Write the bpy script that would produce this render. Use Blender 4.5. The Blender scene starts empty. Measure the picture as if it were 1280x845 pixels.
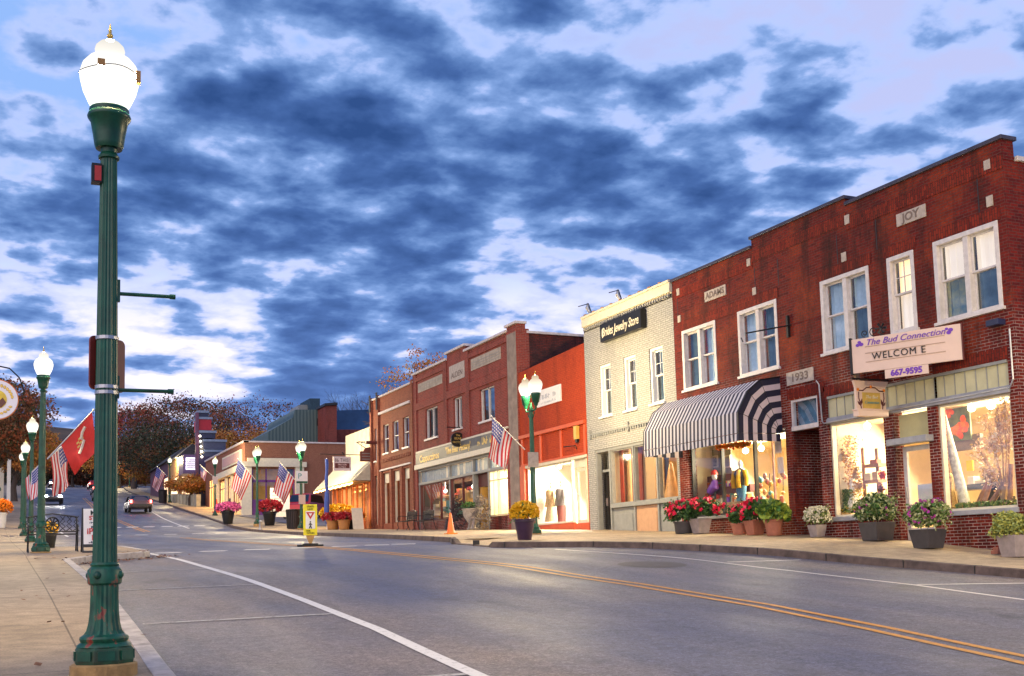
import bpy, math, random
from mathutils import Vector, Matrix
R_ = math.radians
rnd = random.Random(7)
SC = bpy.context.scene
COL = SC.collection

# ------------------------------------------------------------------ camera
FPX, CX, CY = 1400.0, 640.0, 555.0          # focal length / optical centre in px of the 1280x845 photograph
def cray(px, py): return Vector(((px-CX)/FPX, -(py-CY)/FPX, -1.0)).normalized()
_dy = cray(-10, 715)                          # where the street's level lines run to
_dz = cray(270, -13204)
if _dz.y < 0: _dz = -_dz
_dz = (_dz - _dy*_dz.dot(_dy)).normalized()
_dx = _dy.cross(_dz)
RM = Matrix((_dx, _dy, _dz))
cam_d = bpy.data.cameras.new('camera')
cam = bpy.data.objects.new('camera', cam_d); COL.objects.link(cam)
cam.matrix_world = RM.to_4x4()
cam_d.sensor_width = 36; cam_d.lens = FPX/1280*36
cam_d.shift_x = 0; cam_d.shift_y = (CY-422.5)/1280
cam_d.clip_start = .1; cam_d.clip_end = 5000
SC.camera = cam
def wray(px, py): return RM @ cray(px, py)
def at_x(px, py, X):
    d = wray(px, py); return d*(X/d.x)
def at_y(px, py, Y):
    d = wray(px, py); return d*(Y/d.y)

# ------------------------------------------------------------------ world: dusk sky with broken cloud
EXPOSURE = 0.45
SUN_EL, SUN_ROT = R_(24), R_(215)
w = bpy.data.worlds.new('World'); SC.world = w; w.use_nodes = True
nt = w.node_tree; nt.nodes.clear()
def nd(t, **kw):
    n = nt.nodes.new(t)
    for k, v in kw.items(): setattr(n, k, v)
    return n
def lk(a, b): nt.links.new(a, b)
def mth(op, a, b=None, c=None, clamp=False):
    n = nd('ShaderNodeMath', operation=op); n.use_clamp = clamp
    for i, x in enumerate((a, b, c)):
        if x is None: continue
        if isinstance(x, (int, float)): n.inputs[i].default_value = x
        else: lk(x, n.inputs[i])
    return n.outputs[0]
def mixc(f, a, b):
    n = nd('ShaderNodeMix', data_type='RGBA')
    for i, x in ((0, f), (6, a), (7, b)):
        if isinstance(x, (int, float)): n.inputs[i].default_value = x
        elif isinstance(x, tuple): n.inputs[i].default_value = (*x, 1)
        else: lk(x, n.inputs[i])
    return n.outputs[2]
def ramp(f, stops, interp='EASE'):
    n = nd('ShaderNodeValToRGB'); cr = n.color_ramp; cr.interpolation = interp
    while len(cr.elements) < len(stops): cr.elements.new(.5)
    for e, (p, c) in zip(cr.elements, stops):
        e.position = p; e.color = (*c, 1) if isinstance(c, tuple) else (c, c, c, 1)
    lk(f, n.inputs[0]); return n.outputs[0]
tc = nd('ShaderNodeTexCoord')
nrm = nd('ShaderNodeVectorMath', operation='NORMALIZE'); lk(tc.outputs['Generated'], nrm.inputs[0])
DIR = nrm.outputs[0]
sep = nd('ShaderNodeSeparateXYZ'); lk(DIR, sep.inputs[0])
el = sep.outputs[2]
def lobe(px, py, lo, hi):                      # smooth 0..1 patch round the sky direction seen at a photo pixel
    d = wray(px, py) if not isinstance(px, Vector) else px
    n = nd('ShaderNodeVectorMath', operation='DOT_PRODUCT'); lk(DIR, n.inputs[0]); n.inputs[1].default_value = d
    m = nd('ShaderNodeMapRange', interpolation_type='SMOOTHSTEP'); lk(n.outputs[1], m.inputs[0])
    m.inputs[1].default_value = math.cos(R_(lo)); m.inputs[2].default_value = math.cos(R_(hi))
    return m.outputs[0]
den = mth('ADD', mth('MAXIMUM', el, 0.0), 0.16)
cmb = nd('ShaderNodeCombineXYZ')
lk(mth('DIVIDE', sep.outputs[0], den), cmb.inputs[0]); lk(mth('DIVIDE', sep.outputs[1], den), cmb.inputs[1])
def noise(scale, detail, rough, dist=0.0, off=(0, 0, 0), src=None):
    mp = nd('ShaderNodeMapping'); lk(src or cmb.outputs[0], mp.inputs[0]); mp.inputs['Location'].default_value = off
    n = nd('ShaderNodeTexNoise'); lk(mp.outputs[0], n.inputs['Vector'])
    n.inputs['Scale'].default_value = scale; n.inputs['Detail'].default_value = detail
    n.inputs['Roughness'].default_value = rough; n.inputs['Distortion'].default_value = dist
    return n.outputs[0]
n1 = noise(7.0, 9, .52, .1, (3.1, 7.7, 0))
wrp = nd('ShaderNodeTexNoise'); lk(cmb.outputs[0], wrp.inputs['Vector']); wrp.inputs['Scale'].default_value = 9; wrp.inputs['Detail'].default_value = 6
wv = nd('ShaderNodeVectorMath', operation='MULTIPLY_ADD'); lk(wrp.outputs[1], wv.inputs[0]); wv.inputs[1].default_value = (.22, .22, 0); lk(cmb.outputs[0], wv.inputs[2])
vor = nd('ShaderNodeTexVoronoi', feature='SMOOTH_F1'); lk(wv.outputs[0], vor.inputs['Vector']); vor.inputs['Scale'].default_value = 6.6; vor.inputs['Smoothness'].default_value = .6
puff = mth('SUBTRACT', .46, vor.outputs['Distance'])                      # rounded cloud heads
n2 = noise(1.25, 4, .5, .2, (8.3, 1.9, 0))
dens = mth('ADD', mth('MULTIPLY', n1, .80), mth('MULTIPLY', n2, .20))
dens = mth('ADD', dens, mth('MULTIPLY', puff, .26))
dens = mth('ADD', mth('MULTIPLY', mth('SUBTRACT', dens, .5), 1.6), .635)
dens = mth('ADD', dens, mth('MULTIPLY', lobe(440, 180, 19, 3), .055))
dens = mth('SUBTRACT', dens, mth('MULTIPLY', lobe(1060, -60, 15, 2), .27))
dens = mth('SUBTRACT', dens, mth('MULTIPLY', lobe(20, -30, 10, 2), .24))
dens = mth('SUBTRACT', dens, mth('MULTIPLY', lobe(560, -150, 13, 4), .13))
dens = mth('ADD', dens, mth('MULTIPLY', lobe(1100, 270, 13, 3), .12))
dens = mth('SUBTRACT', dens, mth('MULTIPLY', lobe(680, 390, 6, 1), .30))
dens = mth('SUBTRACT', dens, mth('MULTIPLY', lobe(230, 420, 6, 1), .28))
dens = mth('SUBTRACT', dens, mth('MULTIPLY', lobe(30, 390, 4.5, 1), .20))
dens = mth('ADD', dens, mth('MULTIPLY', lobe(380, 500, 6, 1.5), .10))
sky = nd('ShaderNodeTexSky', sky_type='NISHITA'); sky.sun_disc = False
sky.sun_elevation = SUN_EL; sky.sun_rotation = SUN_ROT
low = mth('SUBTRACT', 1.0, mth('MULTIPLY', el, 2.7), None, True)          # 1 at the horizon
clear = ramp(low, [(0, (.23, .39, .76)), (.22, (.30, .44, .80)), (.52, (.88, .80, .92)), (1, (1.05, .82, .74))])
clear = mixc(lobe(1100, 0, 22, 4), clear, (.42, .45, .72))
nis = nd('ShaderNodeVectorMath', operation='SCALE'); lk(sky.outputs[0], nis.inputs[0]); nis.inputs['Scale'].default_value = .12
clear = mixc(.12, clear, nis.outputs[0])
edge = mixc(mth('POWER', low, 1.5), (.37, .46, .76), (1.10, .95, .96))
cl = ramp(dens, [(.24, 0.0), (.44, 1.0)])
thick = ramp(dens, [(.40, (.34, .44, .74)), (.50, (.19, .31, .60)), (.62, (.095, .185, .42)), (.74, (.050, .112, .305)), (.95, (.023, .062, .195))], 'LINEAR')
thick = mixc(mth('MULTIPLY', mth('SUBTRACT', 1.0, ramp(dens, [(.40, 0.0), (.53, 1.0)]), None, True), .85), thick, edge)
lowc = mixc(mth('MULTIPLY', mth('MULTIPLY', low, low), .55), thick, (.20, .33, .72))
skyc = mixc(cl, clear, lowc)
glow = lobe(Vector((-.72, -.60, .34)).normalized(), 0, 62, 8)              # bright western afterglow behind the photographer
skyc2 = nd('ShaderNodeMix', data_type='RGBA', blend_type='ADD'); skyc2.inputs[0].default_value = 1
gl = mixc(glow, (0, 0, 0), (.95, .78, .72)); lk(skyc, skyc2.inputs[6]); lk(gl, skyc2.inputs[7])
hor = mth('LESS_THAN', el, -0.02)
fin = mixc(hor, skyc2.outputs[2], (.05, .06, .08))
bg = nd('ShaderNodeBackground'); lk(fin, bg.inputs[0]); bg.inputs[1].default_value = 1.0
out = nd('ShaderNodeOutputWorld'); lk(bg.outputs[0], out.inputs[0])

sun_d = bpy.data.lights.new('sun', 'SUN'); sun = bpy.data.objects.new('sun', sun_d); COL.objects.link(sun)
sun_d.energy = .28; sun_d.angle = R_(60); sun_d.color = (1.0, .86, .74)
sun.rotation_euler = Vector((-.72, -.60, .62)).to_track_quat('Z', 'Y').to_euler()

vs = SC.view_settings
vs.view_transform = 'Standard'; vs.look = 'None'; vs.exposure = EXPOSURE; vs.gamma = 1; vs.use_curve_mapping = False
SC.cycles.max_bounces = 8; SC.cycles.transparent_max_bounces = 12
SC.cycles.sample_clamp_indirect = 4; SC.cycles.sample_clamp_direct = 0
SC.cycles.caustics_reflective = False; SC.cycles.caustics_refractive = False
SC.cycles.use_denoising = True

# ------------------------------------------------------------------ materials
MATS = {}
def newmat(name):
    m = bpy.data.materials.new(name); m.use_nodes = True
    t = m.node_tree; b = t.nodes['Principled BSDF']
    MATS[name] = m
    return m, t, b
def M(name, col, rough=.6, var=.18, scale=6.0, metal=0.0, bump=0.0, bscale=40.0, emit=0.0, detail=5, var2=None):
    if name in MATS: return MATS[name]
    m, t, b = newmat(name)
    b.inputs['Roughness'].default_value = rough; b.inputs['Metallic'].default_value = metal
    b.inputs['Base Color'].default_value = (*col, 1)
    if var or bump:
        co = t.nodes.new('ShaderNodeTexCoord')
    if var:
        n = t.nodes.new('ShaderNodeTexNoise'); n.inputs['Scale'].default_value = scale; n.inputs['Detail'].default_value = detail
        n.inputs['Roughness'].default_value = .62
        t.links.new(co.outputs['Object'], n.inputs['Vector'])
        r = t.nodes.new('ShaderNodeValToRGB'); r.color_ramp.elements[0].position = .3; r.color_ramp.elements[1].position = .72
        lo = tuple(max(0, c*(1-var)) for c in col); hi = tuple(min(1, c*(1+var)) for c in col) if var2 is None else var2
        r.color_ramp.elements[0].color = (*lo, 1); r.color_ramp.elements[1].color = (*hi, 1)
        t.links.new(n.outputs[0], r.inputs[0]); t.links.new(r.outputs[0], b.inputs['Base Color'])
    if bump:
        n = t.nodes.new('ShaderNodeTexNoise'); n.inputs['Scale'].default_value = bscale; n.inputs['Detail'].default_value = 4
        t.links.new(co.outputs['Object'], n.inputs['Vector'])
        bp = t.nodes.new('ShaderNodeBump'); bp.inputs['Strength'].default_value = bump; bp.inputs['Distance'].default_value = .02
        t.links.new(n.outputs[0], bp.inputs['Height']); t.links.new(bp.outputs[0], b.inputs['Normal'])
    if emit:
        b.inputs['Emission Color'].default_value = (*col, 1); b.inputs['Emission Strength'].default_value = emit
    return m
def EM(name, col, s):
    if name in MATS: return MATS[name]
    m, t, b = newmat(name)
    b.inputs['Base Color'].default_value = (.8, .8, .8, 1)
    b.inputs['Emission Color'].default_value = (*col, 1); b.inputs['Emission Strength'].default_value = s
    return m
def GLASS(name, gloss=.12, tint=(1, 1, 1), rough=.02, gcol=(1, 1, 1)):
    if name in MATS: return MATS[name]
    m, t, b = newmat(name); t.nodes.remove(b)
    tr = t.nodes.new('ShaderNodeBsdfTransparent'); tr.inputs[0].default_value = (*tint, 1)
    g = t.nodes.new('ShaderNodeBsdfGlossy'); g.inputs['Roughness'].default_value = rough; g.inputs['Color'].default_value = (*gcol, 1)
    mx = t.nodes.new('ShaderNodeMixShader'); mx.inputs[0].default_value = gloss
    t.links.new(tr.outputs[0], mx.inputs[1]); t.links.new(g.outputs[0], mx.inputs[2])
    t.links.new(mx.outputs[0], t.nodes['Material Output'].inputs[0])
    return m
def BRICK(name, c1, c2, mortar, bw=.205, rh=.064, ms=.012, repoint=None, stain=.55, patch=(.30, .05, .02), pf=.35, rough=.75, msm=.3, vert=False):
    """brick courses on vertical walls facing any way; weathering stains are noise with a shape of their own"""
    if name in MATS: return MATS[name]
    m, t, b = newmat(name); N = t.nodes.new; L = t.links.new
    co = N('ShaderNodeTexCoord'); geo = N('ShaderNodeNewGeometry')
    sp = N('ShaderNodeSeparateXYZ'); L(geo.outputs['Position'], sp.inputs[0])
    sn = N('ShaderNodeSeparateXYZ'); L(geo.outputs['True Normal'], sn.inputs[0])
    ab = N('ShaderNodeMath'); ab.operation = 'ABSOLUTE'; L(sn.outputs[1], ab.inputs[0])
    gt = N('ShaderNodeMath'); gt.operation = 'GREATER_THAN'; L(ab.outputs[0], gt.inputs[0]); gt.inputs[1].default_value = .6
    mx = N('ShaderNodeMix'); L(gt.outputs[0], mx.inputs[0]); L(sp.outputs[1], mx.inputs[2]); L(sp.outputs[0], mx.inputs[3])
    cb = N('ShaderNodeCombineXYZ')
    if vert:
        L(sp.outputs[2], cb.inputs[0]); L(mx.outputs[0], cb.inputs[1])
    else:
        L(mx.outputs[0], cb.inputs[0]); L(sp.outputs[2], cb.inputs[1])
    br = N('ShaderNodeTexBrick'); L(cb.outputs[0], br.inputs['Vector'])
    br.inputs['Scale'].default_value = 1; br.inputs['Brick Width'].default_value = bw; br.inputs['Row Height'].default_value = rh
    br.inputs['Mortar Size'].default_value = ms; br.inputs['Mortar Smooth'].default_value = msm; br.inputs['Bias'].default_value = -.1
    br.inputs['Color1'].default_value = (*c1, 1); br.inputs['Color2'].default_value = (*c2, 1); br.inputs['Mortar'].default_value = (*mortar, 1)
    def nz(scale, detail, vec=None):
        n = N('ShaderNodeTexNoise'); n.inputs['Scale'].default_value = scale; n.inputs['Detail'].default_value = detail; n.inputs['Roughness'].default_value = .65
        L(vec or geo.outputs['Position'], n.inputs['Vector']); return n.outputs[0]
    def rp(f, a, bb):
        r = N('ShaderNodeMapRange'); L(f, r.inputs[0]); r.inputs[1].default_value = a; r.inputs[2].default_value = bb; return r.outputs[0]
    def mc(f, a, bb, bt='MIX'):
        n = N('ShaderNodeMix'); n.data_type = 'RGBA'; n.blend_type = bt
        for i, x in ((0, f), (6, a), (7, bb)):
            if isinstance(x, (int, float)): n.inputs[i].default_value = x
            elif isinstance(x, tuple): n.inputs[i].default_value = (*x, 1)
            else: L(x, n.inputs[i])
        return n.outputs[2]
    sc = N('ShaderNodeMath'); sc.operation = 'MULTIPLY'; L(rp(nz(.9, 5), .48, .7), sc.inputs[0]); sc.inputs[1].default_value = pf
    if repoint:                                         # newer pale mortar below a given height
        zr = rp(sp.outputs[2], repoint[0]+.5, repoint[0]-.6)
        zn = N('ShaderNodeMath'); zn.operation = 'MULTIPLY'; L(zr, zn.inputs[0]); L(rp(nz(.8, 4), .36, .56), zn.inputs[1])
        L(mc(zn.outputs[0], mortar, repoint[1]), br.inputs['Mortar'])
    bm = N('ShaderNodeMath'); bm.operation = 'SUBTRACT'; bm.inputs[0].default_value = 1; L(br.outputs['Fac'], bm.inputs[1])
    sc2 = N('ShaderNodeMath'); sc2.operation = 'MULTIPLY'; L(sc.outputs[0], sc2.inputs[0]); L(bm.outputs[0], sc2.inputs[1])
    c = mc(sc2.outputs[0], br.outputs['Color'], patch)
    # soot and run-off streaks, stretched down the wall
    mp = N('ShaderNodeMapping'); L(geo.outputs['Position'], mp.inputs[0]); mp.inputs['Scale'].default_value = (1.9, 1.9, .38)
    st = N('ShaderNodeMath'); st.operation = 'MULTIPLY'; L(rp(nz(1.1, 6, mp.outputs[0]), .50, .74), st.inputs[0]); st.inputs[1].default_value = stain
    c = mc(st.outputs[0], c, (.028, .012, .011))
    c = mc(.5, c, mc(1.0, c, rp(nz(14, 3), .2, .75), 'MULTIPLY'))
    L(c, b.inputs['Base Color']); b.inputs['Roughness'].default_value = rough; b.inputs['Specular IOR Level'].default_value = .18
    bp = N('ShaderNodeBump'); bp.inputs['Strength'].default_value = .5; bp.inputs['Distance'].default_value = .012; bp.invert = True
    L(br.outputs['Fac'], bp.inputs['Height']); L(bp.outputs[0], b.inputs['Normal'])
    return m

# ------------------------------------------------------------------ mesh builder, things and parts
class MB:
    def __init__(s): s.v = []; s.f = []; s.m = []
    def quad(s, a, b, c, d, mi=0):
        i = len(s.v); s.v += [tuple(a), tuple(b), tuple(c), tuple(d)]; s.f.append((i, i+1, i+2, i+3)); s.m.append(mi)
    def tri(s, a, b, c, mi=0):
        i = len(s.v); s.v += [tuple(a), tuple(b), tuple(c)]; s.f.append((i, i+1, i+2)); s.m.append(mi)
    def box(s, x0, x1, y0, y1, z0, z1, mi=0):
        s.hexa([(x0,y0,z0),(x1,y0,z0),(x1,y1,z0),(x0,y1,z0),(x0,y0,z1),(x1,y0,z1),(x1,y1,z1),(x0,y1,z1)], mi)
    def hexa(s, P, mi=0):
        i = len(s.v); s.v += [tuple(p) for p in P]
        for q in ((0,3,2,1),(4,5,6,7),(0,1,5,4),(1,2,6,5),(2,3,7,6),(3,0,4,7)):
            s.f.append(tuple(i+k for k in q)); s.m.append(mi)
    def ring(s, pts):
        i = len(s.v); s.v += [tuple(p) for p in pts]; return list(range(i, i+len(pts)))
    def join(s, a, b, mi=0):
        n = len(a)
        for k in range(n): s.f.append((a[k], a[(k+1) % n], b[(k+1) % n], b[k])); s.m.append(mi)
    def cap(s, a, mi=0): s.f.append(tuple(a)); s.m.append(mi)
    def tube(s, pts, r, n=8, mi=0, caps=True):
        pts = [Vector(p) for p in pts]; prev = None; up = None
        for k, p in enumerate(pts):
            d = (pts[min(k+1, len(pts)-1)] - pts[max(k-1, 0)])
            if d.length < 1e-9: d = Vector((0, 0, 1))
            d.normalize()
            if up is None: up = Vector((1, 0, 0)) if abs(d.z) > .8 else Vector((0, 0, 1))
            a = d.cross(up)
            if a.length < 1e-6: a = d.orthogonal()
            a.normalize(); b = a.cross(d).normalized(); up = b
            rr = r[k] if isinstance(r, (list, tuple)) else r
            ring = s.ring([p + a*(rr*math.cos(2*math.pi*j/n)) + b*(rr*math.sin(2*math.pi*j/n)) for j in range(n)])
            if prev: s.join(prev, ring, mi)
            elif caps: s.cap(ring[::-1], mi)
            prev = ring
        if caps: s.cap(prev, mi)
    def lathe(s, prof, n=24, c=(0, 0, 0), mi=0, flute=None, ph=0, sq=None):
        """prof [(r, z, mi?)]; flute(z) -> depth of fluting"""
        prev = None
        for p in prof:
            r, z = p[0], p[1]; mm = p[2] if len(p) > 2 else mi
            pts = []
            for j in range(n):
                a = 2*math.pi*j/n + ph
                rr = r
                if flute: rr = r*(1 - flute(z)*(1 if j % 2 else 0))
                pts.append((c[0]+rr*math.cos(a), c[1]+rr*math.sin(a), c[2]+z))
            ring = s.ring(pts)
            if prev: s.join(prev, ring, mm)
            else: s.cap(ring[::-1], mm)
            prev = ring
        s.cap(prev, mi)
    def prism(s, poly, a, b, mi=0):
        """extrude: poly given as 3D points, offset vectors a and b"""
        a = Vector(a); b = Vector(b)
        r0 = s.ring([Vector(p)+a for p in poly]); r1 = s.ring([Vector(p)+b for p in poly])
        s.join(r0, r1, mi); s.cap(r0[::-1], mi); s.cap(r1, mi)
    def sphere(s, c, rx, ry, rz, n=14, mi=0, z0=-1.0, z1=1.0):
        prev = None
        for k in range(n//2+1):
            t = math.asin(max(-1, min(1, z0))) + (math.asin(z1)-math.asin(z0))*k/(n//2)
            q = max(math.cos(t), .02)
            ring = s.ring([(c[0]+rx*q*math.cos(2*math.pi*j/n), c[1]+ry*q*math.sin(2*math.pi*j/n), c[2]+rz*math.sin(t)) for j in range(n)])
            if prev: s.join(prev, ring, mi)
            else: s.cap(ring[::-1], mi)
            prev = ring
        s.cap(prev, mi)
    def pieces(s):
        """face lists of the far-apart pieces this mesh would hold"""
        par = list(range(len(s.v)))
        def find(a):
            while par[a] != a: par[a] = par[par[a]]; a = par[a]
            return a
        for f_ in s.f:
            r0 = find(f_[0])
            for q in f_[1:]: par[find(q)] = r0
        isl = {}
        for i, f_ in enumerate(s.f): isl.setdefault(find(f_[0]), []).append(i)
        I = list(isl.values())
        if len(I) < 2 or len(I) > 260: return None
        bb = []
        for fs in I:
            V = [s.v[q] for i in fs for q in s.f[i]]
            bb.append([(min(v[k] for v in V), max(v[k] for v in V)) for k in range(3)])
        sz = [max(b[k][1]-b[k][0] for k in range(3)) for b in bb]; cl = list(range(len(I)))
        def fc(a):
            while cl[a] != a: a = cl[a]
            return a
        for a in range(len(I)):
            for b in range(a):
                g2 = sum(max(0, bb[a][k][0]-bb[b][k][1], bb[b][k][0]-bb[a][k][1])**2 for k in range(3))
                if g2**.5 <= max(.02, .5*max(sz[a], sz[b])): cl[fc(a)] = fc(b)
        out_ = {}
        for a in range(len(I)): out_.setdefault(fc(a), []).extend(I[a])
        return sorted(out_.values(), key=len, reverse=True) if 1 < len(out_) <= 60 else None
    def build(s, name, mats, parent=None, smooth=False, local=False, bevel=0.0):
        if parent is not None and name not in ('foliage', 'blossom', 'crown', 'leaf', 'garland', 'lettering', 'moss', 'greenery', 'stars', 'interior', 'curtain', 'pane', 'trunk', 'letter_row', 'ornament', 'border_mark', 'canopy', 'shingle_canopy', 'wall', 'line', 'rule'):
            pc = s.pieces()
            if pc:
                os_ = []
                for fs in pc:
                    q = MB(); mp_ = {}
                    for i in fs:
                        q.f.append(tuple(mp_.setdefault(v, len(mp_)) for v in s.f[i])); q.m.append(s.m[i])
                    q.v = [None]*len(mp_)
                    for v, k in mp_.items(): q.v[k] = s.v[v]
                    os_.append(q._build(name, mats, parent, smooth, local, bevel))
                return os_[0]
        return s._build(name, mats, parent, smooth, local, bevel)
    def _build(s, name, mats, parent=None, smooth=False, local=False, bevel=0.0):
        off = Vector((0, 0, 0))
        if parent is not None and not local:
            p = parent
            while p is not None: off += p.location; p = p.parent
        me = bpy.data.meshes.new(name)
        me.from_pydata([Vector(v)-off for v in s.v] if off.length else s.v, [], s.f)
        if not isinstance(mats, (list, tuple)): mats = [mats]
        for m in mats: me.materials.append(m)
        me.polygons.foreach_set('material_index', s.m)
        me.update()
        if smooth:
            me.polygons.foreach_set('use_smooth', [True]*len(me.polygons))
            try: me.set_sharp_from_angle(angle=R_(40))
            except Exception: pass
        o = bpy.data.objects.new(name, me); COL.objects.link(o)
        if parent is not None: o.parent = parent
        if bevel:
            bv = o.modifiers.new('bevel', 'BEVEL'); bv.width = bevel; bv.segments = 2; bv.limit_method = 'ANGLE'
        return o
def tag(o, label, cat, group=None):
    o['label'] = label; o['category'] = cat
    if group: o['group'] = group
    return o
def thing(name, label, cat, loc, group=None, rz=0.0):
    o = bpy.data.objects.new(name, None); o.empty_display_size = .2; COL.objects.link(o)
    o.location = loc; o.rotation_euler = (0, 0, rz)
    return tag(o, label, cat, group)
def structure(o): o['kind'] = 'structure'; return o
def stuff(o): o['kind'] = 'stuff'; return o
def copy_tree(o, parent=None):
    c = o.copy(); COL.objects.link(c); c.parent = parent
    for ch in list(o.children): copy_tree(ch, c)
    return c
class Fr:
    """a wall's own frame: u along it, v up, d into the building"""
    def __init__(s, O, U, N, tx): s.O = Vector(O); s.U = Vector(U); s.N = Vector(N); s.tx = tx; s.Z = Vector((0, 0, 1))
    def P(s, u, v, d=0.0): return s.O + s.U*u + s.Z*v + s.N*d
    def box(s, mb, u0, u1, v0, v1, d0, d1, mi=0):
        mb.hexa([s.P(u0,v0,d0), s.P(u1,v0,d0), s.P(u1,v0,d1), s.P(u0,v0,d1), s.P(u0,v1,d0), s.P(u1,v1,d0), s.P(u1,v1,d1), s.P(u0,v1,d1)], mi)
    def front(s, mb, u0, u1, v0, v1, holes, depth=.25, mi=0, d=0.0):
        us = sorted({u0, u1, *[min(max(h[k], u0), u1) for h in holes for k in (0, 1)]})
        vs_ = sorted({v0, v1, *[min(max(h[k], v0), v1) for h in holes for k in (2, 3)]})
        for a, b in zip(us, us[1:]):
            for c, e in zip(vs_, vs_[1:]):
                um, vm = (a+b)/2, (c+e)/2
                if any(h[0] < um < h[1] and h[2] < vm < h[3] for h in holes): continue
                mb.quad(s.P(a,c,d), s.P(b,c,d), s.P(b,e,d), s.P(a,e,d), mi)
        for (a, b, c, e) in [h[:4] for h in holes]:
            D = d+depth
            mb.quad(s.P(a,c,d), s.P(a,e,d), s.P(a,e,D), s.P(a,c,D), mi); mb.quad(s.P(b,c,d), s.P(b,c,D), s.P(b,e,D), s.P(b,e,d), mi)
            mb.quad(s.P(a,e,d), s.P(b,e,d), s.P(b,e,D), s.P(a,e,D), mi); mb.quad(s.P(a,c,d), s.P(a,c,D), s.P(b,c,D), s.P(b,c,d), mi)
SF = Fr((18, 0, 0), (0, 1, 0), (1, 0, 0), -1)          # the shop fronts along the right-hand pavement
def FY(Y): return Fr((0, Y, 0), (1, 0, 0), (0, 1, 0), 1)   # walls facing back down the street
_dg = None
def text(body, fr, u, v, size, mat, parent, d=-.01, align='CENTER', shear=0.0, ext=.004, squash=1.0, name='lettering', bold=0.0, spacing=1.0):
    cu = bpy.data.curves.new('t', 'FONT'); cu.body = body; cu.size = size; cu.align_x = align; cu.align_y = 'CENTER'
    cu.shear = shear; cu.extrude = ext; cu.offset = bold; cu.resolution_u = 3; cu.space_character = spacing
    o = bpy.data.objects.new('t', cu); COL.objects.link(o)
    bpy.context.view_layer.update()
    me = bpy.data.meshes.new_from_object(o.evaluated_get(bpy.context.evaluated_depsgraph_get()))
    bpy.data.objects.remove(o); bpy.data.curves.remove(cu)
    mb = MB()
    mb.v = [tuple(fr.P(u + p.co.x*fr.tx*squash, v + p.co.y, d - p.co.z)) for p in me.vertices]
    mb.f = [tuple(p.vertices) for p in me.polygons]; mb.m = [0]*len(mb.f)
    bpy.data.meshes.remove(me)
    return mb.build(name, mat, parent)
def scribble(fr, u, v, w, h, mat, parent, d=-.006, seed=1):
    """a row of lettering too small to read in the photograph: strokes only"""
    r = random.Random(seed); mb = MB(); x = -w/2
    while x < w/2-h*.3:
        lw = h*r.uniform(.35, .7); hh = h*r.choice((.62, .62, .7, 1.0))
        if r.random() < .86:
            fr.box(mb, u+fr.tx*x, u+fr.tx*(x+lw*.28), v-h*.5, v-h*.5+hh, d, d+.003); fr.box(mb, u+fr.tx*(x+lw*.28), u+fr.tx*(x+lw*.8), v-h*.5+hh*r.choice((.0, .4, .8)), v-h*.5+hh*r.choice((.2, .55, 1.0)), d, d+.003)
        x += lw
    return mb.build('lettering', mat, parent)
def area(name, loc, w_, h_, energy, col, rot=(0, 0, 0)):
    l = bpy.data.lights.new(name, 'AREA'); l.shape = 'RECTANGLE'; l.size = w_; l.size_y = h_; l.energy = energy; l.color = col
    o = bpy.data.objects.new(name, l); COL.objects.link(o); o.location = loc; o.rotation_euler = rot
    return o
# ------------------------------------------------------------------ materials in use
m_brickA = BRICK('brick_red', (.21,.018,.012), (.095,.009,.010), (.14,.05,.042), stain=1.0, patch=(.40,.058,.013), pf=.75, ms=.008, repoint=(4.3, (.50,.38,.34)))
m_brickS = BRICK('brick_soldier', (.30,.030,.014), (.15,.012,.009), (.07,.025,.02), stain=.8, vert=True, ms=.008)
m_brickB = BRICK('brick_plum', (.36,.066,.048), (.24,.045,.036), (.30,.15,.12), stain=.5, patch=(.40,.05,.03), pf=.5, ms=.008)
m_brickC = BRICK('brick_orange', (.36,.095,.05), (.26,.06,.035), (.30,.15,.10), stain=.3, patch=(.36,.12,.06), pf=.3, ms=.008)
m_brickP = BRICK('brick_painted_red', (.56,.075,.022), (.50,.065,.02), (.40,.05,.018), stain=.42, patch=(.34,.04,.02), pf=.7, ms=.010)
m_brickW = BRICK('brick_painted_white', (.49,.485,.45), (.44,.435,.41), (.30,.29,.27), stain=.10, patch=(.74,.70,.60), pf=.4, ms=.012)
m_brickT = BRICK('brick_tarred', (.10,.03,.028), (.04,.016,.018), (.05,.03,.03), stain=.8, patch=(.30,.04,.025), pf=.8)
m_brickF = BRICK('brick_tan', (.36,.12,.07), (.30,.09,.055), (.34,.2,.14), stain=.2, patch=(.40,.14,.08), pf=.3)
m_cream = M('cream_panel', (.52,.49,.30), .55, .12, 3)
m_stone = M('carved_stone', (.42,.36,.31), .8, .22, 9, bump=.2)
m_stonedk = M('letter_cut', (.17,.13,.11), .8, .1)
m_coping = M('coping_metal', (.045,.04,.065), .45, .3, 4)
m_copingw = M('coping_pale', (.55,.50,.50), .6, .2, 5)
m_frame = M('window_paint', (.60,.56,.55), .5, .14, 8)
m_framec = M('cream_trim', (.66,.60,.46), .55, .1, 6)
m_greybeam = M('grey_beam', (.30,.31,.34), .5, .2, 5)
m_grey = M('grey_paint', (.26,.265,.25), .55, .12, 5)
m_dark = M('dark_frame', (.022,.02,.02), .45, .2)
m_maroon = M('maroon_paint', (.10,.018,.016), .5, .2)
m_black = M('black_iron', (.014,.014,.015), .4, .2, metal=.3)
m_glass = GLASS('shop_glass', .15, (.97,.98,.97))
m_glassd = GLASS('dark_glass', .34, (.75,.8,.85))
m_glassu = GLASS('upper_glass', .16, (.85,.92,.97))
m_curt = M('curtain_pale', (.60,.72,.78), .9, .12, 9)
m_curtd = M('curtain_dim', (.10,.15,.17), .9, .3, 5)
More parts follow.
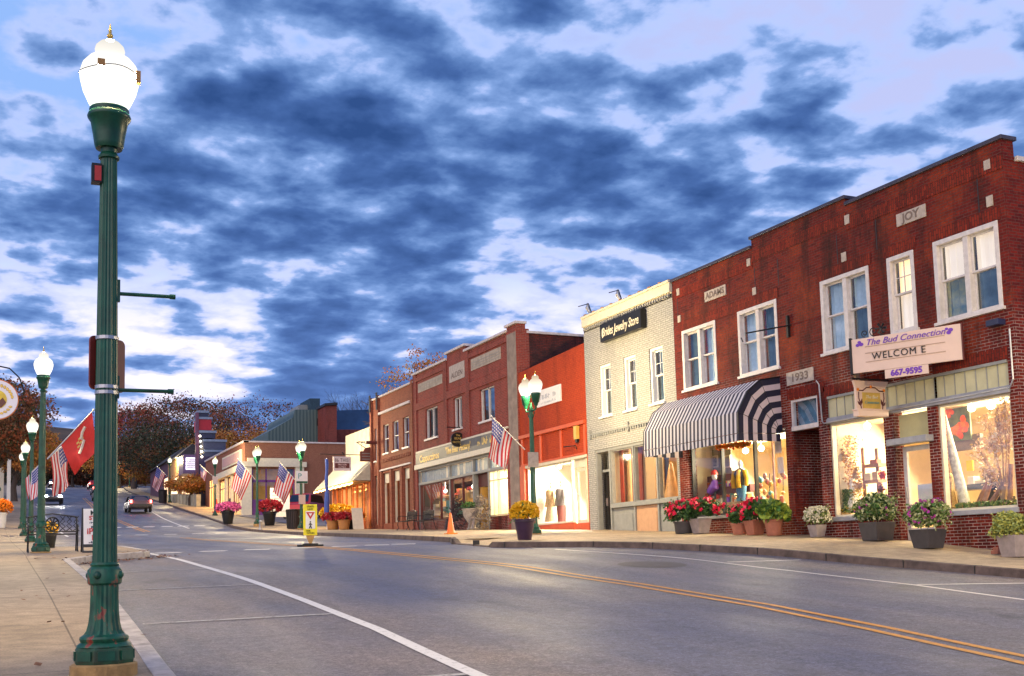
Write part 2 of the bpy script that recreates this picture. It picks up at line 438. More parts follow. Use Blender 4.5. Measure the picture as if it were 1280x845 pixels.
m_curtt = M('curtain_teal', (.20,.34,.33), .9, .4, 6, var2=(.45,.40,.16))
m_curtw = EM('glow_curtain', (1.0,.60,.22), 1.1)  # curtain emits, in place of a lamp in the room behind
m_curtw2 = EM('glow_curtain_soft', (1.0,.70,.42), .55)  # weaker emission, also painting golden bokeh of the glass onto the curtain
m_plum = M('plum_paint', (.10,.05,.08), .7, .2)  # one even dark plum tone
m_roof = M('flat_roof', (.05,.05,.055), .9, .3)
m_int = M('shop_wall', (.74,.64,.42), .8, .08, 3)
m_intw = M('shop_wall_white', (.84,.80,.70), .8, .05, 3)
m_inty = M('shop_wall_olive', (.46,.42,.22), .8, .1, 3)
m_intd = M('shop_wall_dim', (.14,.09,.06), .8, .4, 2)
m_floor = M('shop_floor', (.30,.20,.12), .6, .2, 4)
m_bulb = EM('bulb', (1.0,.90,.70), 7)
m_lampg, _t, _b = newmat('lamp_globe'); _t.nodes.remove(_b)          # milky glass: glows, and lets half of the lamp inside through
_e = _t.nodes.new('ShaderNodeEmission'); _co = _t.nodes.new('ShaderNodeTexCoord'); _sp = _t.nodes.new('ShaderNodeSeparateXYZ'); _t.links.new(_co.outputs['Object'], _sp.inputs[0])
_rr = _t.nodes.new('ShaderNodeMapRange'); _t.links.new(_sp.outputs[2], _rr.inputs[0]); _rr.inputs[1].default_value = 4.12; _rr.inputs[2].default_value = 4.56
_cr = _t.nodes.new('ShaderNodeValToRGB'); _cr.color_ramp.elements[0].color = (1.7,1.62,1.42,1); _cr.color_ramp.elements[1].color = (.62,.54,.36,1); _t.links.new(_rr.outputs[0], _cr.inputs[0]); _t.links.new(_cr.outputs[0], _e.inputs[0]); _e.inputs[1].default_value = 1.0
_tr = _t.nodes.new('ShaderNodeBsdfTransparent'); _mx = _t.nodes.new('ShaderNodeMixShader'); _mx.inputs[0].default_value = .5
_t.links.new(_tr.outputs[0], _mx.inputs[1]); _t.links.new(_e.outputs[0], _mx.inputs[2]); _t.links.new(_mx.outputs[0], _t.nodes['Material Output'].inputs[0])
m_wood = M('wood', (.30,.15,.07), .6, .3, 7)
m_woodl = M('wood_pale', (.50,.33,.17), .6, .25, 7)
m_white = M('white_paint', (.78,.76,.72), .5, .06)
m_signp = M('sign_peach', (.70,.52,.42), .5, .05, 3)
m_purple = M('purple_letter', (.16,.04,.42), .5, .1)
m_purplep = M('purple_panel', (.17,.04,.20), .5, .15)
m_gold = M('gold_leaf', (.62,.42,.10), .45, .15, metal=.2)
m_orange = M('orange_paint', (.62,.17,.03), .55, .15)
m_red = M('red_paint', (.50,.03,.025), .45, .15)
m_blue = M('blue_paint', (.03,.08,.36), .5, .2)
m_navy = M('navy_paint', (.018,.024,.07), .45, .25)
m_teal = M('teal_paint', (.10,.32,.32), .6, .2)
m_yellow = M('yellow_sign', (.80,.68,.02), .5, .05)
m_silver = M('galvanised', (.45,.45,.46), .35, .1, metal=.7)
m_rubber = M('rubber', (.02,.02,.02), .8, .2)
m_green = M('lamp_green', (.006,.075,.038), .36, .4, 7, bump=.05, bscale=25)
def rusty():
    m, t, b = newmat('lamp_green_flaking'); N = t.nodes.new; L = t.links.new
    co = N('ShaderNodeTexCoord'); mp = N('ShaderNodeMapping'); mp.inputs['Scale'].default_value = (1, 1, .45); L(co.outputs['Object'], mp.inputs[0])
    n = N('ShaderNodeTexNoise'); n.inputs['Scale'].default_value = 13; n.inputs['Detail'].default_value = 6; n.inputs['Roughness'].default_value = .6; L(mp.outputs[0], n.inputs[0])
    r = N('ShaderNodeValToRGB'); e = r.color_ramp.elements; e[0].position = .40; e[0].color = (.004,.055,.028,1); e[1].position = .57; e[1].color = (.010,.11,.055,1)
    for p, c in ((.60, (.012,.10,.05)), (.625, (.22,.10,.05)), (.68, (.24,.03,.018))): q = e.new(p); q.color = (*c, 1)
    L(n.outputs[0], r.inputs[0]); L(r.outputs[0], b.inputs['Base Color']); b.inputs['Roughness'].default_value = .45
    return m
m_flake = rusty()
m_rust = M('rusty_green', (.07,.075,.035), .6, .5, 9, var2=(.02,.12,.06))
m_footing = M('footing_concrete', (.42,.25,.09), .85, .3, 9, bump=.4)
m_terra = M('terracotta', (.36,.13,.08), .75, .2, 8)
m_potdk = M('dark_planter', (.05,.045,.05), .55, .25, 6)
m_potg = M('grey_planter', (.30,.25,.24), .6, .2, 6)
m_soil = M('soil', (.05,.03,.02), .9, .3)
G_L = [M('leaf_green', (.06,.15,.025), .55, .3, 30), M('leaf_dark', (.025,.075,.018), .55, .3, 30), M('leaf_pale', (.24,.30,.09), .55, .3, 30)]
m_fred = M('petal_red', (.75,.012,.07), .5, .2, 30); m_fwhite = M('petal_white', (.66,.62,.46), .6, .15, 30)
m_fyel = M('petal_yellow', (.80,.47,.01), .5, .25, 40); m_fpur = M('petal_magenta', (.45,.04,.34), .5, .2, 30)
m_forange = M('petal_orange', (.75,.22,.01), .5, .25, 40); m_fcrim = M('petal_crimson', (.36,.01,.02), .5, .25, 40); m_fpink = M('petal_pink', (.6,.10,.30), .5, .2, 40)

def asphalt():
    m, t, b = newmat('asphalt'); N = t.nodes.new; L = t.links.new
    geo = N('ShaderNodeNewGeometry')
    def nz(sc, det, scale=None, rough=.6):
        n = N('ShaderNodeTexNoise'); n.inputs['Scale'].default_value = sc; n.inputs['Detail'].default_value = det; n.inputs['Roughness'].default_value = rough
        if scale:
            mp = N('ShaderNodeMapping'); mp.inputs['Scale'].default_value = scale; L(geo.outputs['Position'], mp.inputs[0]); L(mp.outputs[0], n.inputs[0])
        else: L(geo.outputs['Position'], n.inputs[0])
        return n.outputs[0]
    def cr(f, a, ca, bb, cb):
        r = N('ShaderNodeValToRGB'); r.color_ramp.elements[0].position = a; r.color_ramp.elements[1].position = bb
        r.color_ramp.elements[0].color = (*ca, 1); r.color_ramp.elements[1].color = (*cb, 1); L(f, r.inputs[0]); return r.outputs[0]
    def mc(f, a, bb, bt='MIX'):
        n = N('ShaderNodeMix'); n.data_type = 'RGBA'; n.blend_type = bt
        if isinstance(f, float): n.inputs[0].default_value = f
        else: L(f, n.inputs[0])
        L(a, n.inputs[6]); L(bb, n.inputs[7]); return n.outputs[2]
    base = cr(nz(1.0, 6, (.9, .10, .3)), .36, (.085,.098,.155), .66, (.205,.185,.180))      # worn lanes running along the street
    base = mc(.45, base, cr(nz(.35, 5), .38, (.085,.098,.158), .66, (.215,.19,.18)))
    sx = N('ShaderNodeSeparateXYZ'); L(geo.outputs['Position'], sx.inputs[0])
    wx = N('ShaderNodeMath'); wx.operation = 'MULTIPLY_ADD'; L(nz(.55, 4, (1, .25, 1)), wx.inputs[0]); wx.inputs[1].default_value = 2.6; L(sx.outputs[0], wx.inputs[2])
    dv = N('ShaderNodeMath'); dv.operation = 'DIVIDE'; L(wx.outputs[0], dv.inputs[0]); dv.inputs[1].default_value = 16
    lr = N('ShaderNodeValToRGB'); L(dv.outputs[0], lr.inputs[0]); el_ = lr.color_ramp.elements     # browner parking lanes, bluish polished traffic lanes
    el_[0].position = .22; el_[0].color = (1.14,1.0,.9,1); el_[1].position = .98; el_[1].color = (1.05,.98,.95,1)
    for p_, c_ in ((.33, (1.15,1.02,.94)), (.40, (.74,.80,1.02)), (.52, (.80,.86,1.06)), (.60, (1.0,.98,1.0)), (.68, (.76,.83,1.06)), (.82, (.84,.89,1.05))): q_ = el_.new(p_); q_.color = (*c_, 1)
    base = mc(1.0, base, lr.outputs[0], 'MULTIPLY')
    base = mc(1.0, base, cr(nz(26, 4, None, .75), .32, (.55,.55,.56), .70, (1.4,1.4,1.38)), 'MULTIPLY')
    fine = cr(nz(55, 4, None, .8), .30, (.30,.30,.30), .75, (1.7,1.7,1.7))
    c = mc(1.0, base, fine, 'MULTIPLY')
    c = mc(1.0, c, cr(nz(9, 5, None, .7), .34, (.72,.72,.74), .66, (1.22,1.2,1.18)), 'MULTIPLY')
    c = mc(1.0, c, cr(nz(.85, 3, (1, .6, 1)), .30, (.55,.55,.58), .40, (1,1,1)), 'MULTIPLY')
    vor = N('ShaderNodeTexVoronoi'); vor.feature = 'DISTANCE_TO_EDGE'; vor.inputs['Scale'].default_value = .42
    dm = N('ShaderNodeVectorMath'); dm.operation = 'ADD'; L(geo.outputs['Position'], dm.inputs[0])
    n2 = N('ShaderNodeTexNoise'); n2.inputs['Scale'].default_value = 1.3; n2.inputs['Detail'].default_value = 6; L(geo.outputs['Position'], n2.inputs[0])
    L(n2.outputs[1], dm.inputs[1]); L(dm.outputs[0], vor.inputs[0])
    crack = cr(vor.outputs[0], .0, (.80,.80,.82), .008, (1,1,1))
    c = mc(1.0, c, crack, 'MULTIPLY')
    L(c, b.inputs['Base Color'])
    rg = N('ShaderNodeMapRange'); L(nz(.6, 4, (1, .2, 1)), rg.inputs[0]); rg.inputs[1].default_value = .3; rg.inputs[2].default_value = .7; rg.inputs[3].default_value = .42; rg.inputs[4].default_value = .75
    L(rg.outputs[0], b.inputs['Roughness'])
    bp = N('ShaderNodeBump'); bp.inputs['Strength'].default_value = .55; bp.inputs['Distance'].default_value = .012; L(nz(70, 3), bp.inputs['Height']); L(bp.outputs[0], b.inputs['Normal'])
    return m
m_asph = asphalt()
def paving(name, col, slab, joint=.012, off=(0, 0)):
    m, t, b = newmat(name); N = t.nodes.new; L = t.links.new
    geo = N('ShaderNodeNewGeometry'); mp = N('ShaderNodeMapping'); L(geo.outputs['Position'], mp.inputs[0]); mp.inputs['Location'].default_value = (*off, 0)
    br = N('ShaderNodeTexBrick'); L(mp.outputs[0], br.inputs[0]); br.offset = 0
    br.inputs['Scale'].default_value = 1; br.inputs['Brick Width'].default_value = slab[0]; br.inputs['Row Height'].default_value = slab[1]
    br.inputs['Mortar Size'].default_value = joint; br.inputs['Mortar Smooth'].default_value = .4
    br.inputs['Color1'].default_value = (*col, 1); br.inputs['Color2'].default_value = (*[c*.93 for c in col], 1); br.inputs['Mortar'].default_value = (*[c*.45 for c in col], 1)
    c = br.outputs['Color']
    for sc, det, lo, hi in ((.5, 6, .70, 1.18), (5, 5, .74, 1.15), (60, 3, .72, 1.2)):
        n = N('ShaderNodeTexNoise'); n.inputs['Scale'].default_value = sc; n.inputs['Detail'].default_value = det; L(geo.outputs['Position'], n.inputs[0])
        r = N('ShaderNodeMapRange'); L(n.outputs[0], r.inputs[0]); r.inputs[1].default_value = .3; r.inputs[2].default_value = .7; r.inputs[3].default_value = lo; r.inputs[4].default_value = hi
        x = N('ShaderNodeMix'); x.data_type = 'RGBA'; x.blend_type = 'MULTIPLY'; x.inputs[0].default_value = 1; L(c, x.inputs[6]); L(r.outputs[0], x.inputs[7]); c = x.outputs[2]
    L(c, b.inputs['Base Color']); b.inputs['Roughness'].default_value = .8
    bp = N('ShaderNodeBump'); bp.inputs['Strength'].default_value = .4; bp.inputs['Distance'].default_value = .01; bp.invert = True; L(br.outputs['Fac'], bp.inputs['Height']); L(bp.outputs[0], b.inputs['Normal'])
    return m
m_paveL = paving('pavement_left_slabs', (.40,.29,.19), (1.62, 1.5), .010, (.98, .3))
m_paveR = paving('pavement_right_slabs', (.50,.37,.22), (2.4, 2.4), .008, (.1, .4))
m_kerbw = M('painted_kerb', (.40,.355,.335), .8, .4, 5, bump=.3)
m_kerb = M('granite_kerb', (.115,.078,.062), .8, .55, 3.5, bump=.5, bscale=14)
def worn(name, col, under, amt=.42):
    m, t, b = newmat(name); N = t.nodes.new; L = t.links.new
    geo = N('ShaderNodeNewGeometry'); n = N('ShaderNodeTexNoise'); n.inputs['Scale'].default_value = 16; n.inputs['Detail'].default_value = 8; n.inputs['Roughness'].default_value = .72
    L(geo.outputs['Position'], n.inputs[0])
    r = N('ShaderNodeValToRGB'); r.color_ramp.elements[0].position = amt-.08; r.color_ramp.elements[1].position = amt+.05
    r.color_ramp.elements[0].color = (*under, 1); r.color_ramp.elements[1].color = (*col, 1); L(n.outputs[0], r.inputs[0]); L(r.outputs[0], b.inputs['Base Color'])
    b.inputs['Roughness'].default_value = .6
    return m
m_linew = worn('white_marking', (.62,.60,.60), (.16,.15,.15), .40)
m_linewf = worn('faded_white_marking', (.42,.40,.40), (.15,.14,.14), .47)
m_liney = worn('yellow_marking', (.60,.26,.035), (.15,.13,.11), .42)
m_grass = M('grass', (.09,.11,.03), .9, .4, 4)
m_earth = M('earth', (.10,.085,.06), .9, .4, .3)

# ------------------------------------------------------------------ ground, road, pavements
def interp(x, xs, ys):
    if x <= xs[0]: return ys[0]
    for a, b, c, d in zip(xs, xs[1:], ys, ys[1:]):
        if x <= b: return c + (d-c)*(x-a)/(b-a)
    return ys[-1]
LY = [-60,-30,0,8.4,15.8,27.3,44.4,58.5,71.5,88,105,117,160,204,300,1000]
LZ = [-3.4,-2.6,-1.2,-.74,-.23,.38,1.03,1.66,2.46,3.8,5.3,6.4,10.2,14.0,21,40]
RY = [-60,-30,0,12,15.8,17.5,18.6,22.7,27.6,32.6,38.9,49.65,56.4,64.5,71.5,88,105,117,160,204,300,1000]
RZ = [-3.4,-2.6,-1.15,-.42,-.16,.07,.17,.41,.65,.87,1.10,1.44,1.72,2.05,2.6,3.85,5.4,6.5,10.2,14.0,21,40]
def gz(x, y):
    """pavement level"""
    a = sum(interp(y+k, LY, LZ) for k in (-1.2, -.4, .4, 1.2))/4; b = sum(interp(y+k, RY, RZ) for k in (-.8, 0, .8))/3
    t = min(max((x-1.3)/16.7, 0), 1)
    return a*(1-t)+b*t
def at_g(px, py, off=0.0, tmax=400):
    d = wray(px, py); t = 2.5
    while t < tmax:
        p = d*t
        if p.z <= gz(p.x, p.y)+off: return p
        t += .03
    return d*tmax
def bend(y): return 0 if y < 95 else .00042*(y-95)**2
YS = [-30+k*1.0 for k in range(30)] + [0+k*.5 for k in range(80)] + [40+k*2.0 for k in range(60)] + [160+k*8 for k in range(32)]
def sheet(name, mat, xs, ys, dz, kind=True):
    mb = MB(); rows = [[(x, y, gz(min(max(x, -3), 22), y)+dz) for x in xs] for y in ys]
    for r0, r1 in zip(rows, rows[1:]):
        for k in range(len(xs)-1): mb.quad(r0[k], r0[k+1], r1[k+1], r1[k])
    return structure(mb.build(name, mat))
sheet('ground', m_earth, [-900,-300,-100,-40,-15,-3,22,40,100,300,900], [-60,-30]+[k*4 for k in range(0, 80)]+[330,400,600,1000], -.6)
def strip(mb, f0, f1, ys, dz, mi=0):
    for a, b in zip(ys, ys[1:]):
        P = [(f0(a), a), (f1(a), a), (f1(b), b), (f0(b), b)]
        mb.quad(*[(x, y, gz(x, y)+dz) for x, y in P], mi)
mb = MB(); strip2 = []
for k in range(9):
    x0, x1 = -1+2.6*k, -1+2.6*(k+1)
    strip(mb, lambda y: x0+bend(y), lambda y: x1+bend(y), YS, -.13)
structure(mb.build('road', m_asph))
KL = [(-30,.9),(0,1.02),(8.5,1.20),(11.4,1.28),(15,1.37),(19.3,1.41),(24.2,1.43),(25.2,1.9),(26.2,3.1),(27,3.3),(33,3.3),(34.5,2.0),(36,1.75),(60,1.9),(90,2.2),(160,3.0),(500,3.0)]
KR = [(-30,14.6),(0,14.6),(15,14.5),(17,14.0),(19,13.5),(21.5,13.2),(23,12.5),(24,11.3),(24.6,10.85),(27.5,10.95),(29,11.5),(34,11.8),(46,12.6),(58,13.1),(64,13.3),(69,13.2),(73,13.6),(88,14.7),(117,15.4),(500,15.4)]
kl = lambda y: interp(y, *zip(*KL)) + bend(y)
kr = lambda y: interp(y, *zip(*KR)) + bend(y)
KY = sorted(set(YS + [24.2+.25*k for k in range(14)] + [33+.25*k for k in range(12)]))
mb = MB(); strip(mb, lambda y: -7, lambda y: kl(y)-.16, KY, 0); structure(mb.build('pavement', m_paveL))
in_r = lambda y: 24.85 < y < 27.45
mb = MB(); strip(mb, lambda y: kr(y)+(1.5 if in_r(y) else .16), lambda y: max(19.0, kr(y)+2), KY, 0)
for a, b in zip(KY, KY[1:]):
    if in_r(a) or in_r(b):                            # dropped kerb: the slab slopes down to the crossing
        P = []
        for y in (a, b):
            dz = -.10 if in_r(y) else 0
            P.append([(kr(y)+.14, y, gz(kr(y), y)+dz), (kr(y)+1.52, y, gz(kr(y)+1.52, y)+.002)])
        mb.quad(P[0][0], P[0][1], P[1][1], P[1][0])
structure(mb.build('pavement', m_paveR))
def kerb(f, sgn, mat, ramp=None, ys=KY):
    mb = MB()
    for a, b in zip(ys, ys[1:]):
        def pr(y):
            x = f(y); h = gz(x, y)+.006
            if ramp and ramp[0] < y < ramp[1]: h -= .105
            g = gz(x, y)-.16
            return [(x, y, g), (x+sgn*.015, y, h-.012), (x+sgn*.03, y, h), (x+sgn*.165, y, h), (x+sgn*.165, y, g)]
        p, q = pr(a), pr(b)
        for k in range(4): mb.quad(p[k], p[k+1], q[k+1], q[k])
    return structure(mb.build('kerb', mat))
kerb(kl, -1, m_kerbw); kerb(kr, 1, m_kerb, (24.9, 27.4))
# kerb stone joints on the near right: thin dark mortar wedges
mb = MB()
for k in range(14):
    y = 10.4+k*1.55; x = kr(y); z = gz(x, y); mb.box(x-.004, x+.17, y-.008, y+.008, z-.13, z+.009)
structure(mb.build('kerb_joint', m_dark))
mb = MB(); r_h = random.Random(17); hx = [-260+20*k for k in range(40)]
for k, (xa, xb) in enumerate(zip(hx, hx[1:])):
    for j in range(10):
        hh = lambda x, j_: 20 + (j_/10)*(26+9*math.sin(x*.021+1)+5*math.sin(x*.06)) ; dy = lambda j_: 340+j_*16
        mb.quad((xa, dy(j), hh(xa,j)), (xb, dy(j), hh(xb,j)), (xb, dy(j+1), hh(xb,j+1)), (xa, dy(j+1), hh(xa,j+1)))
structure(mb.build('hills', M('wooded_hill', (.10,.06,.03), .9, .6, .12, detail=12, bump=1.0, bscale=.4)))
# low front garden lawn behind the left pavement, far up
mb = MB(); strip(mb, lambda y: -40, lambda y: -2.6, [60+4*k for k in range(40)], .05); structure(mb.build('lawn', m_grass))
mb = MB(); strip(mb, lambda y: 17.0, lambda y: 22, [66.5+.5*k for k in range(44)], .03); strip(mb, lambda y: 22, lambda y: 45, [66.5+.5*k for k in range(44)], .03); structure(mb.build('parking_lot', m_asph))
# painted markings
def line(mb, pts, wd, mi=0, dz=-.124, step=.5):
    P = [Vector((x, y, 0)) for x, y in pts]; out_ = []
    for a, b in zip(P, P[1:]):
        n = max(1, int((b-a).length/step))
        for k in range(n): out_.append(a.lerp(b, k/n))
    out_.append(P[-1]); prev = None
    for k, p in enumerate(out_):
        d = (out_[min(k+1, len(out_)-1)]-out_[max(k-1, 0)]).normalized(); s = Vector((d.y, -d.x, 0))*wd/2
        L_ = [(q.x, q.y, gz(q.x, q.y)+dz) for q in (p-s, p+s)]
        if prev: mb.quad(prev[0], prev[1], L_[1], L_[0], mi)
        prev = L_
mb = MB(); line(mb, [(3.12,4),(3.36,8),(3.55,11),(3.6,14.2),(3.62,18),(3.62,24.5),(3.5,28.2),(3.62,40)], .13)
line(mb, [(10.9,7),(11.7,10),(12.12,12.4),(12.25,15.3),(12.05,17),(11.8,19.2),(11.5,22.6)], .09)
line(mb, [(12.2,12.42),(14.35,11.7)], .09); line(mb, [(12.2,17.05),(13.75,16.9)], .08)
line(mb, [(10.8,70),(11.2,80),(12.1,97),(12.9,112)], .12)
line(mb, [(3.4,60),(3.6,90),(3.9,120)], .12)
structure(mb.build('road_marking', m_linew))
mb = MB(); line(mb, [(1.35,8.12),(3.3,8.04)], .09); line(mb, [(1.45,12.45),(3.5,12.5)], .085); line(mb, [(1.5,16.72),(3.55,16.75)], .08); line(mb, [(1.5,21),(3.55,21.05)], .08)
structure(mb.build('road_marking', m_linewf))
YC = [(6.6,3),(7.25,5.2),(7.62,6.7),(8.07,8.8),(8.42,11.1),(8.55,14.3),(8.38,18),(8.13,21.5),(7.85,26.5),(7.62,34.5),(7.65,44),(7.75,52)]
mb = MB(); line(mb, [(x-.13, y) for x, y in YC], .10); line(mb, [(x+.13, y) for x, y in YC], .10)
Y2 = [(7.9,66),(8.0,76),(8.1,90),(8.4,110),(9.6,140)]
line(mb, [(x-.13, y) for x, y in Y2], .10); line(mb, [(x+.13, y) for x, y in Y2], .10)
structure(mb.build('road_marking', m_liney))
mb = MB()
for x in (3.95, 5.05, 6.15, 7.35, 8.45, 9.35, 10.1): line(mb, [(x-.30, 29.0), (x+.30, 28.75)], .50)
for x in (4.2, 5.6, 6.95, 8.4, 9.8, 11.0): line(mb, [(x-.3, 60.6), (x+.3, 60.4)], .6)
for x in (5.8, 6.9, 7.9, 8.9, 10.0, 11.0, 12.0): line(mb, [(x-.32, 73.7), (x+.32, 73.5)], .9)
structure(mb.build('road_marking', m_linew))
# manhole and a dark patch in the right lane
mb = MB(); c = at_g(815, 706, -.13)
ring = [(c.x+.62*math.cos(a*.2618)*1.0, c.y+.62*math.sin(a*.2618), gz(c.x+.62*math.cos(a*.2618), c.y+.62*math.sin(a*.2618))-.125) for a in range(24)]
mb.cap(mb.ring(ring)); structure(mb.build('road_patch', M('tar_patch', (.035,.04,.06), .55, .4, 8)))
mb = MB(); rl = random.Random(3)
for k in range(420):
    x, y = ((rl.uniform(-.4, 1.35), rl.uniform(6, 26)) if k < 60 else (kl(yy := rl.uniform(24.2, 27.2))+rl.gauss(.22, .22), yy+rl.gauss(-.25, .2)) if k < 340 else (kl(yy := rl.uniform(6.4, 8.0))-.2+rl.gauss(0, .15), yy))
    z = gz(x, y)+.008 if x < kl(y)-.02 else gz(x, y)-.118
    a = rl.uniform(0, 6.28); s = rl.uniform(.03, .06); t = rl.uniform(-.3, .3)
    d = Vector((math.cos(a), math.sin(a), t)); e = Vector((-math.sin(a), math.cos(a), -t*.5)); p = Vector((x, y, z+.01))
    mb.quad(p-d*s, p-e*s*.6, p+d*s, p+e*s*.6)
stuff(mb.build('fallen_leaves', M('leaf_litter', (.20,.075,.025), .8, .5, 20)))
for o in [o for o in COL.objects if o.name.startswith('fallen_leaves')]: tag(o, 'brown autumn leaves blown along the left kerb', 'leaves')
# ------------------------------------------------------------------ window / door / room builders
def sash_window(root, fr, u0, u1, v0, v1, units=2, fm=None, cur=None, sill=True, d=.10, casing=.10, muntin=False, curl=None, pane=None):
    """double-hung sashes in one outer casing; parts: window > pane, curtain, sill"""
    fm = fm or m_frame
    mb = MB(); c = casing
    fr.box(mb, u0, u0+c, v0, v1, d-.12, d+.05); fr.box(mb, u1-c, u1, v0, v1, d-.12, d+.05)
    fr.box(mb, u0+c, u1-c, v1-c, v1, d-.12, d+.05); fr.box(mb, u0+c, u1-c, v0, v0+.05, d-.12, d+.05)
    W = (u1-u0-2*c - (units-1)*.13)/units
    us = [u0+c+k*(W+.13) for k in range(units)]
    vm = (v0+v1)/2
    for k, a in enumerate(us):
        if k: fr.box(mb, a-.13, a, v0+.05, v1-c, d-.10, d+.05)
        b = a+W; s = .045
        for (p, q, dd) in ((vm-.02, v1-c, .0), (v0+.05, vm+.02, .045)):      # upper sash proud of the lower one
            e0, e1 = d+dd-.02, d+dd+.02
            fr.box(mb, a, a+s, p, q, e0, e1); fr.box(mb, b-s, b, p, q, e0, e1)
            fr.box(mb, a+s, b-s, q-s, q, e0, e1); fr.box(mb, a+s, b-s, p, p+s, e0, e1)
            if muntin and dd == 0:
                fr.box(mb, (a+b)/2-.01, (a+b)/2+.01, p+s, q-s, e0+.01, e1-.005)
                fr.box(mb, a+s, (a+b)/2-.01, (p+q)/2-.01, (p+q)/2+.01, e0+.01, e1-.005); fr.box(mb, (a+b)/2+.01, b-s, (p+q)/2-.01, (p+q)/2+.01, e0+.01, e1-.005)
    wn = mb.build('window', fm, root, bevel=.006)
    for k, a in enumerate(us):
        pm = MB(); b = a+W
        pm.quad(fr.P(a+.03, vm, d), fr.P(b-.03, vm, d), fr.P(b-.03, v1-c-.03, d), fr.P(a+.03, v1-c-.03, d))
        pm.quad(fr.P(a+.03, v0+.07, d+.045), fr.P(b-.03, v0+.07, d+.045), fr.P(b-.03, vm, d+.045), fr.P(a+.03, vm, d+.045))
        pm.build('pane', pane or m_glassu, wn)
    if cur is not None:
        cm = MB(); cl = curl or [cur]*units*2
        for k, a in enumerate(us):
            b = a+W
            for q in (0, 1):                            # 0 lower half, 1 upper half, a softly folded blind
                z0, z1 = ((v0, vm), (vm, v1))[q]
                n = 10
                for j in range(n):
                    ua, ub = a+(b-a)*j/n, a+(b-a)*(j+1)/n
                    da, db = d+.13+.025*math.sin(j*2.1+k), d+.13+.025*math.sin((j+1)*2.1+k)
                    cm.quad(fr.P(ua, z0, da), fr.P(ub, z0, db), fr.P(ub, z1, db), fr.P(ua, z1, da), k*2+q)
        cm.build('curtain', cl, wn)
    if sill:
        sm = MB(); fr.box(sm, u0-.05, u1+.05, v0-.07, v0, -.07, d+.02); sm.build('sill', fm, wn, bevel=.008)
    return wn
def shop_window(root, fr, u0, u1, v0, v1, posts=(), fm=None, d=.12, c=.06, glass=None, rails=()):
    fm = fm or m_dark
    mb = MB()
    fr.box(mb, u0, u0+c, v0, v1, d-.06, d+.06); fr.box(mb, u1-c, u1, v0, v1, d-.06, d+.06)
    fr.box(mb, u0+c, u1-c, v1-c, v1, d-.06, d+.06); fr.box(mb, u0+c, u1-c, v0, v0+c, d-.06, d+.06)
    for p in posts: fr.box(mb, p-.03, p+.03, v0+c, v1-c, d-.05, d+.05)
    for r in rails: fr.box(mb, u0+c, u1-c, r-.025, r+.025, d-.04, d+.04)
    wn = mb.build('shop_window', fm, root)
    pm = MB(); pm.quad(fr.P(u0+.03, v0+.03, d), fr.P(u1-.03, v0+.03, d), fr.P(u1-.03, v1-.03, d), fr.P(u0+.03, v1-.03, d)); pm.build('pane', glass or m_glass, wn)
    return wn
def room(root, fr, u0, u1, v0, v1, d0, d1, mat, light=120, col=(1, .84, .58), fl=None, bulbs=None, lsize=None):
    mb = MB()
    mb.quad(fr.P(u0,v0,d1), fr.P(u1,v0,d1), fr.P(u1,v1,d1), fr.P(u0,v1,d1)); mb.quad(fr.P(u0,v0,d0), fr.P(u0,v0,d1), fr.P(u0,v1,d1), fr.P(u0,v1,d0))
    mb.quad(fr.P(u1,v0,d0), fr.P(u1,v1,d0), fr.P(u1,v1,d1), fr.P(u1,v0,d1)); mb.quad(fr.P(u0,v1,d0), fr.P(u0,v1,d1), fr.P(u1,v1,d1), fr.P(u1,v1,d0))
    mb.quad(fr.P(u0,v0,d0), fr.P(u1,v0,d0), fr.P(u1,v0,d1), fr.P(u0,v0,d1), 1)
    r = mb.build('interior', [mat, fl or m_floor], root)
    if light:
        c = fr.P((u0+u1)/2, v1-.06, d0+(d1-d0)*.45)
        area('shop_ceiling_light', c, *(lsize or ((d1-d0)*.7, (u1-u0)*.8)), light*6.0, col, (0, R_(46), 0))
    for (u, v, d_) in bulbs or []:
        bm = MB(); bm.sphere(fr.P(u, v, d_), .085, .085, .085, 12); bm.tube([fr.P(u, v+.08, d_), fr.P(u, v1, d_)], .012, 6)
        bm.build('ceiling_lamp', m_bulb, root, smooth=True)
    return r
def door(root, fr, u0, u1, v0, v1, fm, d=.1, glass=None, low=.25, handle=True, mid=None):
    mb = MB(); c = .11
    fr.box(mb, u0, u0+c, v0, v1, d-.03, d+.03); fr.box(mb, u1-c, u1, v0, v1, d-.03, d+.03)
    fr.box(mb, u0+c, u1-c, v1-c, v1, d-.03, d+.03); fr.box(mb, u0+c, u1-c, v0, v0+low, d-.03, d+.03)
    if mid: fr.box(mb, u0+c, u1-c, mid-.05, mid+.05, d-.03, d+.03)
    o = mb.build('door', fm, root)
    pm = MB(); pm.quad(fr.P(u0+c, v0+low, d), fr.P(u1-c, v0+low, d), fr.P(u1-c, v1-c, d), fr.P(u0+c, v1-c, d)); pm.build('pane', glass or m_glass, o)
    if handle:
        hm = MB(); fr.box(hm, u1-.09, u1-.05, v0+.9, v0+1.15, d-.08, d-.03); hm.build('handle', m_silver, o)
    return o
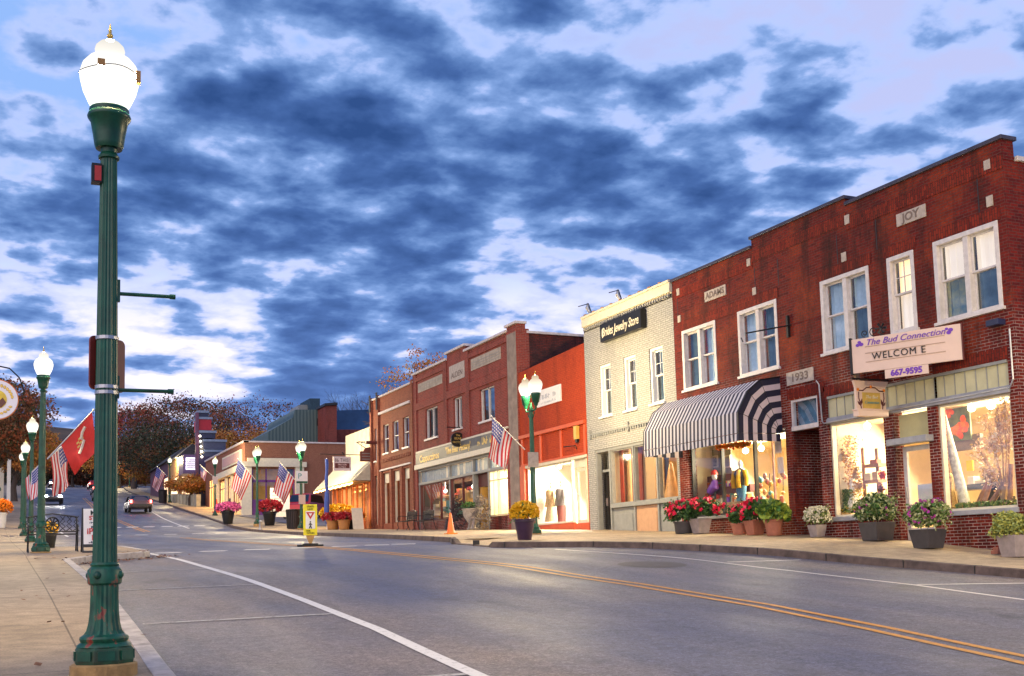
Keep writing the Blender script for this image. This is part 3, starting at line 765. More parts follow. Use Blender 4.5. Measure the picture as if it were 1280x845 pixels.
def shell(mb, fr, u0, u1, v0, v1, d0, d1, mi=0, roof=1, zr=None):
    """sides, back and roof behind a front"""
    zr = v1-.25 if zr is None else zr
    mb.quad(fr.P(u0,v0,d0), fr.P(u0,v0,d1), fr.P(u0,v1,d1), fr.P(u0,v1,d0), mi); mb.quad(fr.P(u1,v0,d0), fr.P(u1,v1,d0), fr.P(u1,v1,d1), fr.P(u1,v0,d1), mi)
    mb.quad(fr.P(u0,v0,d1), fr.P(u1,v0,d1), fr.P(u1,v1,d1), fr.P(u0,v1,d1), mi)
    mb.quad(fr.P(u0,zr,d0), fr.P(u1,zr,d0), fr.P(u1,zr,d1), fr.P(u0,zr,d1), roof)
    mb.quad(fr.P(u0,zr,d0+.25), fr.P(u1,zr,d0+.25), fr.P(u1,v1,d0+.25), fr.P(u0,v1,d0+.25), mi)

# ------------------------------------------------------------------ near brick block: JOY and ADAMS
B = thing('brick_building', 'long dark red brick commercial block with JOY, 1933 and ADAMS stones, nearest on the right', 'building', (18, 15.35, -.25))
f = SF
holesA = [(15.57,17.27,4.68,6.42),(17.83,18.63,4.70,6.42),(19.21,20.86,4.66,6.42),(22.53,24.18,4.64,6.39),(25.20,26.86,4.66,6.39),
          (15.58,17.47,.70,3.62),(17.47,19.03,3.05,3.62),(19.03,20.86,.73,3.62),(17.73,18.72,-.5,2.97),(21.19,22.20,-.5,3.72),(22.44,26.78,.97,3.05)]
mb = MB(); f.front(mb, 15.35, 27.27, -.8, 7.93, holesA, .26)
shell(mb, f, 15.36, 27.26, -.8, 7.60, 0, 12)
f.box(mb, 15.35, 19.85, 7.93, 8.00, 0, .32); f.box(mb, 19.85, 23.44, 7.93, 8.17, 0, .32); f.box(mb, 23.44, 27.27, 7.93, 7.935, 0, .32)
f.box(mb, 15.347, 15.72, 7.60, 7.93, .004, .32)
wall = mb.build('wall', [m_brickA, m_roof], B)
mb = MB()     # soldier courses and raised panel borders, 12 mm proud
for (a, b, c, e) in [(15.35,19.85,7.42,7.70),(19.85,23.44,7.56,7.84),(23.44,27.27,7.40,7.66)]: f.box(mb, a, b, c, e, -.014, .0)
for (a, b, c, e) in [(15.5,17.35,6.43,6.68),(17.75,18.72,6.43,6.68),(19.12,20.95,6.43,6.68),(22.45,27.0,6.40,6.66),(15.55,17.5,3.64,3.86),(20.9,22.3,3.76,3.98),(18.9,20.95,3.64,3.86)]: f.box(mb, a, b, c, e, -.014, 0)
mb.build('soldier_course', m_brickS, B)
mb = MB()
for u in (16.0, 18.9, 20.2, 23.36, 27.02, 22.4): f.box(mb, u-.012, u+.012, 6.7, 7.4, -.004, .001)
mb.build('joint', m_dark, B)
mb = MB()     # coping
for (a, b, z) in [(15.30,19.83,8.0),(19.81,23.48,8.17),(23.45,27.30,7.935)]: f.box(mb, a, b, z, z+.085, -.06, .38)

mb.build('coping', m_coping, B, bevel=.01)
mb = MB(); mb.box(18.36, 30, 15.30, 15.62, 7.60, 7.70); mb.build('coping', m_copingw, B, bevel=.01)
mb = MB()
for (u, z, w_, h_) in [(15.72,7.50,.16,.2),(15.72,6.74,.16,.22),(19.80,7.55,.16,.22),(19.98,6.70,.16,.22),(23.58,7.50,.15,.2),(26.95,7.48,.15,.2),(23.4,6.68,.15,.2),(26.95,6.68,.15,.2)]:
    f.box(mb, u-w_/2, u+w_/2, z, z+h_, -.022, 0)
mb.build('accent_stone', m_stone, B, bevel=.006)
def plaque(u0, u1, v0, v1, s, sz, sq=1.0):
    mb = MB(); f.box(mb, u0, u1, v0, v1, -.03, 0); o = mb.build('name_stone', m_stone, B, bevel=.006)
    text(s, f, (u0+u1)/2, (v0+v1)/2, sz, m_stonedk, o, d=-.033, squash=sq, bold=.006)
plaque(17.39, 18.24, 7.03, 7.31, 'JOY', .25, 1.15)
plaque(21.25, 22.26, 4.09, 4.42, '1933', .27, 1.25)
plaque(24.63, 25.62, 6.97, 7.26, 'ADAMS', .24, 1.08)
sash_window(B, f, 15.57, 17.27, 4.68, 6.42, 2, curl=[m_curtd, m_curtw2, m_curtt, m_curtw2], cur=m_curt)
sash_window(B, f, 17.83, 18.63, 4.70, 6.42, 1, curl=[m_curtw2, m_curtw], cur=m_curt, muntin=True)
sash_window(B, f, 19.21, 20.86, 4.66, 6.42, 2, curl=[m_curtd, m_curt, m_curt, m_curt], cur=m_curt)
sash_window(B, f, 22.53, 24.18, 4.64, 6.39, 2, curl=[m_curtd, m_curtd, m_curt, m_curt], cur=m_curt)
sash_window(B, f, 25.20, 26.86, 4.66, 6.39, 2, curl=[m_curt, m_curt, m_curtd, m_curtd], cur=m_curt)
mb = MB()     # cream panelled fascia over the shop front
f.box(mb, 15.60, 20.84, 3.08, 3.60, .05, .09)
fas = mb.build('fascia', m_cream, B)
mb = MB()
for k in range(19): f.box(mb, 15.86+k*.277-.008, 15.86+k*.277+.008, 3.10, 3.56, .035, .05)
f.box(mb, 15.60, 20.84, 3.56, 3.62, -.01, .05); mb.build('batten', m_grey, fas)
mb = MB(); f.box(mb, 15.56, 20.86, 2.96, 3.08, -.05, .12); f.box(mb, 15.56, 20.86, 3.08, 3.11, -.02, .05); mb.build('beam', m_greybeam, B, bevel=.01)
shop_window(B, f, 15.60, 17.47, .72, 2.96, fm=m_framec, c=.05)
shop_window(B, f, 19.03, 20.84, .75, 2.96, fm=m_framec, c=.05)
mb = MB(); f.box(mb, 15.55, 17.5, .62, .72, -.06, .16); f.box(mb, 19.0, 20.9, .65, .75, -.06, .16); mb.build('sill', m_greybeam, B, bevel=.01)
mb = MB(); f.box(mb, 17.73, 18.72, 2.30, 2.36, -.0, .28); f.box(mb, 17.60, 18.76, 2.22, 2.36, -.22, .02); mb.build('door_canopy', m_greybeam, B, bevel=.01)
mb = MB(); f.box(mb, 17.78, 18.68, 2.38, 2.90, .12, .16); tp = mb.build('transom_panel', m_inty, B)
dr = door(B, f, 17.78, 18.68, .16, 2.20, m_frame, d=.2)
mb = MB(); f.box(mb, 17.9, 18.4, .95, 1.35, .26, .28); mb.build('notice', m_white, dr)
mb = MB(); f.box(mb, 17.5, 18.9, -.3, .15, -.03, .4); mb.build('threshold', m_stone, B)
# recessed doorway between the two shops
mb = MB(); mb.quad(f.P(21.19,-.5,.26), f.P(21.19,-.5,1.5), f.P(21.19,3.0,1.5), f.P(21.19,3.0,.26)); mb.quad(f.P(22.2,-.5,.26), f.P(22.2,3.0,.26), f.P(22.2,3.0,1.5), f.P(22.2,-.5,1.5))
mb.quad(f.P(21.19,-.5,1.5), f.P(22.2,-.5,1.5), f.P(22.2,3.0,1.5), f.P(21.19,3.0,1.5)); mb.quad(f.P(21.19,2.97,.1), f.P(22.2,2.97,.1), f.P(22.2,2.97,1.5), f.P(21.19,2.97,1.5))
mb.build('recess', m_brickA, B)
mb = MB(); f.box(mb, 21.19, 22.2, 2.95, 3.06, .0, .14); f.box(mb, 21.19, 21.25, 3.06, 3.66, .02, .12); f.box(mb, 22.14, 22.2, 3.06, 3.66, .02, .12); f.box(mb, 21.19, 22.2, 3.66, 3.72, .02, .12)
tw = mb.build('window', m_frame, B); mb = MB(); mb.quad(f.P(21.25,3.06,.07), f.P(22.14,3.06,.07), f.P(22.14,3.66,.07), f.P(21.25,3.66,.07)); mb.build('pane', m_glassu, tw)
mb = MB(); mb.quad(f.P(21.2,3.05,.22), f.P(22.19,3.05,.22), f.P(22.19,3.7,.22), f.P(21.2,3.7,.22)); mb.build('curtain', M('blind_blue', (.10,.22,.34), .8, .4, 4), tw)
mb = MB(); f.box(mb, 21.3, 22.1, .2, 2.4, 1.44, 1.5); mb.build('door', m_dark, B)
shop_window(B, f, 22.46, 26.76, 1.0, 3.03, posts=(23.86, 25.32), fm=m_dark, c=.06)
mb = MB(); f.box(mb, 22.44, 26.78, .92, 1.0, -.05, .16); mb.build('sill', m_greybeam, B, bevel=.01)
room(B, f, 15.5, 20.95, .35, 3.02, .27, 3.4, m_int, 175, (1, .82, .52), bulbs=[(17.0,2.86,.5),(16.5,2.84,.5),(20.2,2.86,.6)])
room(B, f, 22.3, 26.95, .55, 3.04, .27, 3.2, m_int, 170, (1, .86, .60), bulbs=[(24.72,2.72,.45),(24.1,2.72,.5)])
# conduit down the right pier and iron bracket bar
mb = MB(); mb.tube([f.P(15.45,4.2,-.03), f.P(15.45,3.2,-.03), f.P(15.52,3.05,-.05), f.P(20.9,2.99,-.075), f.P(21.02,3.05,-.03), f.P(21.06,3.95,-.03), f.P(21.1,4.05,-.08)], .018, 6); mb.build('conduit', m_silver, B)
mb = MB(); mb.tube([f.P(24.0,5.55,.0), f.P(23.6,5.55,-.35)], .016, 6); mb.tube([f.P(22.0,5.6,0), f.P(22.4,5.4,-1.1)], .02, 6); mb.box(17.93,18,22.05,22.12,5.3,5.85)
mb.build('iron_bracket', m_black, B)
mb = MB(); f.box(mb, 15.55, 15.85, 4.30, 4.42, -.22, 0); mb.build('wall_light', m_navy, B, bevel=.01)

# awning
AW = thing('awning', 'navy and white striped quarter-round canvas awning over the shop window under the ADAMS stone', 'awning', (17.98, 24.75, 2.75))
m_str, t_, b_ = newmat('awning_stripes')
_g = t_.nodes.new('ShaderNodeNewGeometry'); _s = t_.nodes.new('ShaderNodeSeparateXYZ'); t_.links.new(_g.outputs['Position'], _s.inputs[0])
_m = t_.nodes.new('ShaderNodeMath'); _m.operation = 'MULTIPLY'; _m.inputs[1].default_value = 1/.172; t_.links.new(_s.outputs[1], _m.inputs[0])
_f = t_.nodes.new('ShaderNodeMath'); _f.operation = 'FRACT'; t_.links.new(_m.outputs[0], _f.inputs[0])
_h = t_.nodes.new('ShaderNodeMath'); _h.operation = 'GREATER_THAN'; _h.inputs[1].default_value = .53; t_.links.new(_f.outputs[0], _h.inputs[0])
_x = t_.nodes.new('ShaderNodeMix'); _x.data_type = 'RGBA'; t_.links.new(_h.outputs[0], _x.inputs[0]); _x.inputs[6].default_value = (.014,.016,.05,1); _x.inputs[7].default_value = (.52,.50,.55,1)
t_.links.new(_x.outputs[2], b_.inputs['Base Color']); b_.inputs['Roughness'].default_value = .75
m_awd = M('awning_navy', (.014,.014,.035), .75, .1); m_aww = M('awning_white', (.62,.52,.52), .75, .06)
prof = [(0,4.38),(-.62,4.28),(-1.02,3.98),(-1.34,3.44),(-1.36,2.92)]        # (d, z) from the wall outwards
A0, A1 = 22.55, 26.98
mb = MB(); N_ = 30
for (p, q) in zip(prof, prof[1:]):
    for k in range(N_):
        a, b = A0+(A1-A0)*k/N_, A0+(A1-A0)*(k+1)/N_
        mb.quad(f.P(a,p[1],p[0]), f.P(b,p[1],p[0]), f.P(b,q[1],q[0]), f.P(a,q[1],q[0]))
mb.build('canopy', m_str, AW)
mb = MB(); N_ = 52
for k in range(N_):                                   # valance with a gently scalloped hem
    a, b = A0+(A1-A0)*k/N_, A0+(A1-A0)*(k+1)/N_
    w0, w1 = -1.36-.012*math.sin(k*1.3), -1.36-.012*math.sin((k+1)*1.3)
    mb.quad(f.P(a,2.905,-1.36), f.P(b,2.905,-1.36), f.P(b,2.72,w1), f.P(a,2.72,w0))
mb.build('valance', m_str, AW)
mb = MB(); ctr = (0.0, 2.95)
sc_ = [1.0,.88,.78,.67,.57,.46,.36,.25,.15,.05]
for (uu, sg) in ((A0+.004, -1), (A1-.004, 1)):
    for k, (s0, s1) in enumerate(zip(sc_, sc_[1:])):
        mi = k % 2
        for (p, q) in zip(prof, prof[1:]):
            P0 = lambda s, r: f.P(uu, ctr[1]+(r[1]-ctr[1])*s, r[0]*s)
            mb.quad(P0(s0,p), P0(s0,q), P0(s1,q), P0(s1,p), mi)
        mb.quad(f.P(uu,2.92,-1.36*s0), f.P(uu,2.73,-1.36*s0), f.P(uu,2.73,-1.36*s1), f.P(uu,2.92,-1.36*s1), mi)
mb.build('end_panel', [m_awd, m_aww], AW)
mb = MB()
for u in (A0, A1):
    for (p, q) in zip(prof, prof[1:]): mb.tube([f.P(u,p[1],p[0]), f.P(u,q[1],q[0])], .016, 6)
    for p in prof[1:4]: mb.tube([f.P(u-.002 if u == A0 else u+.002, p[1], p[0]), f.P(u-.002 if u == A0 else u+.002, 3.0, -.08)], .007, 4)
for p in prof[1:]: mb.tube([f.P(A0,p[1]-.02,p[0]+.02), f.P(A1,p[1]-.02,p[0]+.02)], .014, 6)
mb.build('frame', m_black, AW)

# signs of the flower shop
sgA = Vector((17.78, 16.475, 0)); ang = R_(25)
U_ = Vector((-math.sin(ang), math.cos(ang), 0)); N2 = Vector((math.cos(ang), math.sin(ang), 0))
g1 = Fr(sgA, U_, N2, -1)
S1 = thing('letter_board_sign', 'wide peach letter board reading WELCOME in black, above the flower shop', 'sign', (17.4, 17.5, 3.75))
mb = MB(); g1.box(mb, 0, 2.32, 3.76, 4.50, 0, .05); g1.box(mb, 2.32, 2.37, 3.74, 4.54, -.02, .07, 1); g1.box(mb, -.03, 0, 3.75, 4.51, -.01, .06, 2)
mb.build('board', [m_signp, m_black, m_maroon], S1, bevel=.006)
mb = MB()
for z in (3.98, 4.17, 4.31): g1.box(mb, .33, 2.02, z-.012, z, -.012, 0)
mb.build('letter_track', M('track', (.40,.27,.20), .5), S1)
text('The Bud Connection', g1, 1.16, 4.385, .185, m_purple, S1, d=-.012, shear=.35, squash=1.08)
text('WELCOM E', g1, 1.30, 4.07, .205, m_black, S1, d=-.018, spacing=1.14)
mb = MB()
for (u, z, r) in ((.20,4.40,.05),(.28,4.43,.035),(.24,4.35,.05),(2.1,4.37,.05),(2.18,4.36,.045),(2.14,4.42,.04)):
    mb.lathe([(r,0),(r,.006)], 10, (0,0,0)); 
    for k in range(20): mb.v[-20+k] = tuple(g1.P(u+mb.v[-20+k][0], z+mb.v[-20+k][1]*.8, -.004-mb.v[-20+k][2]))
mb.build('flower_emblem', m_purple, S1)
g2o = g1.P(2.36, 0, .03); U2 = (Vector((17.99, 19.75, 0))-g2o); L2 = U2.length; U2.normalize()
g2 = Fr(g2o, U2, Vector((U2.y, -U2.x, 0)), -1)
mb = MB(); g2.box(mb, 0.02, L2*.95, 3.76, 4.50, 0, .05); mb.build('side_board', m_stone, S1)
mb = MB()      # wrought scroll on top
def spiral(c, r, t0, t1, n=18):
    return [g1.P(c[0]+r*(1-k/n*.75)*math.cos(t0+(t1-t0)*k/n), c[1]+r*(1-k/n*.75)*math.sin(t0+(t1-t0)*k/n), .02) for k in range(n+1)]
for (c, r) in (((1.82,4.62),.10),((2.02,4.60),.08),((1.62,4.60),.09)): mb.tube(spiral(c, r, -1.57, 6.5), .012, 5)
for k in range(6):
    a = k*1.05; mb.tube([g1.P(1.66,4.66,.02), g1.P(1.66+.12*math.cos(a), 4.66+.12*math.sin(a), .02)], [.01,.03], 5)
mb.build('scroll', m_black, S1)
S2 = thing('phone_sign', 'small pale strip with purple numerals 667-9595, below the letter board', 'sign', (17.5, 17.4, 3.55))
mb = MB(); g1.box(mb, .70, 1.62, 3.565, 3.755, -.005, .02); mb.build('board', m_signp, S2)
text('667-9595', g1, 1.16, 3.66, .175, m_purple, S2, d=-.010, bold=.008)
S3 = thing('hanging_sign', 'small peach sign with black vine border and gold panel, hung over the flower shop door', 'sign', (17.4, 18.75, 2.9))
g3 = FY(18.78)
mb = MB(); g3.box(mb, 17.03, 17.87, 3.0, 3.50, 0, .06); g3.box(mb, 17.02, 17.88, 2.87, 3.02, -.05, .11); g3.box(mb, 17.0, 17.9, 3.0, 3.03, -.06, .12)
mb.prism([g3.P(16.98,3.66), g3.P(17.03,3.50), g3.P(17.87,3.50), g3.P(17.97,3.66)], (0,0,0), (0,.06,0)); mb.build('board', m_signp, S3, bevel=.005)
mb = MB(); g3.box(mb, 17.20, 17.70, 3.05, 3.40, -.012, 0); pn = mb.build('panel', m_gold, S3)
text('The Bud', g3, 17.45, 3.30, .10, m_framec, pn, d=-.018, shear=.3); text('Connection', g3, 17.45, 3.18, .085, m_teal, pn, d=-.018, shear=.3)
mb = MB()
def cv(pts, r=.012): mb.tube([g3.P(a, b, -.012) for a, b in pts], r, 5)
cv([(17.10,3.44),(17.22,3.44),(17.32,3.51),(17.45,3.52),(17.58,3.51),(17.68,3.44),(17.80,3.44)])
cv([(17.10,3.41),(17.09,3.28),(17.13,3.16),(17.15,3.04)]); cv([(17.80,3.41),(17.81,3.28),(17.77,3.16),(17.75,3.04)])
for (a, b) in (((17.14,3.10),(17.18,3.26)),((17.14,3.1),(17.06,3.2)),((17.76,3.10),(17.72,3.26)),((17.76,3.1),(17.84,3.2))): mb.tube([g3.P(*a,-.012), g3.P((a[0]+b[0])/2,(a[1]+b[1])/2,-.012), g3.P(*b,-.012)], [.006,.025,.004], 5)
mb.build('vine', m_maroon, S3)
mb = MB()
for (a, b) in ((17.08,3.46),(17.45,3.53),(17.82,3.46)): mb.sphere(g3.P(a,b,-.012), .035,.02,.035, 8)
mb.build('flower', m_forange, S3)
mb = MB(); mb.tube([(18,18.81,3.70),(16.95,18.81,3.70)], .02, 6)
for x in (17.1, 17.8): mb.tube([(x,18.81,3.70),(x,18.81,3.64)], .008, 4)
mb.build('bracket', m_black, S3)

# ------------------------------------------------------------------ white painted brick building
W = thing('white_building', 'narrow white painted brick shop building with dentil cornice and three upper windows', 'building', (18, 29.9, .6))
holesW = [(31.03,31.77,4.51,6.20),(29.47,30.21,4.51,6.20),(27.92,28.68,4.51,6.20),(27.36,32.25,.0,3.45)]
mb = MB(); f.front(mb, 27.28, 32.74, -.2, 7.62, holesW, .3); shell(mb, f, 27.28, 32.74, -.2, 7.7, 0, 12, zr=7.3)
mb.build('wall', [m_brickW, m_roof], W)
mb = MB(); f.box(mb, 27.29, 32.73, 7.62, 7.66, -.02, .3); f.box(mb, 27.29, 32.73, 7.66, 7.95, -.09, .3); f.box(mb, 27.29, 32.73, 7.95, 8.02, -.13, .34)
mb.build('cornice', m_framec, W, bevel=.01)
mb = MB()
for k in range(38): f.box(mb, 27.40+k*.14, 27.40+k*.14+.07, 7.53, 7.62, -.07, -.002)
mb.build('dentil', m_brickW, W)
mb = MB(); f.box(mb, 27.30, 32.73, 7.5, 7.62, -.006, .0); mb.build('dentil_shade_strip', m_dark, W)  # dark strip behind the dentils paints in the shade between them
mb = MB()
for k in range(9): f.box(mb, 27.7+k*.58, 27.82+k*.58, 8.02, 8.05, -.14, .1)
f.box(mb, 27.29, 32.73, 8.02, 8.035, -.10, .34); mb.build('coping', M('rusty_flashing', (.34,.16,.09), .6, .4, 5), W)
mb = MB(); f.box(mb, 27.6, 32.5, 3.98, 4.02, -.05, 0)
for k in range(34): f.box(mb, 27.65+k*.144, 27.65+k*.144+.06, 3.89, 3.98, -.05, 0)
for u in (27.62, 30.0, 32.45): f.box(mb, u-.025, u+.025, 3.85, 4.14, -.07, 0)
mb.build('string_course', m_grey, W)
for (a, b, cc) in ((31.03,31.77,m_curtd),(29.47,30.21,m_curtd),(27.92,28.68,m_curtd)):
    sash_window(W, f, a, b, 4.51, 6.20, 1, fm=m_white, cur=cc, d=.16, casing=.085, muntin=True, curl=[m_curtd, m_curtd])
mb = MB()
f.box(mb, 27.36, 32.25, 3.36, 3.45, .02, .2)                                    # shop front frame
for u in (27.36, 28.50, 29.87, 31.32, 32.17): f.box(mb, u, u+.08, .3, 3.36, .02, .2)
f.box(mb, 27.44, 31.32, 1.50, 1.62, -.03, .2)
mb.build('shop_front', m_grey, W, bevel=.008)
mb = MB(); f.box(mb, 27.44, 28.5, .3, 1.5, .08, .14); f.box(mb, 29.95, 31.32, .3, 1.5, .08, .14); f.box(mb, 30.1, 31.2, .45, 1.3, .06, .08); mb.build('stall_riser', m_grey, W, bevel=.01)
mb = MB(); f.box(mb, 28.58, 29.87, .3, 1.5, .08, .14); f.box(mb, 28.70, 29.75, .5, 1.3, .065, .08); mb.build('stall_riser', M('peach_paint', (.52,.30,.17), .6, .1), W)['label'] = 'peach panel under the middle shop window'
shop_window(W, f, 29.95, 31.32, 1.62, 3.36, fm=m_grey, c=.04); shop_window(W, f, 28.58, 29.87, 1.62, 3.36, fm=m_grey, c=.04); shop_window(W, f, 27.44, 28.50, 1.62, 3.36, fm=m_grey, c=.04)
door(W, f, 31.42, 32.15, .72, 2.72, m_dark, d=.35); mb = MB(); f.box(mb, 31.42, 32.15, 2.72, 2.80, .2, .4); f.box(mb, 31.42, 32.15, .3, .72, .2, .5); mb.build('door_frame', m_grey, W)
mb = MB(); mb.quad(f.P(31.42,2.80,.3), f.P(32.15,2.80,.3), f.P(32.15,3.34,.3), f.P(31.42,3.34,.3)); mb.build('transom_pane', m_glassd, W)
mb = MB(); f.box(mb, 31.40, 32.17, .7, 3.36, .9, .95); mb.build('lobby_wall', m_maroon, W)
room(W, f, 27.40, 31.36, .75, 3.40, .22, 2.6, m_int, 34, (1, .72, .42), bulbs=[(29.05,3.05,.4)])
mb = MB()     # wood panels, and red ones standing in for red reflections in the glass
def wpanel(px0, px1, mi, d):
    a_, b_ = at_x(px0, 600, 18+d).y, at_x(px1, 600, 18+d).y; f.box(mb, b_, a_, 1.4, 3.38, d, d+.04, mi)
for q in ((762,779,0,.4),(780,787,1,.6),(790,803.5,0,.42),(804,819,2,.45),(822,830,1,.5),(831,836,3,.55)): wpanel(*q)
mb.build('backing_panel', [M('cinnabar', (.30,.035,.015), .4, .3, 2), m_woodl, M('peach_board', (.62,.40,.22), .6, .05), m_navy], W)
S4 = thing('script_sign', 'black wall sign with cream script Jewelry Store lettering, high on the white building', 'sign', (17.9, 30, 6.87))
mb = MB(); f.box(mb, 28.73, 31.25, 6.87, 7.46, -.22, -.01); mb.build('board', m_black, S4, bevel=.01)
text("Brides Jewelry Store", f, 29.98, 7.15, .40, m_framec, S4, d=-.226, shear=.25, squash=.68, bold=.004)
mb = MB(); mb.sphere(f.P(31.08,7.14,-.225), .006,.05,.16, 10); mb.build('emblem', m_framec, S4)
for k, u in enumerate((32.3, 30.3)):
    F_ = thing('floodlight', ('left one' if k == 0 else 'right one')+' of the two rooftop floodlights on thin arms above the script sign', 'floodlight', tuple(f.P(u, 8.03, .1)), 'floodlights over the script sign')
    mb = MB(); mb.tube([f.P(u,8.03,.1), f.P(u+.05,8.42,.0)], .02, 6); mb.tube([f.P(u+.05,8.42,0), f.P(u-.9,8.05,-.9)], .016, 6); mb.build('arm', m_black, F_)
    mb = MB(); mb.tube([f.P(u+.02,8.12,.02), f.P(u+.06,8.28,-.05), f.P(u+.05,8.44,-.02)], [.05,.06,.03], 8); mb.build('lamp_head', m_silver, F_)

# ------------------------------------------------------------------ orange-red painted brick shop
O = thing('painted_brick_shop', 'single-storey shop with tall orange-red painted brick front and bright dress shop window', 'building', (18, 35.3, .95))
mb = MB(); f.front(mb, 32.76, 37.98, .2, 6.95, [(32.8,37.6,.3,3.40)], .3); shell(mb, f, 32.76, 37.98, .2, 6.95, 0, 12)
for a, b in ((32.76, 37.98),): mb.prism([f.P(a,6.95), f.P(b,6.95), f.P(b,6.97), f.P(a,7.16)], (0,0,0), (.3,0,0))
mb.build('wall', [m_brickP, m_roof], O)
m_op = M('orange_red_paint', (.56,.08,.022), .5, .12, 3)
mb = MB(); f.box(mb, 32.78, 37.9, 4.42, 4.55, -.12, 0); f.box(mb, 32.8, 37.9, 3.40, 3.46, -.05, 0)
for u in (32.86, 34.6, 36.2, 37.75): f.box(mb, u-.07, u+.07, 3.46, 4.42, -.05, 0)
f.box(mb, 37.60, 37.98, .2, 3.40, -.06, 0); f.box(mb, 32.8, 34.0, .4, 1.12, .1, .2); f.box(mb, 34.05, 37.55, .6, 1.16, .1, .2)
mb.build('timber_trim', m_op, O, bevel=.008)
shop_window(O, f, 34.05, 37.55, 1.16, 3.30, fm=m_framec, c=.06)
door(O, f, 33.05, 33.95, .98, 3.0, m_framec, d=.22); shop_window(O, f, 32.82, 33.05, 1.12, 3.3, fm=m_framec, c=.03)
mb = MB(); f.box(mb, 33.05, 33.95, 3.02, 3.30, .12, .2); f.box(mb, 32.8, 37.6, 3.30, 3.40, -.02, .2); mb.build('door_head', m_framec, O)
room(O, f, 32.82, 37.55, .95, 3.42, .22, 2.6, m_intw, 290, (1, .90, .70), fl=m_intw, bulbs=[(34.6,3.25,.5),(36,3.25,.6)])
S5 = thing('white_sign', 'white rectangular board with faint grey lettering, on the orange-red brick', 'sign', (17.97, 35.4, 5.43))
mb = MB(); f.box(mb, 34.5, 36.38, 5.43, 6.03, -.04, 0); mb.build('board', m_white, S5)
scribble(f, 35.44, 5.80, 1.35, .26, M('faint_letter', (.45,.46,.48), .6), S5, d=-.044, seed=5); scribble(f, 35.44, 5.55, 1.2, .10, MATS['faint_letter'], S5, d=-.044, seed=6)
mb = MB(); f.box(mb, 33.25, 33.45, 3.95, 4.40, -.14, -.02); f.box(mb, 33.28, 33.42, 3.84, 3.95, -.1, -.02, 1); tag(mb.build('wall_lantern', [m_gold, m_black]), 'small brass lantern fixed to the orange-red shop fascia', 'lantern')
mb = MB(); mb.tube([f.P(33.5,3.62,0), f.P(33.45,3.74,-.08), f.P(33.9,3.74,-.3)], .02, 6); mb.build('iron_hook', m_black, O)

# ------------------------------------------------------------------ two-storey plum brick building with stepped parapet
A = thing('brick_building', 'plum red two-storey brick building with cream parapet panels and gold-lettered fascia', 'building', (18, 44.3, 1.2))
holesD = [(46.55,48.10,5.52,6.90),(43.66,44.64,5.58,6.93),(40.25,41.75,5.55,6.88),(39.2,49.25,1.0,4.2)]
mb = MB(); f.front(mb, 38.0, 49.62, .6, 8.72, holesD, .28); shell(mb, f, 38.3, 49.62, .6, 8.6, .02, 13)
mb.quad(f.P(38.0,.6,0), f.P(38.0,.6,.5), f.P(38.0,8.72,.5), f.P(38.0,8.72,0)); mb.quad(f.P(38.0,.6,.5), f.P(38.3,.6,.5), f.P(38.3,8.72,.5), f.P(38.0,8.72,.5))
f.box(mb, 38.0, 38.95, 8.72, 8.90, 0, .35); f.box(mb, 43.2, 45.3, 8.72, 8.98, 0, .35)
mb.build('wall', [m_brickB, m_roof], A)
m_redtrim = M('red_brick_trim', (.36,.06,.035), .7, .2, 12)
mb = MB()      # raised piers and panel borders
for (a, b, c, e) in [(38.0,38.9,1.0,8.72),(49.2,49.62,1.2,8.72),(42.75,43.15,5.0,8.72),(45.3,45.7,5.0,8.72),(38.9,42.75,7.0,7.35),(43.15,45.3,7.0,7.35),(45.7,49.2,7.0,7.35),(38.9,42.75,8.36,8.55),(45.7,49.2,8.36,8.55)]: f.box(mb, a, b, c, e, -.05, 0)
mb.build('pilaster', m_brickB, A)
mb = MB()
for (a, b, c, e) in [(45.86,48.98,7.80,8.22),(39.53,42.55,7.80,8.28)]: f.box(mb, a, b, c, e, -.02, 0)
mb.build('parapet_panel', M('panel_stone', (.36,.30,.24), .8, .3, 4), A)
mb = MB()
for (a, b, c, e) in [(45.86,48.98,7.80,8.22),(39.53,42.55,7.80,8.28)]:
    for k in range(1, 4): f.box(mb, a+.15, b-.15, c+.1*k, c+.1*k+.02, -.03, -.02)
mb.build('panel_rule', m_grey, A)
mb = MB(); f.box(mb, 43.25, 44.98, 7.66, 8.38, -.03, 0); ns = mb.build('name_stone', m_stone, A); text('ALDEN', f, 44.1, 7.92, .34, m_stonedk, ns, d=-.034, squash=1.2)
mb = MB()
for (a, b, z) in ((38.9,43.2,8.72),(45.3,49.66,8.72),(43.1,45.4,8.98),(37.96,39.0,8.90)): f.box(mb, a, b, z, z+.10, -.10, .40)
mb.build('coping', m_copingw, A, bevel=.01)
mb = MB(); f.box(mb, 38.02, 38.85, 1.0, 8.6, -.06, -.05); mb.build('drain_board', M('grey_pier', (.26,.20,.16), .8, .3, 3), A)
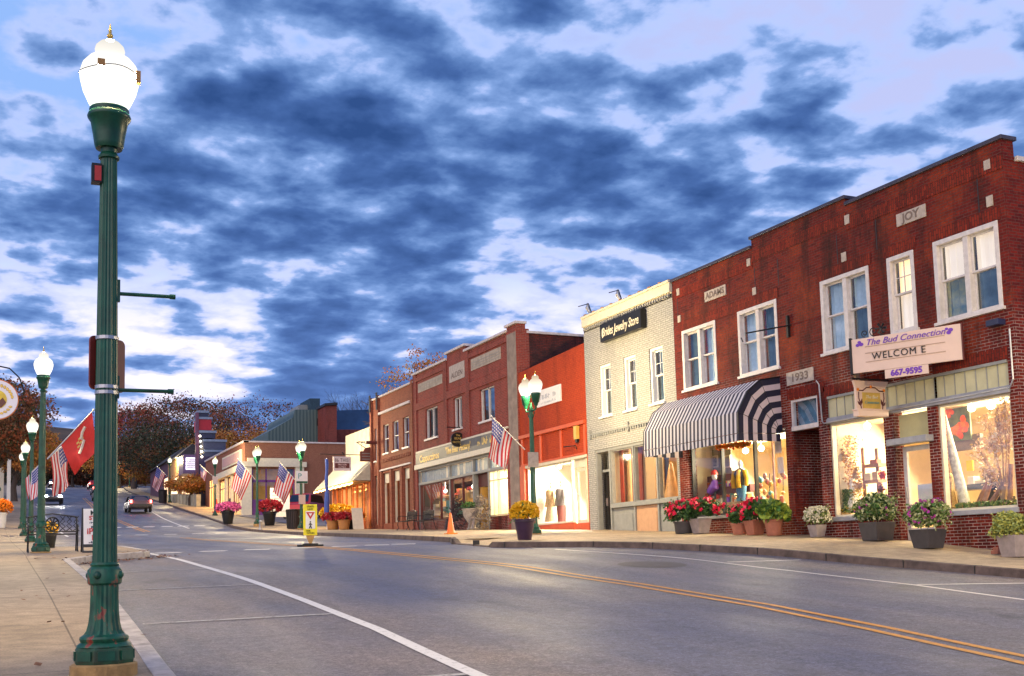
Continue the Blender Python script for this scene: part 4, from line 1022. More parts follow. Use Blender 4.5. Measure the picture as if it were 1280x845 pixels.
# near side wall facing back down the street, stepping up to the rear
g = FY(38.0)
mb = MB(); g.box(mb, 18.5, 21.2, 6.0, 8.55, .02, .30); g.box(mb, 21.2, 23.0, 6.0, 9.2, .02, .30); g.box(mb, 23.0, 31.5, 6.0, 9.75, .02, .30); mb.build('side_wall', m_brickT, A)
mb = MB(); g.box(mb, 18.4, 21.2, 8.55, 8.64, -.04, .36); g.box(mb, 21.14, 23.0, 9.2, 9.29, -.04, .36); g.box(mb, 22.94, 31.6, 9.75, 9.84, -.04, .36); mb.build('coping', m_copingw, A)
for (a, b, c, e) in [(46.55,48.10,5.52,6.90),(43.66,44.64,5.58,6.93),(40.25,41.75,5.55,6.88)]:
    mb = MB(); f.box(mb, a, a+.06, c, e, .08, .18); f.box(mb, b-.06, b, c, e, .08, .18); f.box(mb, a, b, e-.05, e, .08, .18); f.box(mb, a, b, c, c+.05, .08, .18); f.box(mb, (a+b)/2-.025, (a+b)/2+.025, c, e, .08, .16)
    f.box(mb, a-.05, b+.05, c-.08, c, -.08, .1)
    wn = mb.build('window', m_frame, A)
    mb = MB(); mb.quad(f.P(a,c,.13), f.P(b,c,.13), f.P(b,e,.13), f.P(a,e,.13)); mb.build('pane', m_glassd, wn)
    mb = MB(); mb.quad(f.P(a,c,.27), f.P(b,c,.27), f.P(b,e,.27), f.P(a,e,.27)); mb.build('curtain', m_curtd, wn)
mb = MB(); f.box(mb, 39.2, 49.25, 4.20, 4.42, -.18, .0); f.box(mb, 38.95, 49.3, 4.98, 5.06, -.08, 0); mb.build('cornice', m_framec, A, bevel=.01)
mb = MB(); f.box(mb, 39.2, 49.25, 4.42, 4.97, -.10, -.02); fb = mb.build('fascia', M('charcoal_fascia', (.10,.105,.11), .5, .2), A)
text('Cappuccinos', f, 47.45, 4.64, .46, m_gold, fb, d=-.106, squash=1.05, bold=.008); text("'The Bear Factory'", f, 44.0, 4.70, .40, m_gold, fb, d=-.106, squash=.95, bold=.012); scribble(f, 40.7, 4.74, 2.3, .30, m_gold, fb, d=-.106, seed=3)
mb = MB(); f.box(mb, 39.2, 49.2, 3.48, 3.58, .0, .25); f.box(mb, 39.2, 49.2, 4.10, 4.20, .0, .2)
for u in (39.22, 41.12, 42.7, 45.36, 49.18): f.box(mb, u-.05, u+.05, 1.2, 4.10, .02, .24)
mb.build('shop_front', m_grey, A)
mb = MB()
rr = random.Random(5)
for k in range(44): f.box(mb, 39.32+k*.222, 39.32+k*.222+.2, 3.60, 4.08, .12, .14, rr.choice((0,0,0,1,2)))
mb.build('transom_glass', [M('prism_glass', (.26,.32,.36), .25, .2), M('prism_glass_pale', (.62,.58,.46), .25, .1), M('prism_glass_blue', (.16,.24,.34), .25, .2)], A)
shop_window(A, f, 45.41, 49.13, 1.75, 3.48, posts=(46.6, 47.85), fm=m_maroon, glass=GLASS('street_glass', .30))
shop_window(A, f, 42.75, 45.31, 1.72, 3.48, posts=(44.0,), fm=m_maroon, glass=MATS['street_glass'])
shop_window(A, f, 39.27, 41.07, 1.68, 3.48, posts=(40.3,), fm=m_framec, c=.05, rails=(3.1,))
mb = MB(); f.box(mb, 45.3, 49.2, .7, 1.74, .03, .24); f.box(mb, 42.7, 45.3, .7, 1.70, .03, .24); f.box(mb, 39.2, 41.1, .7, 1.66, .03, .24); mb.build('stall_riser', m_brickA, A)
door(A, f, 41.35, 42.45, 1.25, 3.0, m_dark, d=.9, glass=m_glassd, mid=2.2)
mb = MB(); f.box(mb, 42.45, 42.66, 1.1, 2.95, .3, .6); mb.build('door_jamb', M('ochre_paint', (.50,.26,.05), .5), A)
mb = MB(); f.box(mb, 41.15, 42.7, 2.95, 3.48, .25, .3); mb.build('door_head', m_maroon, A)
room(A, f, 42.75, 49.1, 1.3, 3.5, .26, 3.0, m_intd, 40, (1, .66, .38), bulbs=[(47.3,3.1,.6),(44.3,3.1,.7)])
mb = MB(); rr = random.Random(21)
for k in range(60):
    px_ = rr.uniform(524, 587); q = at_x(px_, 640, 18.7).y; h_ = rr.uniform(1.6, 3.0); f.box(mb, q-.12, q+.12, h_, h_+rr.uniform(.1,.4), rr.uniform(.5,.9), 1.0, rr.randrange(5))
for z in (1.9, 2.4, 2.85): f.box(mb, 43.0, 51.0 if False else 49.0, z, z+.03, .7, 1.0, 3)
mb.build('display', [m_framec, m_teal, m_red, m_woodl, m_gold], A)  # coloured stock added to stand in for colourful reflections in the glass
room(A, f, 39.25, 41.1, 1.3, 3.5, .26, 2.2, m_int, 60, (1, .80, .45))
mb = MB(); mb.sphere(f.P(46.0,3.05,.4), .10,.10,.10, 12); mb.build('neon_light', EM('neon_red', (1, .06, .08), 26), A, smooth=True)
S6 = thing('round_sign', 'round black sign with small gold lettering, hung from a bar over the gold-lettered fascia', 'sign', (17.3, 43.9, 4.6))
mb = MB(); rc = at_y(572, 549.5, 43.75); ring = [(rc.x+.31*math.cos(k*.1963), 43.75, rc.z+.31*math.sin(k*.1963)) for k in range(32)]
mb.prism(ring, (0,-.04,0), (0,.04,0)); mb.build('board', m_black, S6)
g6 = FY(43.70)
for s, v, z in (('The', .18, .12), ('BEAR', .04, .14), ('FACTORY', -.12, .11)): text(s, g6, rc.x, rc.z+v, z, m_gold, S6, d=-.002)
mb = MB(); mb.tube([(18,43.75,rc.z+.52),(rc.x-.5,43.75,rc.z+.52)], .022, 6)
for x in (rc.x-.12, rc.x+.12): mb.tube([(x,43.75,rc.z+.52),(x,43.75,rc.z+.27)], .01, 4)
mb.build('bracket', m_black, S6)

# ------------------------------------------------------------------ narrow orange brick building
N3 = thing('brick_building', 'narrow rust brick building with slim upper windows and brick-pillared ground floor', 'building', (18, 53.1, 1.6))
holesN = [(53.45,54.28,5.46,6.92),(51.93,52.82,5.46,6.92),(50.40,51.26,5.46,6.92),(55.35,55.75,5.2,6.9)]+[(a,b,1.9,4.45) for a, b in ((50.3,51.3),(51.85,52.85),(53.45,54.45),(55.3,55.8))]
mb = MB(); f.front(mb, 49.64, 56.2, 1.0, 8.40, holesN, .3); shell(mb, f, 49.64, 56.2, 1.0, 8.3, 0, 13); mb.build('wall', [m_brickC, m_roof], N3)
mb = MB(); f.box(mb, 49.6, 56.25, 8.40, 8.48, -.08, .4); f.box(mb, 50.1, 54.8, 7.50, 7.62, -.10, 0); f.box(mb, 50.1, 54.7, 4.58, 4.66, -.10, 0); mb.build('cornice', m_copingw, N3)
mb = MB()
for u in (49.75, 54.95, 56.1): f.box(mb, u-.12, u+.12, 1.4, 8.55, -.10, 0)
for k in range(18): f.box(mb, 50.2+k*.25, 50.2+k*.25+.14, 5.0, 5.18, -.06, 0)
for u in (50.1, 51.55, 53.1, 54.65): f.box(mb, u-.16, u+.16, 1.4, 4.58, -.06, 0)
mb.build('pilaster', m_brickC, N3)
mb = MB()
for u in (54.95, 56.1): f.box(mb, u-.10, u+.10, 7.8, 8.7, -.14, -.10)
mb.build('downpipe', m_dark, N3)
for (a, b, c, e) in holesN[:4]:
    mb = MB(); f.box(mb, a, a+.05, c, e, .08, .18); f.box(mb, b-.05, b, c, e, .08, .18); f.box(mb, a, b, e-.05, e, .08, .18); f.box(mb, a, b, (c+e)/2-.02, (c+e)/2+.02, .08, .18); f.box(mb, a-.05, b+.05, c-.08, c, -.06, .1)
    wn = mb.build('window', m_frame, N3); mb = MB(); mb.quad(f.P(a,c,.13), f.P(b,c,.13), f.P(b,e,.13), f.P(a,e,.13)); mb.build('pane', m_glassd, wn)
    mb = MB(); mb.quad(f.P(a,c,.29), f.P(b,c,.29), f.P(b,e,.29), f.P(a,e,.29)); mb.build('curtain', m_curtd, wn)
for (a, b, c, e) in holesN[4:]:
    mb = MB(); f.box(mb, a, a+.05, c, e, .1, .2); f.box(mb, b-.05, b, c, e, .1, .2); f.box(mb, a, b, 3.95, e, .1, .2)
    wn = mb.build('shop_window', m_framec, N3); mb = MB(); mb.quad(f.P(a,c,.15), f.P(b,c,.15), f.P(b,3.95,.15), f.P(a,3.95,.15)); mb.build('pane', m_glass, wn)
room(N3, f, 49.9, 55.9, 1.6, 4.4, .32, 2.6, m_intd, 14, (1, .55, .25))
mb = MB(); f.box(mb, 53.6, 54.3, 3.4, 3.9, .35, .4); f.box(mb, 52.0, 52.6, 2.6, 3.8, .4, .45, 1); mb.build('display', [m_forange, m_gold], N3)

# ------------------------------------------------------------------ cream board-and-shingle shop with string lights
K = thing('shingled_shop', 'cream boarded shop with sloping shingled canopy edged with orange string lights', 'shop', (18, 60.5, 1.9))
m_board = M('cream_boards', (.60,.56,.44), .7, .12, 4)
mb = MB(); f.front(mb, 56.25, 64.0, 1.4, 4.6, [(57.2,62.9,2.2,4.2)], .25); shell(mb, f, 56.25, 64.0, 1.4, 4.6, 0, 9, zr=4.55); mb.build('wall', [M('rust_boards', (.36,.12,.05), .7, .2, 4), m_roof], K)
mb = MB(); f.box(mb, 56.3, 62.7, 4.3, 7.30, .5, .8); mb.build('upper_wall', m_board, K)
mb = MB()
for k in range(26): f.box(mb, 56.42+k*.245, 56.44+k*.245, 5.5, 7.28, .48, .5)
mb.build('batten', M('cream_batten', (.48,.44,.34), .7), K)
mb = MB()
rows = 7
for k in range(rows):
    z0, z1 = 4.25+(5.75-4.25)*k/rows, 4.25+(5.75-4.25)*(k+1)/rows; d0, d1 = -1.0+1.5*k/rows, -1.0+1.5*(k+1)/rows
    n = 22
    for j in range(n):
        a = 56.3+(64.1-56.3)*j/n; b = a+(64.1-56.3)/n-.02
        mb.quad(f.P(a,z0-.03,d0-.03), f.P(b,z0-.03,d0-.03), f.P(b,z1,d1), f.P(a,z1,d1), j % 2)
mb.quad(f.P(64.1,4.25,-1.0), f.P(64.1,4.25,.5), f.P(64.1,5.75,.5), f.P(64.1,5.75,.5)); mb.quad(f.P(56.3,4.25,-1.0), f.P(56.3,4.25,.5), f.P(56.3,5.75,.5), f.P(56.3,5.75,.5)); mb.quad(f.P(56.3,4.22,-1.0), f.P(64.1,4.22,-1.0), f.P(64.1,4.22,.2), f.P(56.3,4.22,.2))
mb.build('shingle_canopy', [M('shingle', (.50,.46,.34), .8, .2, 6), M('shingle_pale', (.58,.53,.40), .8, .2, 6)], K)
mb = MB()
for u in (56.6, 57.6, 58.9, 59.6, 60.9, 61.7, 62.8, 63.6): f.box(mb, u-.09, u+.09, 1.6, 4.2, -.05, 0)
mb.build('post', m_orange, K)
shop_window(K, f, 57.25, 62.85, 2.25, 4.2, posts=(58.3, 59.3, 60.3, 61.3), fm=m_wood, glass=m_glass)
room(K, f, 56.6, 63.7, 1.9, 4.3, .3, 2.6, m_int, 55, (1, .5, .2))
mb = MB()
for k in range(30):
    p = f.P(56.5+k*.26, 4.13-.05*math.sin(k*.9)**2, -1.02); mb.sphere(p, .05,.05,.05, 6)
mb.build('string_light', EM('string_lights', (1, .42, .10), 18), K)
# ------------------------------------------------------------------ beyond the parking lot
def on_grp(px, py, Y): p = at_y(px, py, Y); return p.x, p.z
P_ = thing('corner_shop', 'tan brick corner shop with cream pillars and purple panels under lit windows', 'shop', (18, 89, 3.8))
F9 = FY(89.0); top = 9.7
mb = MB(); F9.front(mb, 18, 34, 3.0, top, [(18.55,22.0,4.1,7.6)], .3); mb.quad((18,107,3),(34,107,3),(34,107,top),(18,107,top)); mb.quad((34,89,3),(34,107,3),(34,107,top),(34,89,top)); mb.quad((18,89,top-.3),(34,89,top-.3),(34,107,top-.3),(18,107,top-.3),1)
f.front(mb, 89, 107, 3.0, top, [(90.2,93.2,4.0,7.3),(94,95.6,3.5,7.3),(96.4,99.5,4.4,7.3),(101,105,4.9,7.8)], .3)
mb.build('wall', [m_brickF, m_roof], P_)
mb = MB(); F9.box(mb, 17.7, 18.5, 3.2, 8.0, -.25, .02); F9.box(mb, 22.0, 22.7, 3.4, 8.0, -.25, .02); F9.box(mb, 17.6, 22.9, 7.75, 8.15, -.35, .02); F9.box(mb, 18.2, 22.6, 8.15, 8.45, -.15, .02)
for u in (89.0, 93.5, 95.9, 99.8): f.box(mb, u-.25+.25, u+.5, 3.2, 7.6, -.2, 0)
f.box(mb, 88.8, 101, 7.45, 7.95, -.4, 0); f.box(mb, 90, 98, 8.25, 9.25, -.12, 0)
mb.build('pillar', m_framec, P_)
mb = MB(); f.box(mb, 90.3, 97.7, 8.4, 9.1, -.15, -.12); mb.build('fascia_board', M('pink_board', (.55,.33,.32), .6), P_)
mb = MB(); F9.box(mb, 17.9, 34.1, top, top+.12, -.1, .3); f.box(mb, 88.9, 107, top, top+.15, -.12, .3); mb.build('coping', m_copingw, P_)
mb = MB(); F9.box(mb, 18.56, 21.99, 3.5, 5.15, -.06, -.01); F9.box(mb, 18.55, 22.0, 6.55, 6.72, .02, .12)
for u in (18.6, 19.7, 20.85, 21.95): F9.box(mb, u-.05, u+.05, 5.15, 7.6, .02, .12)
mb.build('purple_panel', m_purplep, P_)
mb = MB(); mb.quad(F9.P(18.56,5.15,.1), F9.P(21.99,5.15,.1), F9.P(21.99,7.6,.1), F9.P(18.56,7.6,.1)); f_ = mb.build('shop_window', m_glass, P_)
mb = MB()
for a, b, c, e in [(90.2,93.2,4.0,7.3),(94,95.6,3.5,7.3),(96.4,99.5,4.4,7.3),(101,105,4.9,7.8)]:
    for k in range(5): u = a+(b-a)*k/4; f.box(mb, u-.05, u+.05, c, e, .05, .12)
    f.box(mb, a, b, e-.7, e-.62, .05, .12)
mb.build('window_bars', m_framec, P_)
mb = MB(); mb.box(18.35, 33, 89.35, 89.45, 3.2, 3.4); mb.box(18.4, 25, 93, 93.1, 3.4, 8)
mb.build('interior', m_int, P_)
room(P_, f, 89.4, 106.5, 3.6, 8.0, .3, 3.2, M('shop_wall_amber', (.62,.34,.08), .8, .2, 2), 420, (1, .62, .22))
mb = MB(); rr = random.Random(11)
for k in range(9): x = 18.8+k*.36; F9.box(mb, x, x+.22, 5.2, 5.3+rr.uniform(.2,1.3), .5, .7, k % 3)
mb.build('display', [m_orange, m_wood, m_gold], P_)
# the metal-clad building, its chimney and the blue-roofed block behind
G_ = thing('metal_clad_building', 'grey-green metal clad building with rooftop boxes and sloping left shoulder, behind the parking lot', 'building', (27, 112, 5))
Yb = 112
def poly_block(name, mat, pts, Y, depth, root):
    P = [Vector((at_y(px, py, Y).x, Y, at_y(px, py, Y).z)) for px, py in pts]
    mb = MB(); mb.prism(P, (0,0,0), (0,depth,0)); return mb.build(name, mat, root)
m_clad, tcl, bcl = newmat('ribbed_cladding')
_w = tcl.nodes.new('ShaderNodeTexWave'); _w.bands_direction = 'X'; _w.inputs['Scale'].default_value = .9; _w.inputs['Distortion'].default_value = 1.2; _w.inputs['Detail'].default_value = 3
_g2 = tcl.nodes.new('ShaderNodeNewGeometry'); tcl.links.new(_g2.outputs['Position'], _w.inputs[0])
_r2 = tcl.nodes.new('ShaderNodeValToRGB'); _r2.color_ramp.elements[0].color = (.05,.09,.09,1); _r2.color_ramp.elements[1].color = (.12,.17,.15,1); tcl.links.new(_w.outputs[0], _r2.inputs[0]); tcl.links.new(_r2.outputs[0], bcl.inputs['Base Color']); bcl.inputs['Roughness'].default_value = .5
poly_block('wall', m_clad, [(333,600),(407,600),(407,512),(369,512),(366,522),(335,540)], Yb, 12, G_)
poly_block('rooftop_box', M('dark_teal_box', (.025,.06,.085), .6, .3), [(388,514),(400,514),(400,498),(387,498)], Yb+2, 4, G_); poly_block('rooftop_box', m_grey, [(372,514),(386,514),(384,506),(374,506)], Yb+3, 4, G_)
poly_block('window', m_dark, [(396,532),(404,532),(404,523),(396,523)], Yb-.1, .2, G_)
C_ = thing('brick_chimney', 'broad red brick chimney block between metal clad building and blue-roofed block', 'chimney', (33, 108, 5))
poly_block('stack', m_brickB, [(407,600),(421,600),(421,505),(407,506)], 109, 3, C_); poly_block('cap', m_dark, [(406,507),(422,506),(422,503),(406,504)], 108.8, 3.4, C_)
D_ = thing('blue_roofed_building', 'brick block with dark blue glazed upper storey behind the cream boarded shop', 'building', (38, 114, 5))
poly_block('wall', m_brickB, [(418,620),(500,620),(500,537),(418,537)], 114, 12, D_); poly_block('upper_storey', M('blue_glazing', (.025,.075,.19), .25, .5, .25), [(419,537),(500,537),(500,511),(419,513)], 114.2, 11, D_)
# theatre with stepped vertical sign and lit marquee
T_ = thing('theatre', 'small theatre with stepped navy and red pylon over its front, far up the street', 'theatre', (17.5, 110, 6))
mb = MB(); mb.box(18.2, 26, 110.2, 124, 5, 10.6); mb.build('wall', m_plum, T_)
mz = at_y(254, 575, 110).z
for (x0, y0, x1, y1, mt) in ((247,516,260,523,m_navy),(247,524,264,538,M('crimson_panel', (.40,.012,.03), .5, .1)),(249,541,269,548,m_navy),(254,552,282,562,M('slate_panel', (.06,.07,.13), .5, .2)),(255,565,281,577,MATS['slate_panel'])):
    a = at_y(x0, y0, 110); b = at_y(x1, y1, 110)
    mb = MB(); mb.box(a.x, b.x, 109.9, 112, b.z, a.z); mb.build('pylon_tier', mt, T_)
    mb = MB(); mb.box(a.x-.06, b.x+.1, 109.8, 112.1, a.z, a.z+.22); mb.build('pylon_ledge', M('slate_blue_ledge', (.20,.26,.38), .5), T_)
a = at_y(245, 516, 110); mb = MB(); mb.box(a.x-.05, a.x+.22, 109.7, 110.2, 6.5, a.z); mb.build('mast', M('mast_plum', (.14,.05,.10), .5), T_)
a = at_y(247, 632, 110); b = at_y(262, 590, 110); mb = MB(); mb.box(a.x, b.x, 109.8, 112, a.z-.6, b.z+1.5); mb.build('entrance_pier', M('pier_navy', (.03,.02,.07), .5), T_)
for k in range(5):
    p = at_y(250+k*.6, 545+k*6.5, 109.6); mb = MB(); mb.sphere(p, .10,.10,.10, 8); mb.build('bulb', m_bulb, T_)
Q_ = thing('marquee', 'lit cinema marquee showing three white lines of letters, projecting beside the stepped pylon', 'marquee', (15, 111, 9.5))
a = at_y(229, 568, 111); b = at_y(251, 592, 111)
mb = MB(); mb.box(a.x, b.x+1.2, 111, 114, b.z, a.z); mb.build('box', M('marquee_plum', (.13,.08,.20), .5), Q_)
a = at_y(232.5, 572, 110.9); b = at_y(247.5, 587, 110.9)
mb = MB(); mb.box(a.x, b.x, 110.9, 110.98, b.z, a.z); pn = mb.build('lit_panel', EM('marquee_light', (.92,.86,1.0), 1.9), Q_)
gq = FY(110.88)
for k, s in enumerate(('NOW', 'ALL SEATS', 'SHOWING')):
    pass
for k in range(2):
    z = b.z+(a.z-b.z)*(k+1)/3; mb = MB(); mb.box(a.x, b.x, 110.84, 110.9, z-.035, z+.035); mb.build('letter_track', m_plum, pn)
for j in range(3):
    rr = random.Random(j); z = b.z+(a.z-b.z)*(j+.5)/3; mb = MB()
    for k in range(9):
        x = a.x+.08+(b.x-a.x-.2)*k/9
        if rr.random() < .85: mb.box(x, x+.07, 110.85, 110.9, z-.13, z+.13)
    mb.build('letter_row', M('marquee_letter', (.30,.20,.36), .5), pn)
# further shop fronts past the theatre
for (nm, lab, Y0, Y1, X, h, mt) in (('shop', 'distant ochre gabled shop just beyond the marquee', 116, 124, 16.9, 4.6, M('ochre_wall', (.34,.19,.08), .7, .2)), ('shop', 'distant plum-coloured low shop past the ochre one', 128, 146, 17.8, 4.4, m_plum)):
    DW = 2.6; z = gz(16, Y0); s = thing(nm, lab, 'shop', (X, Y0, z))
    mb = MB(); mb.box(X, X+DW, Y0, Y1, z-1, z+h); mb.build('wall', mt, s)
    mb = MB(); mb.prism([(X-.3,Y0-.3,z+h),(X+DW+.3,Y0-.3,z+h),(X+DW/2,Y0-.3,z+h+1.4)], (0,0,0), (0,Y1-Y0+.6,0)); mb.build('roof', m_roof, s)
    mb = MB(); mb.box(X+.3, X+1.6, Y0-.06, Y0-.02, z+.6, z+2.6); mb.box(X-.05, X, Y0+1, Y0+5, z+.6, z+2.6); mb.build('lit_window', EM('far_window', (1,.62,.28), 1.6), s)
RWl = thing('retaining_wall', 'low pale stone retaining wall curving round the corner below the marquee', 'wall', (16.5, 112, 6))
mb = MB()
for k in range(12):
    y0, y1 = 106+k*1.6, 106+(k+1)*1.6; x = 17.0-.9*k/12; z = gz(16, y0); mb.box(x, x+.4, y0, y1+.01, z-.3, z+1.15-.04*k)
mb.build('wall', M('pale_stone_wall', (.36,.33,.25), .8, .2, 3), RWl)

# ------------------------------------------------------------------ street lamps
def lamp_proto(double=False):
    """base at z=0 on its footing; 4.6 m"""
    root = thing('street_lamp', 'x', 'street lamp', (0, 0, 0))
    s = 1.0
    mb = MB(); mb.lathe([(.225,-.35),(.225,-.01),(.21,0)], 20); mb.build('footing', m_footing, root, local=True)
    mb = MB(); mb.lathe([(.20,0),(.205,.02),(.20,.10),(.185,.115)], 8, ph=.39); 
    for k in range(8):
        a = .39+math.pi/8+k*math.pi/4; c, sn = math.cos(a), math.sin(a); q = .187
        e = Vector((-sn, c, 0)); p = Vector((c*q, sn*q, .058)); mb.prism([p-e*.055+Vector((0,0,-.032)), p+e*.055+Vector((0,0,-.032)), p+e*.055+Vector((0,0,.032)), p-e*.055+Vector((0,0,.032))], (0,0,0), (c*.012, sn*.012, 0), 1)
    mb.build('plinth', [m_rust, m_green], root, local=True)
    mb = MB()
    mb.lathe([(.185,.115),(.178,.13),(.155,.145),(.16,.155),(.166,.17),(.16,.185),(.14,.195),(.135,.20)], 32)
    mb.build('base_moulding', m_flake, root, smooth=True, local=True)
    NF = 40
    fl = lambda z: .075
    mb = MB(); mb.lathe([(.134,.20),(.118,.225),(.105,.28),(.097,.36),(.094,.46),(.094,.54)], NF, flute=fl); mb.build('flared_base', m_flake, root, local=True)
    mb = MB(); mb.lathe([(.10,.54),(.114,.552),(.116,.575),(.116,.64),(.106,.655),(.092,.668),(.098,.68),(.09,.695)], 32)
    for k in range(4):
        a = -2.1+k*math.pi/2; p = Vector((.108*math.cos(a), .108*math.sin(a), .607)); mb.sphere(p, .03, .03, .03, 10)
    mb.build('collar', m_flake, root, smooth=True, local=True)
    mb = MB(); mb.lathe([(.084,.695),(.082,.8),(.078,1.6),(.070,2.6),(.058,3.62)], NF, flute=fl); mb.build('shaft', m_green, root, local=True)
    mb = MB(); mb.lathe([(.058,3.62),(.072,3.625),(.075,3.64),(.066,3.655),(.055,3.67),(.06,3.70),(.092,3.70),(.10,3.72),(.104,3.74),(.112,3.80),(.13,3.90),(.148,3.925),(.153,3.94),(.146,3.96),(.137,3.975),(.14,3.99),(.137,4.0)], 32)
    if not double: mb.build('capital', m_green, root, smooth=True, local=True)
    def globe(x, y, z0):
        mb = MB(); mb.lathe([(.125,4.0),(.15,4.05),(.185,4.13),(.207,4.22),(.208,4.26),(.19,4.33),(.15,4.38),(.108,4.41),(.10,4.43),(.106,4.45),(.098,4.48),(.07,4.51),(.03,4.53),(.01,4.535)], 28, (x, y, z0)); g_ = mb.build('globe', m_lampg, root, smooth=True, local=True)
        mb = MB(); mb.lathe([(.03,4.53),(.012,4.545),(.022,4.56),(.02,4.575),(.010,4.585),(.012,4.6),(.002,4.66)], 12, (x, y, z0)); mb.build('finial', m_gold, root, smooth=True, local=True)
        return g_
    if not double:
        globe(0, 0, 0)
    else:
        for sg in (-1, 1):
            y = .34*sg
            mb = MB(); mb.lathe([(.05,3.62),(.066,3.66),(.07,3.70),(.10,3.73),(.135,3.92),(.148,3.95),(.137,4.0)], 24, (0, y, .1)); mb.build('capital', m_green, root, smooth=True, local=True)
            mb = MB(); mb.tube([(0,0,3.62),(0,y*.5,3.60),(0,y*.9,3.62),(0,y,3.74)], .03, 8); mb.tube([(0,0,3.35),(0,y*.4,3.42),(0,y*.7,3.55)], .018, 6); mb.build('arm', m_green, root, local=True)
            globe(0, y, .1)
        mb = MB(); mb.lathe([(.06,3.6),(.075,3.64),(.05,3.72),(.03,3.8),(.01,3.86)], 16); mb.build('hub', m_green, root, smooth=True, local=True)
    for y in ((-.34, .34) if double else (0,)):
        l = bpy.data.lights.new('lamp_light', 'POINT'); l.energy = 1250 if double else 2000; l.color = (1.0,.78,.42); l.shadow_soft_size = .12
        lo = bpy.data.objects.new('lamp_light', l); COL.objects.link(lo); lo.parent = root; lo.location = (0, y, 4.25+(.1 if double else 0))
    return root
single = lamp_proto(); double = lamp_proto(True)
LL = [('nearest green fluted street lamp, rusty base on orange footing, filling the left of the photo', (.72,8.4,-.65)),
      ('second green street lamp on the left pavement, beside the iron bench', (.98,27.3,.42)),
      ('third green lamp on the left pavement, just past the bench lamp', (1.25,44.4,1.05)),
      ('fourth green lamp along the left pavement, half behind the third', (1.36,58.5,1.67)),
      ('fifth and farthest green lamp on the left pavement', (1.52,71.5,2.47))]
RL = [('double-globed green lamp by the yellow mum pot and dress shop', (14.34,29.46,.69), 1),
      ('double-globed green lamp beside the litter bin and parking sign', (14.9,58.9,1.87), 1),
      ('single-globed lamp in front of the purple-panelled corner shop', (14.45,67.8,2.45), 1),
      ('single-globed lamp on the far pavement left of the corner shop', (15.59,88.4,3.88), 0),
      ('single-globed lamp below the marquee beside the dark litter bin', (16.1,116.7,6.5), 0),
      ('left of the two farthest lamps at the top of the street', (19.6,204,14.2), 0), ('right of the two farthest lamps at the top of the street', (21.4,204,14.2), 0), ('unseen double-globed lamp added to light the right pavement near the JOY building corner', (14.85,8.6,-.62), 1)]  # last lamp is added out of view to light the near pavement
lamps = []
first = {0: True, 1: True}
for lab, loc, k in [(a, b, 0) for a, b in LL] + RL:
    p = (single, double)[k]
    if first[k]: o = p; first[k] = False
    else: o = copy_tree(p)
    o.location = loc; tag(o, lab, 'street lamp', 'green street lamps'); lamps.append(o)
# fittings of the nearest lamp only
nl = lamps[0]
mb = MB()
for z, L_ in ((2.63,.37),(1.925,.36)):
    mb.tube([(.06,0,z),(.07+L_,-.02,z-.0)], .014, 8); mb.tube([(.06+L_,-.02,z),(.10+L_,-.02,z)], .019, 8); mb.box(.062,.085,-.02,.02,z-.06,z+.10)
mb.build('banner_arm', m_green, nl, local=True)
mb = MB()
for z in (2.295, 1.94, 1.90): mb.lathe([(.081,z-.012),(.081,z+.012)], 24)
mb.build('strap', m_silver, nl, local=True)
mb = MB(); ring = [(.211*math.cos(k*.2094), .211*math.sin(k*.2094), 4.255+.01*math.sin(k*.6)) for k in range(31)]; mb.tube(ring, .004, 4); mb.build('globe_band', m_grey, nl, local=True)
mb = MB(); mb.box(-.10,-.05,-.215,-.19,4.24,4.29); mb.box(.17,.205,-.12,-.07,4.19,4.28); mb.build('clip', M('clip_amber', (.40,.20,.05), .5), nl, local=True)
mb = MB(); mb.box(-.12,-.05,-.05,.03,3.43,3.57); mb.box(-.10,-.055,-.056,-.05,3.44,3.55,1); mb.build('switch_box', [m_black, m_red], nl, local=True)
SGN = thing('parking_sign', 'rounded sign plate with dark red back, strapped behind the nearest lamp', 'sign', (.76, 8.5, 1.3))
e1 = Vector((.82,.57,0)); e2 = Vector((-.57,.82,0)); cc = Vector((.735, 8.50, 1.475)); mb = MB(); pts = []
for (sx, sy) in ((1,1),(-1,1),(-1,-1),(1,-1)):
    for k in range(5):
        a = math.atan2(sy, sx)-math.pi/4+k*math.pi/8; pts.append(cc+e1*(sx*.115+.04*math.cos(a))+Vector((0,0,sy*.155+.04*math.sin(a))))
mb.prism(pts, e2*-.0, e2*.015); mb.build('plate', M('sign_back', (.20,.03,.025), .4, .2), SGN)

# small signs strapped to the right-hand lamps
for lab, loc, w_, h_, mt in (('grey parking notice on the lamp by the yellow mums', (14.28,29.3,2.62), .34, .44, m_stone), ('green and white parking sign on the litter-bin lamp', (14.9,58.75,4.25), .62, .66, m_white), ('small buff notice below the green and white parking sign', (14.9,58.75,3.15), .36, .5, m_signp), ('small buff notice on the lamp left of the corner shop', (15.55,88.2,6.3), .4, .6, m_signp)):
    s = thing('street_sign', lab, 'sign', loc); mb = MB(); mb.box(loc[0]-w_/2, loc[0]+w_/2, loc[1]-.03, loc[1]-.012, loc[2], loc[2]+h_); b_o = mb.build('plate', mt, s, bevel=.004)
    g_ = FY(loc[1]-.03)
    if w_ > .5: text('P', g_, loc[0]-.12, loc[2]+.38, .42, m_teal, s, d=-.004); mb = MB(); g_.box(mb, loc[0]-w_/2+.01, loc[0]+w_/2-.01, loc[2]+.01, loc[2]+.12, -.004, 0); mb.build('band', m_green, s)

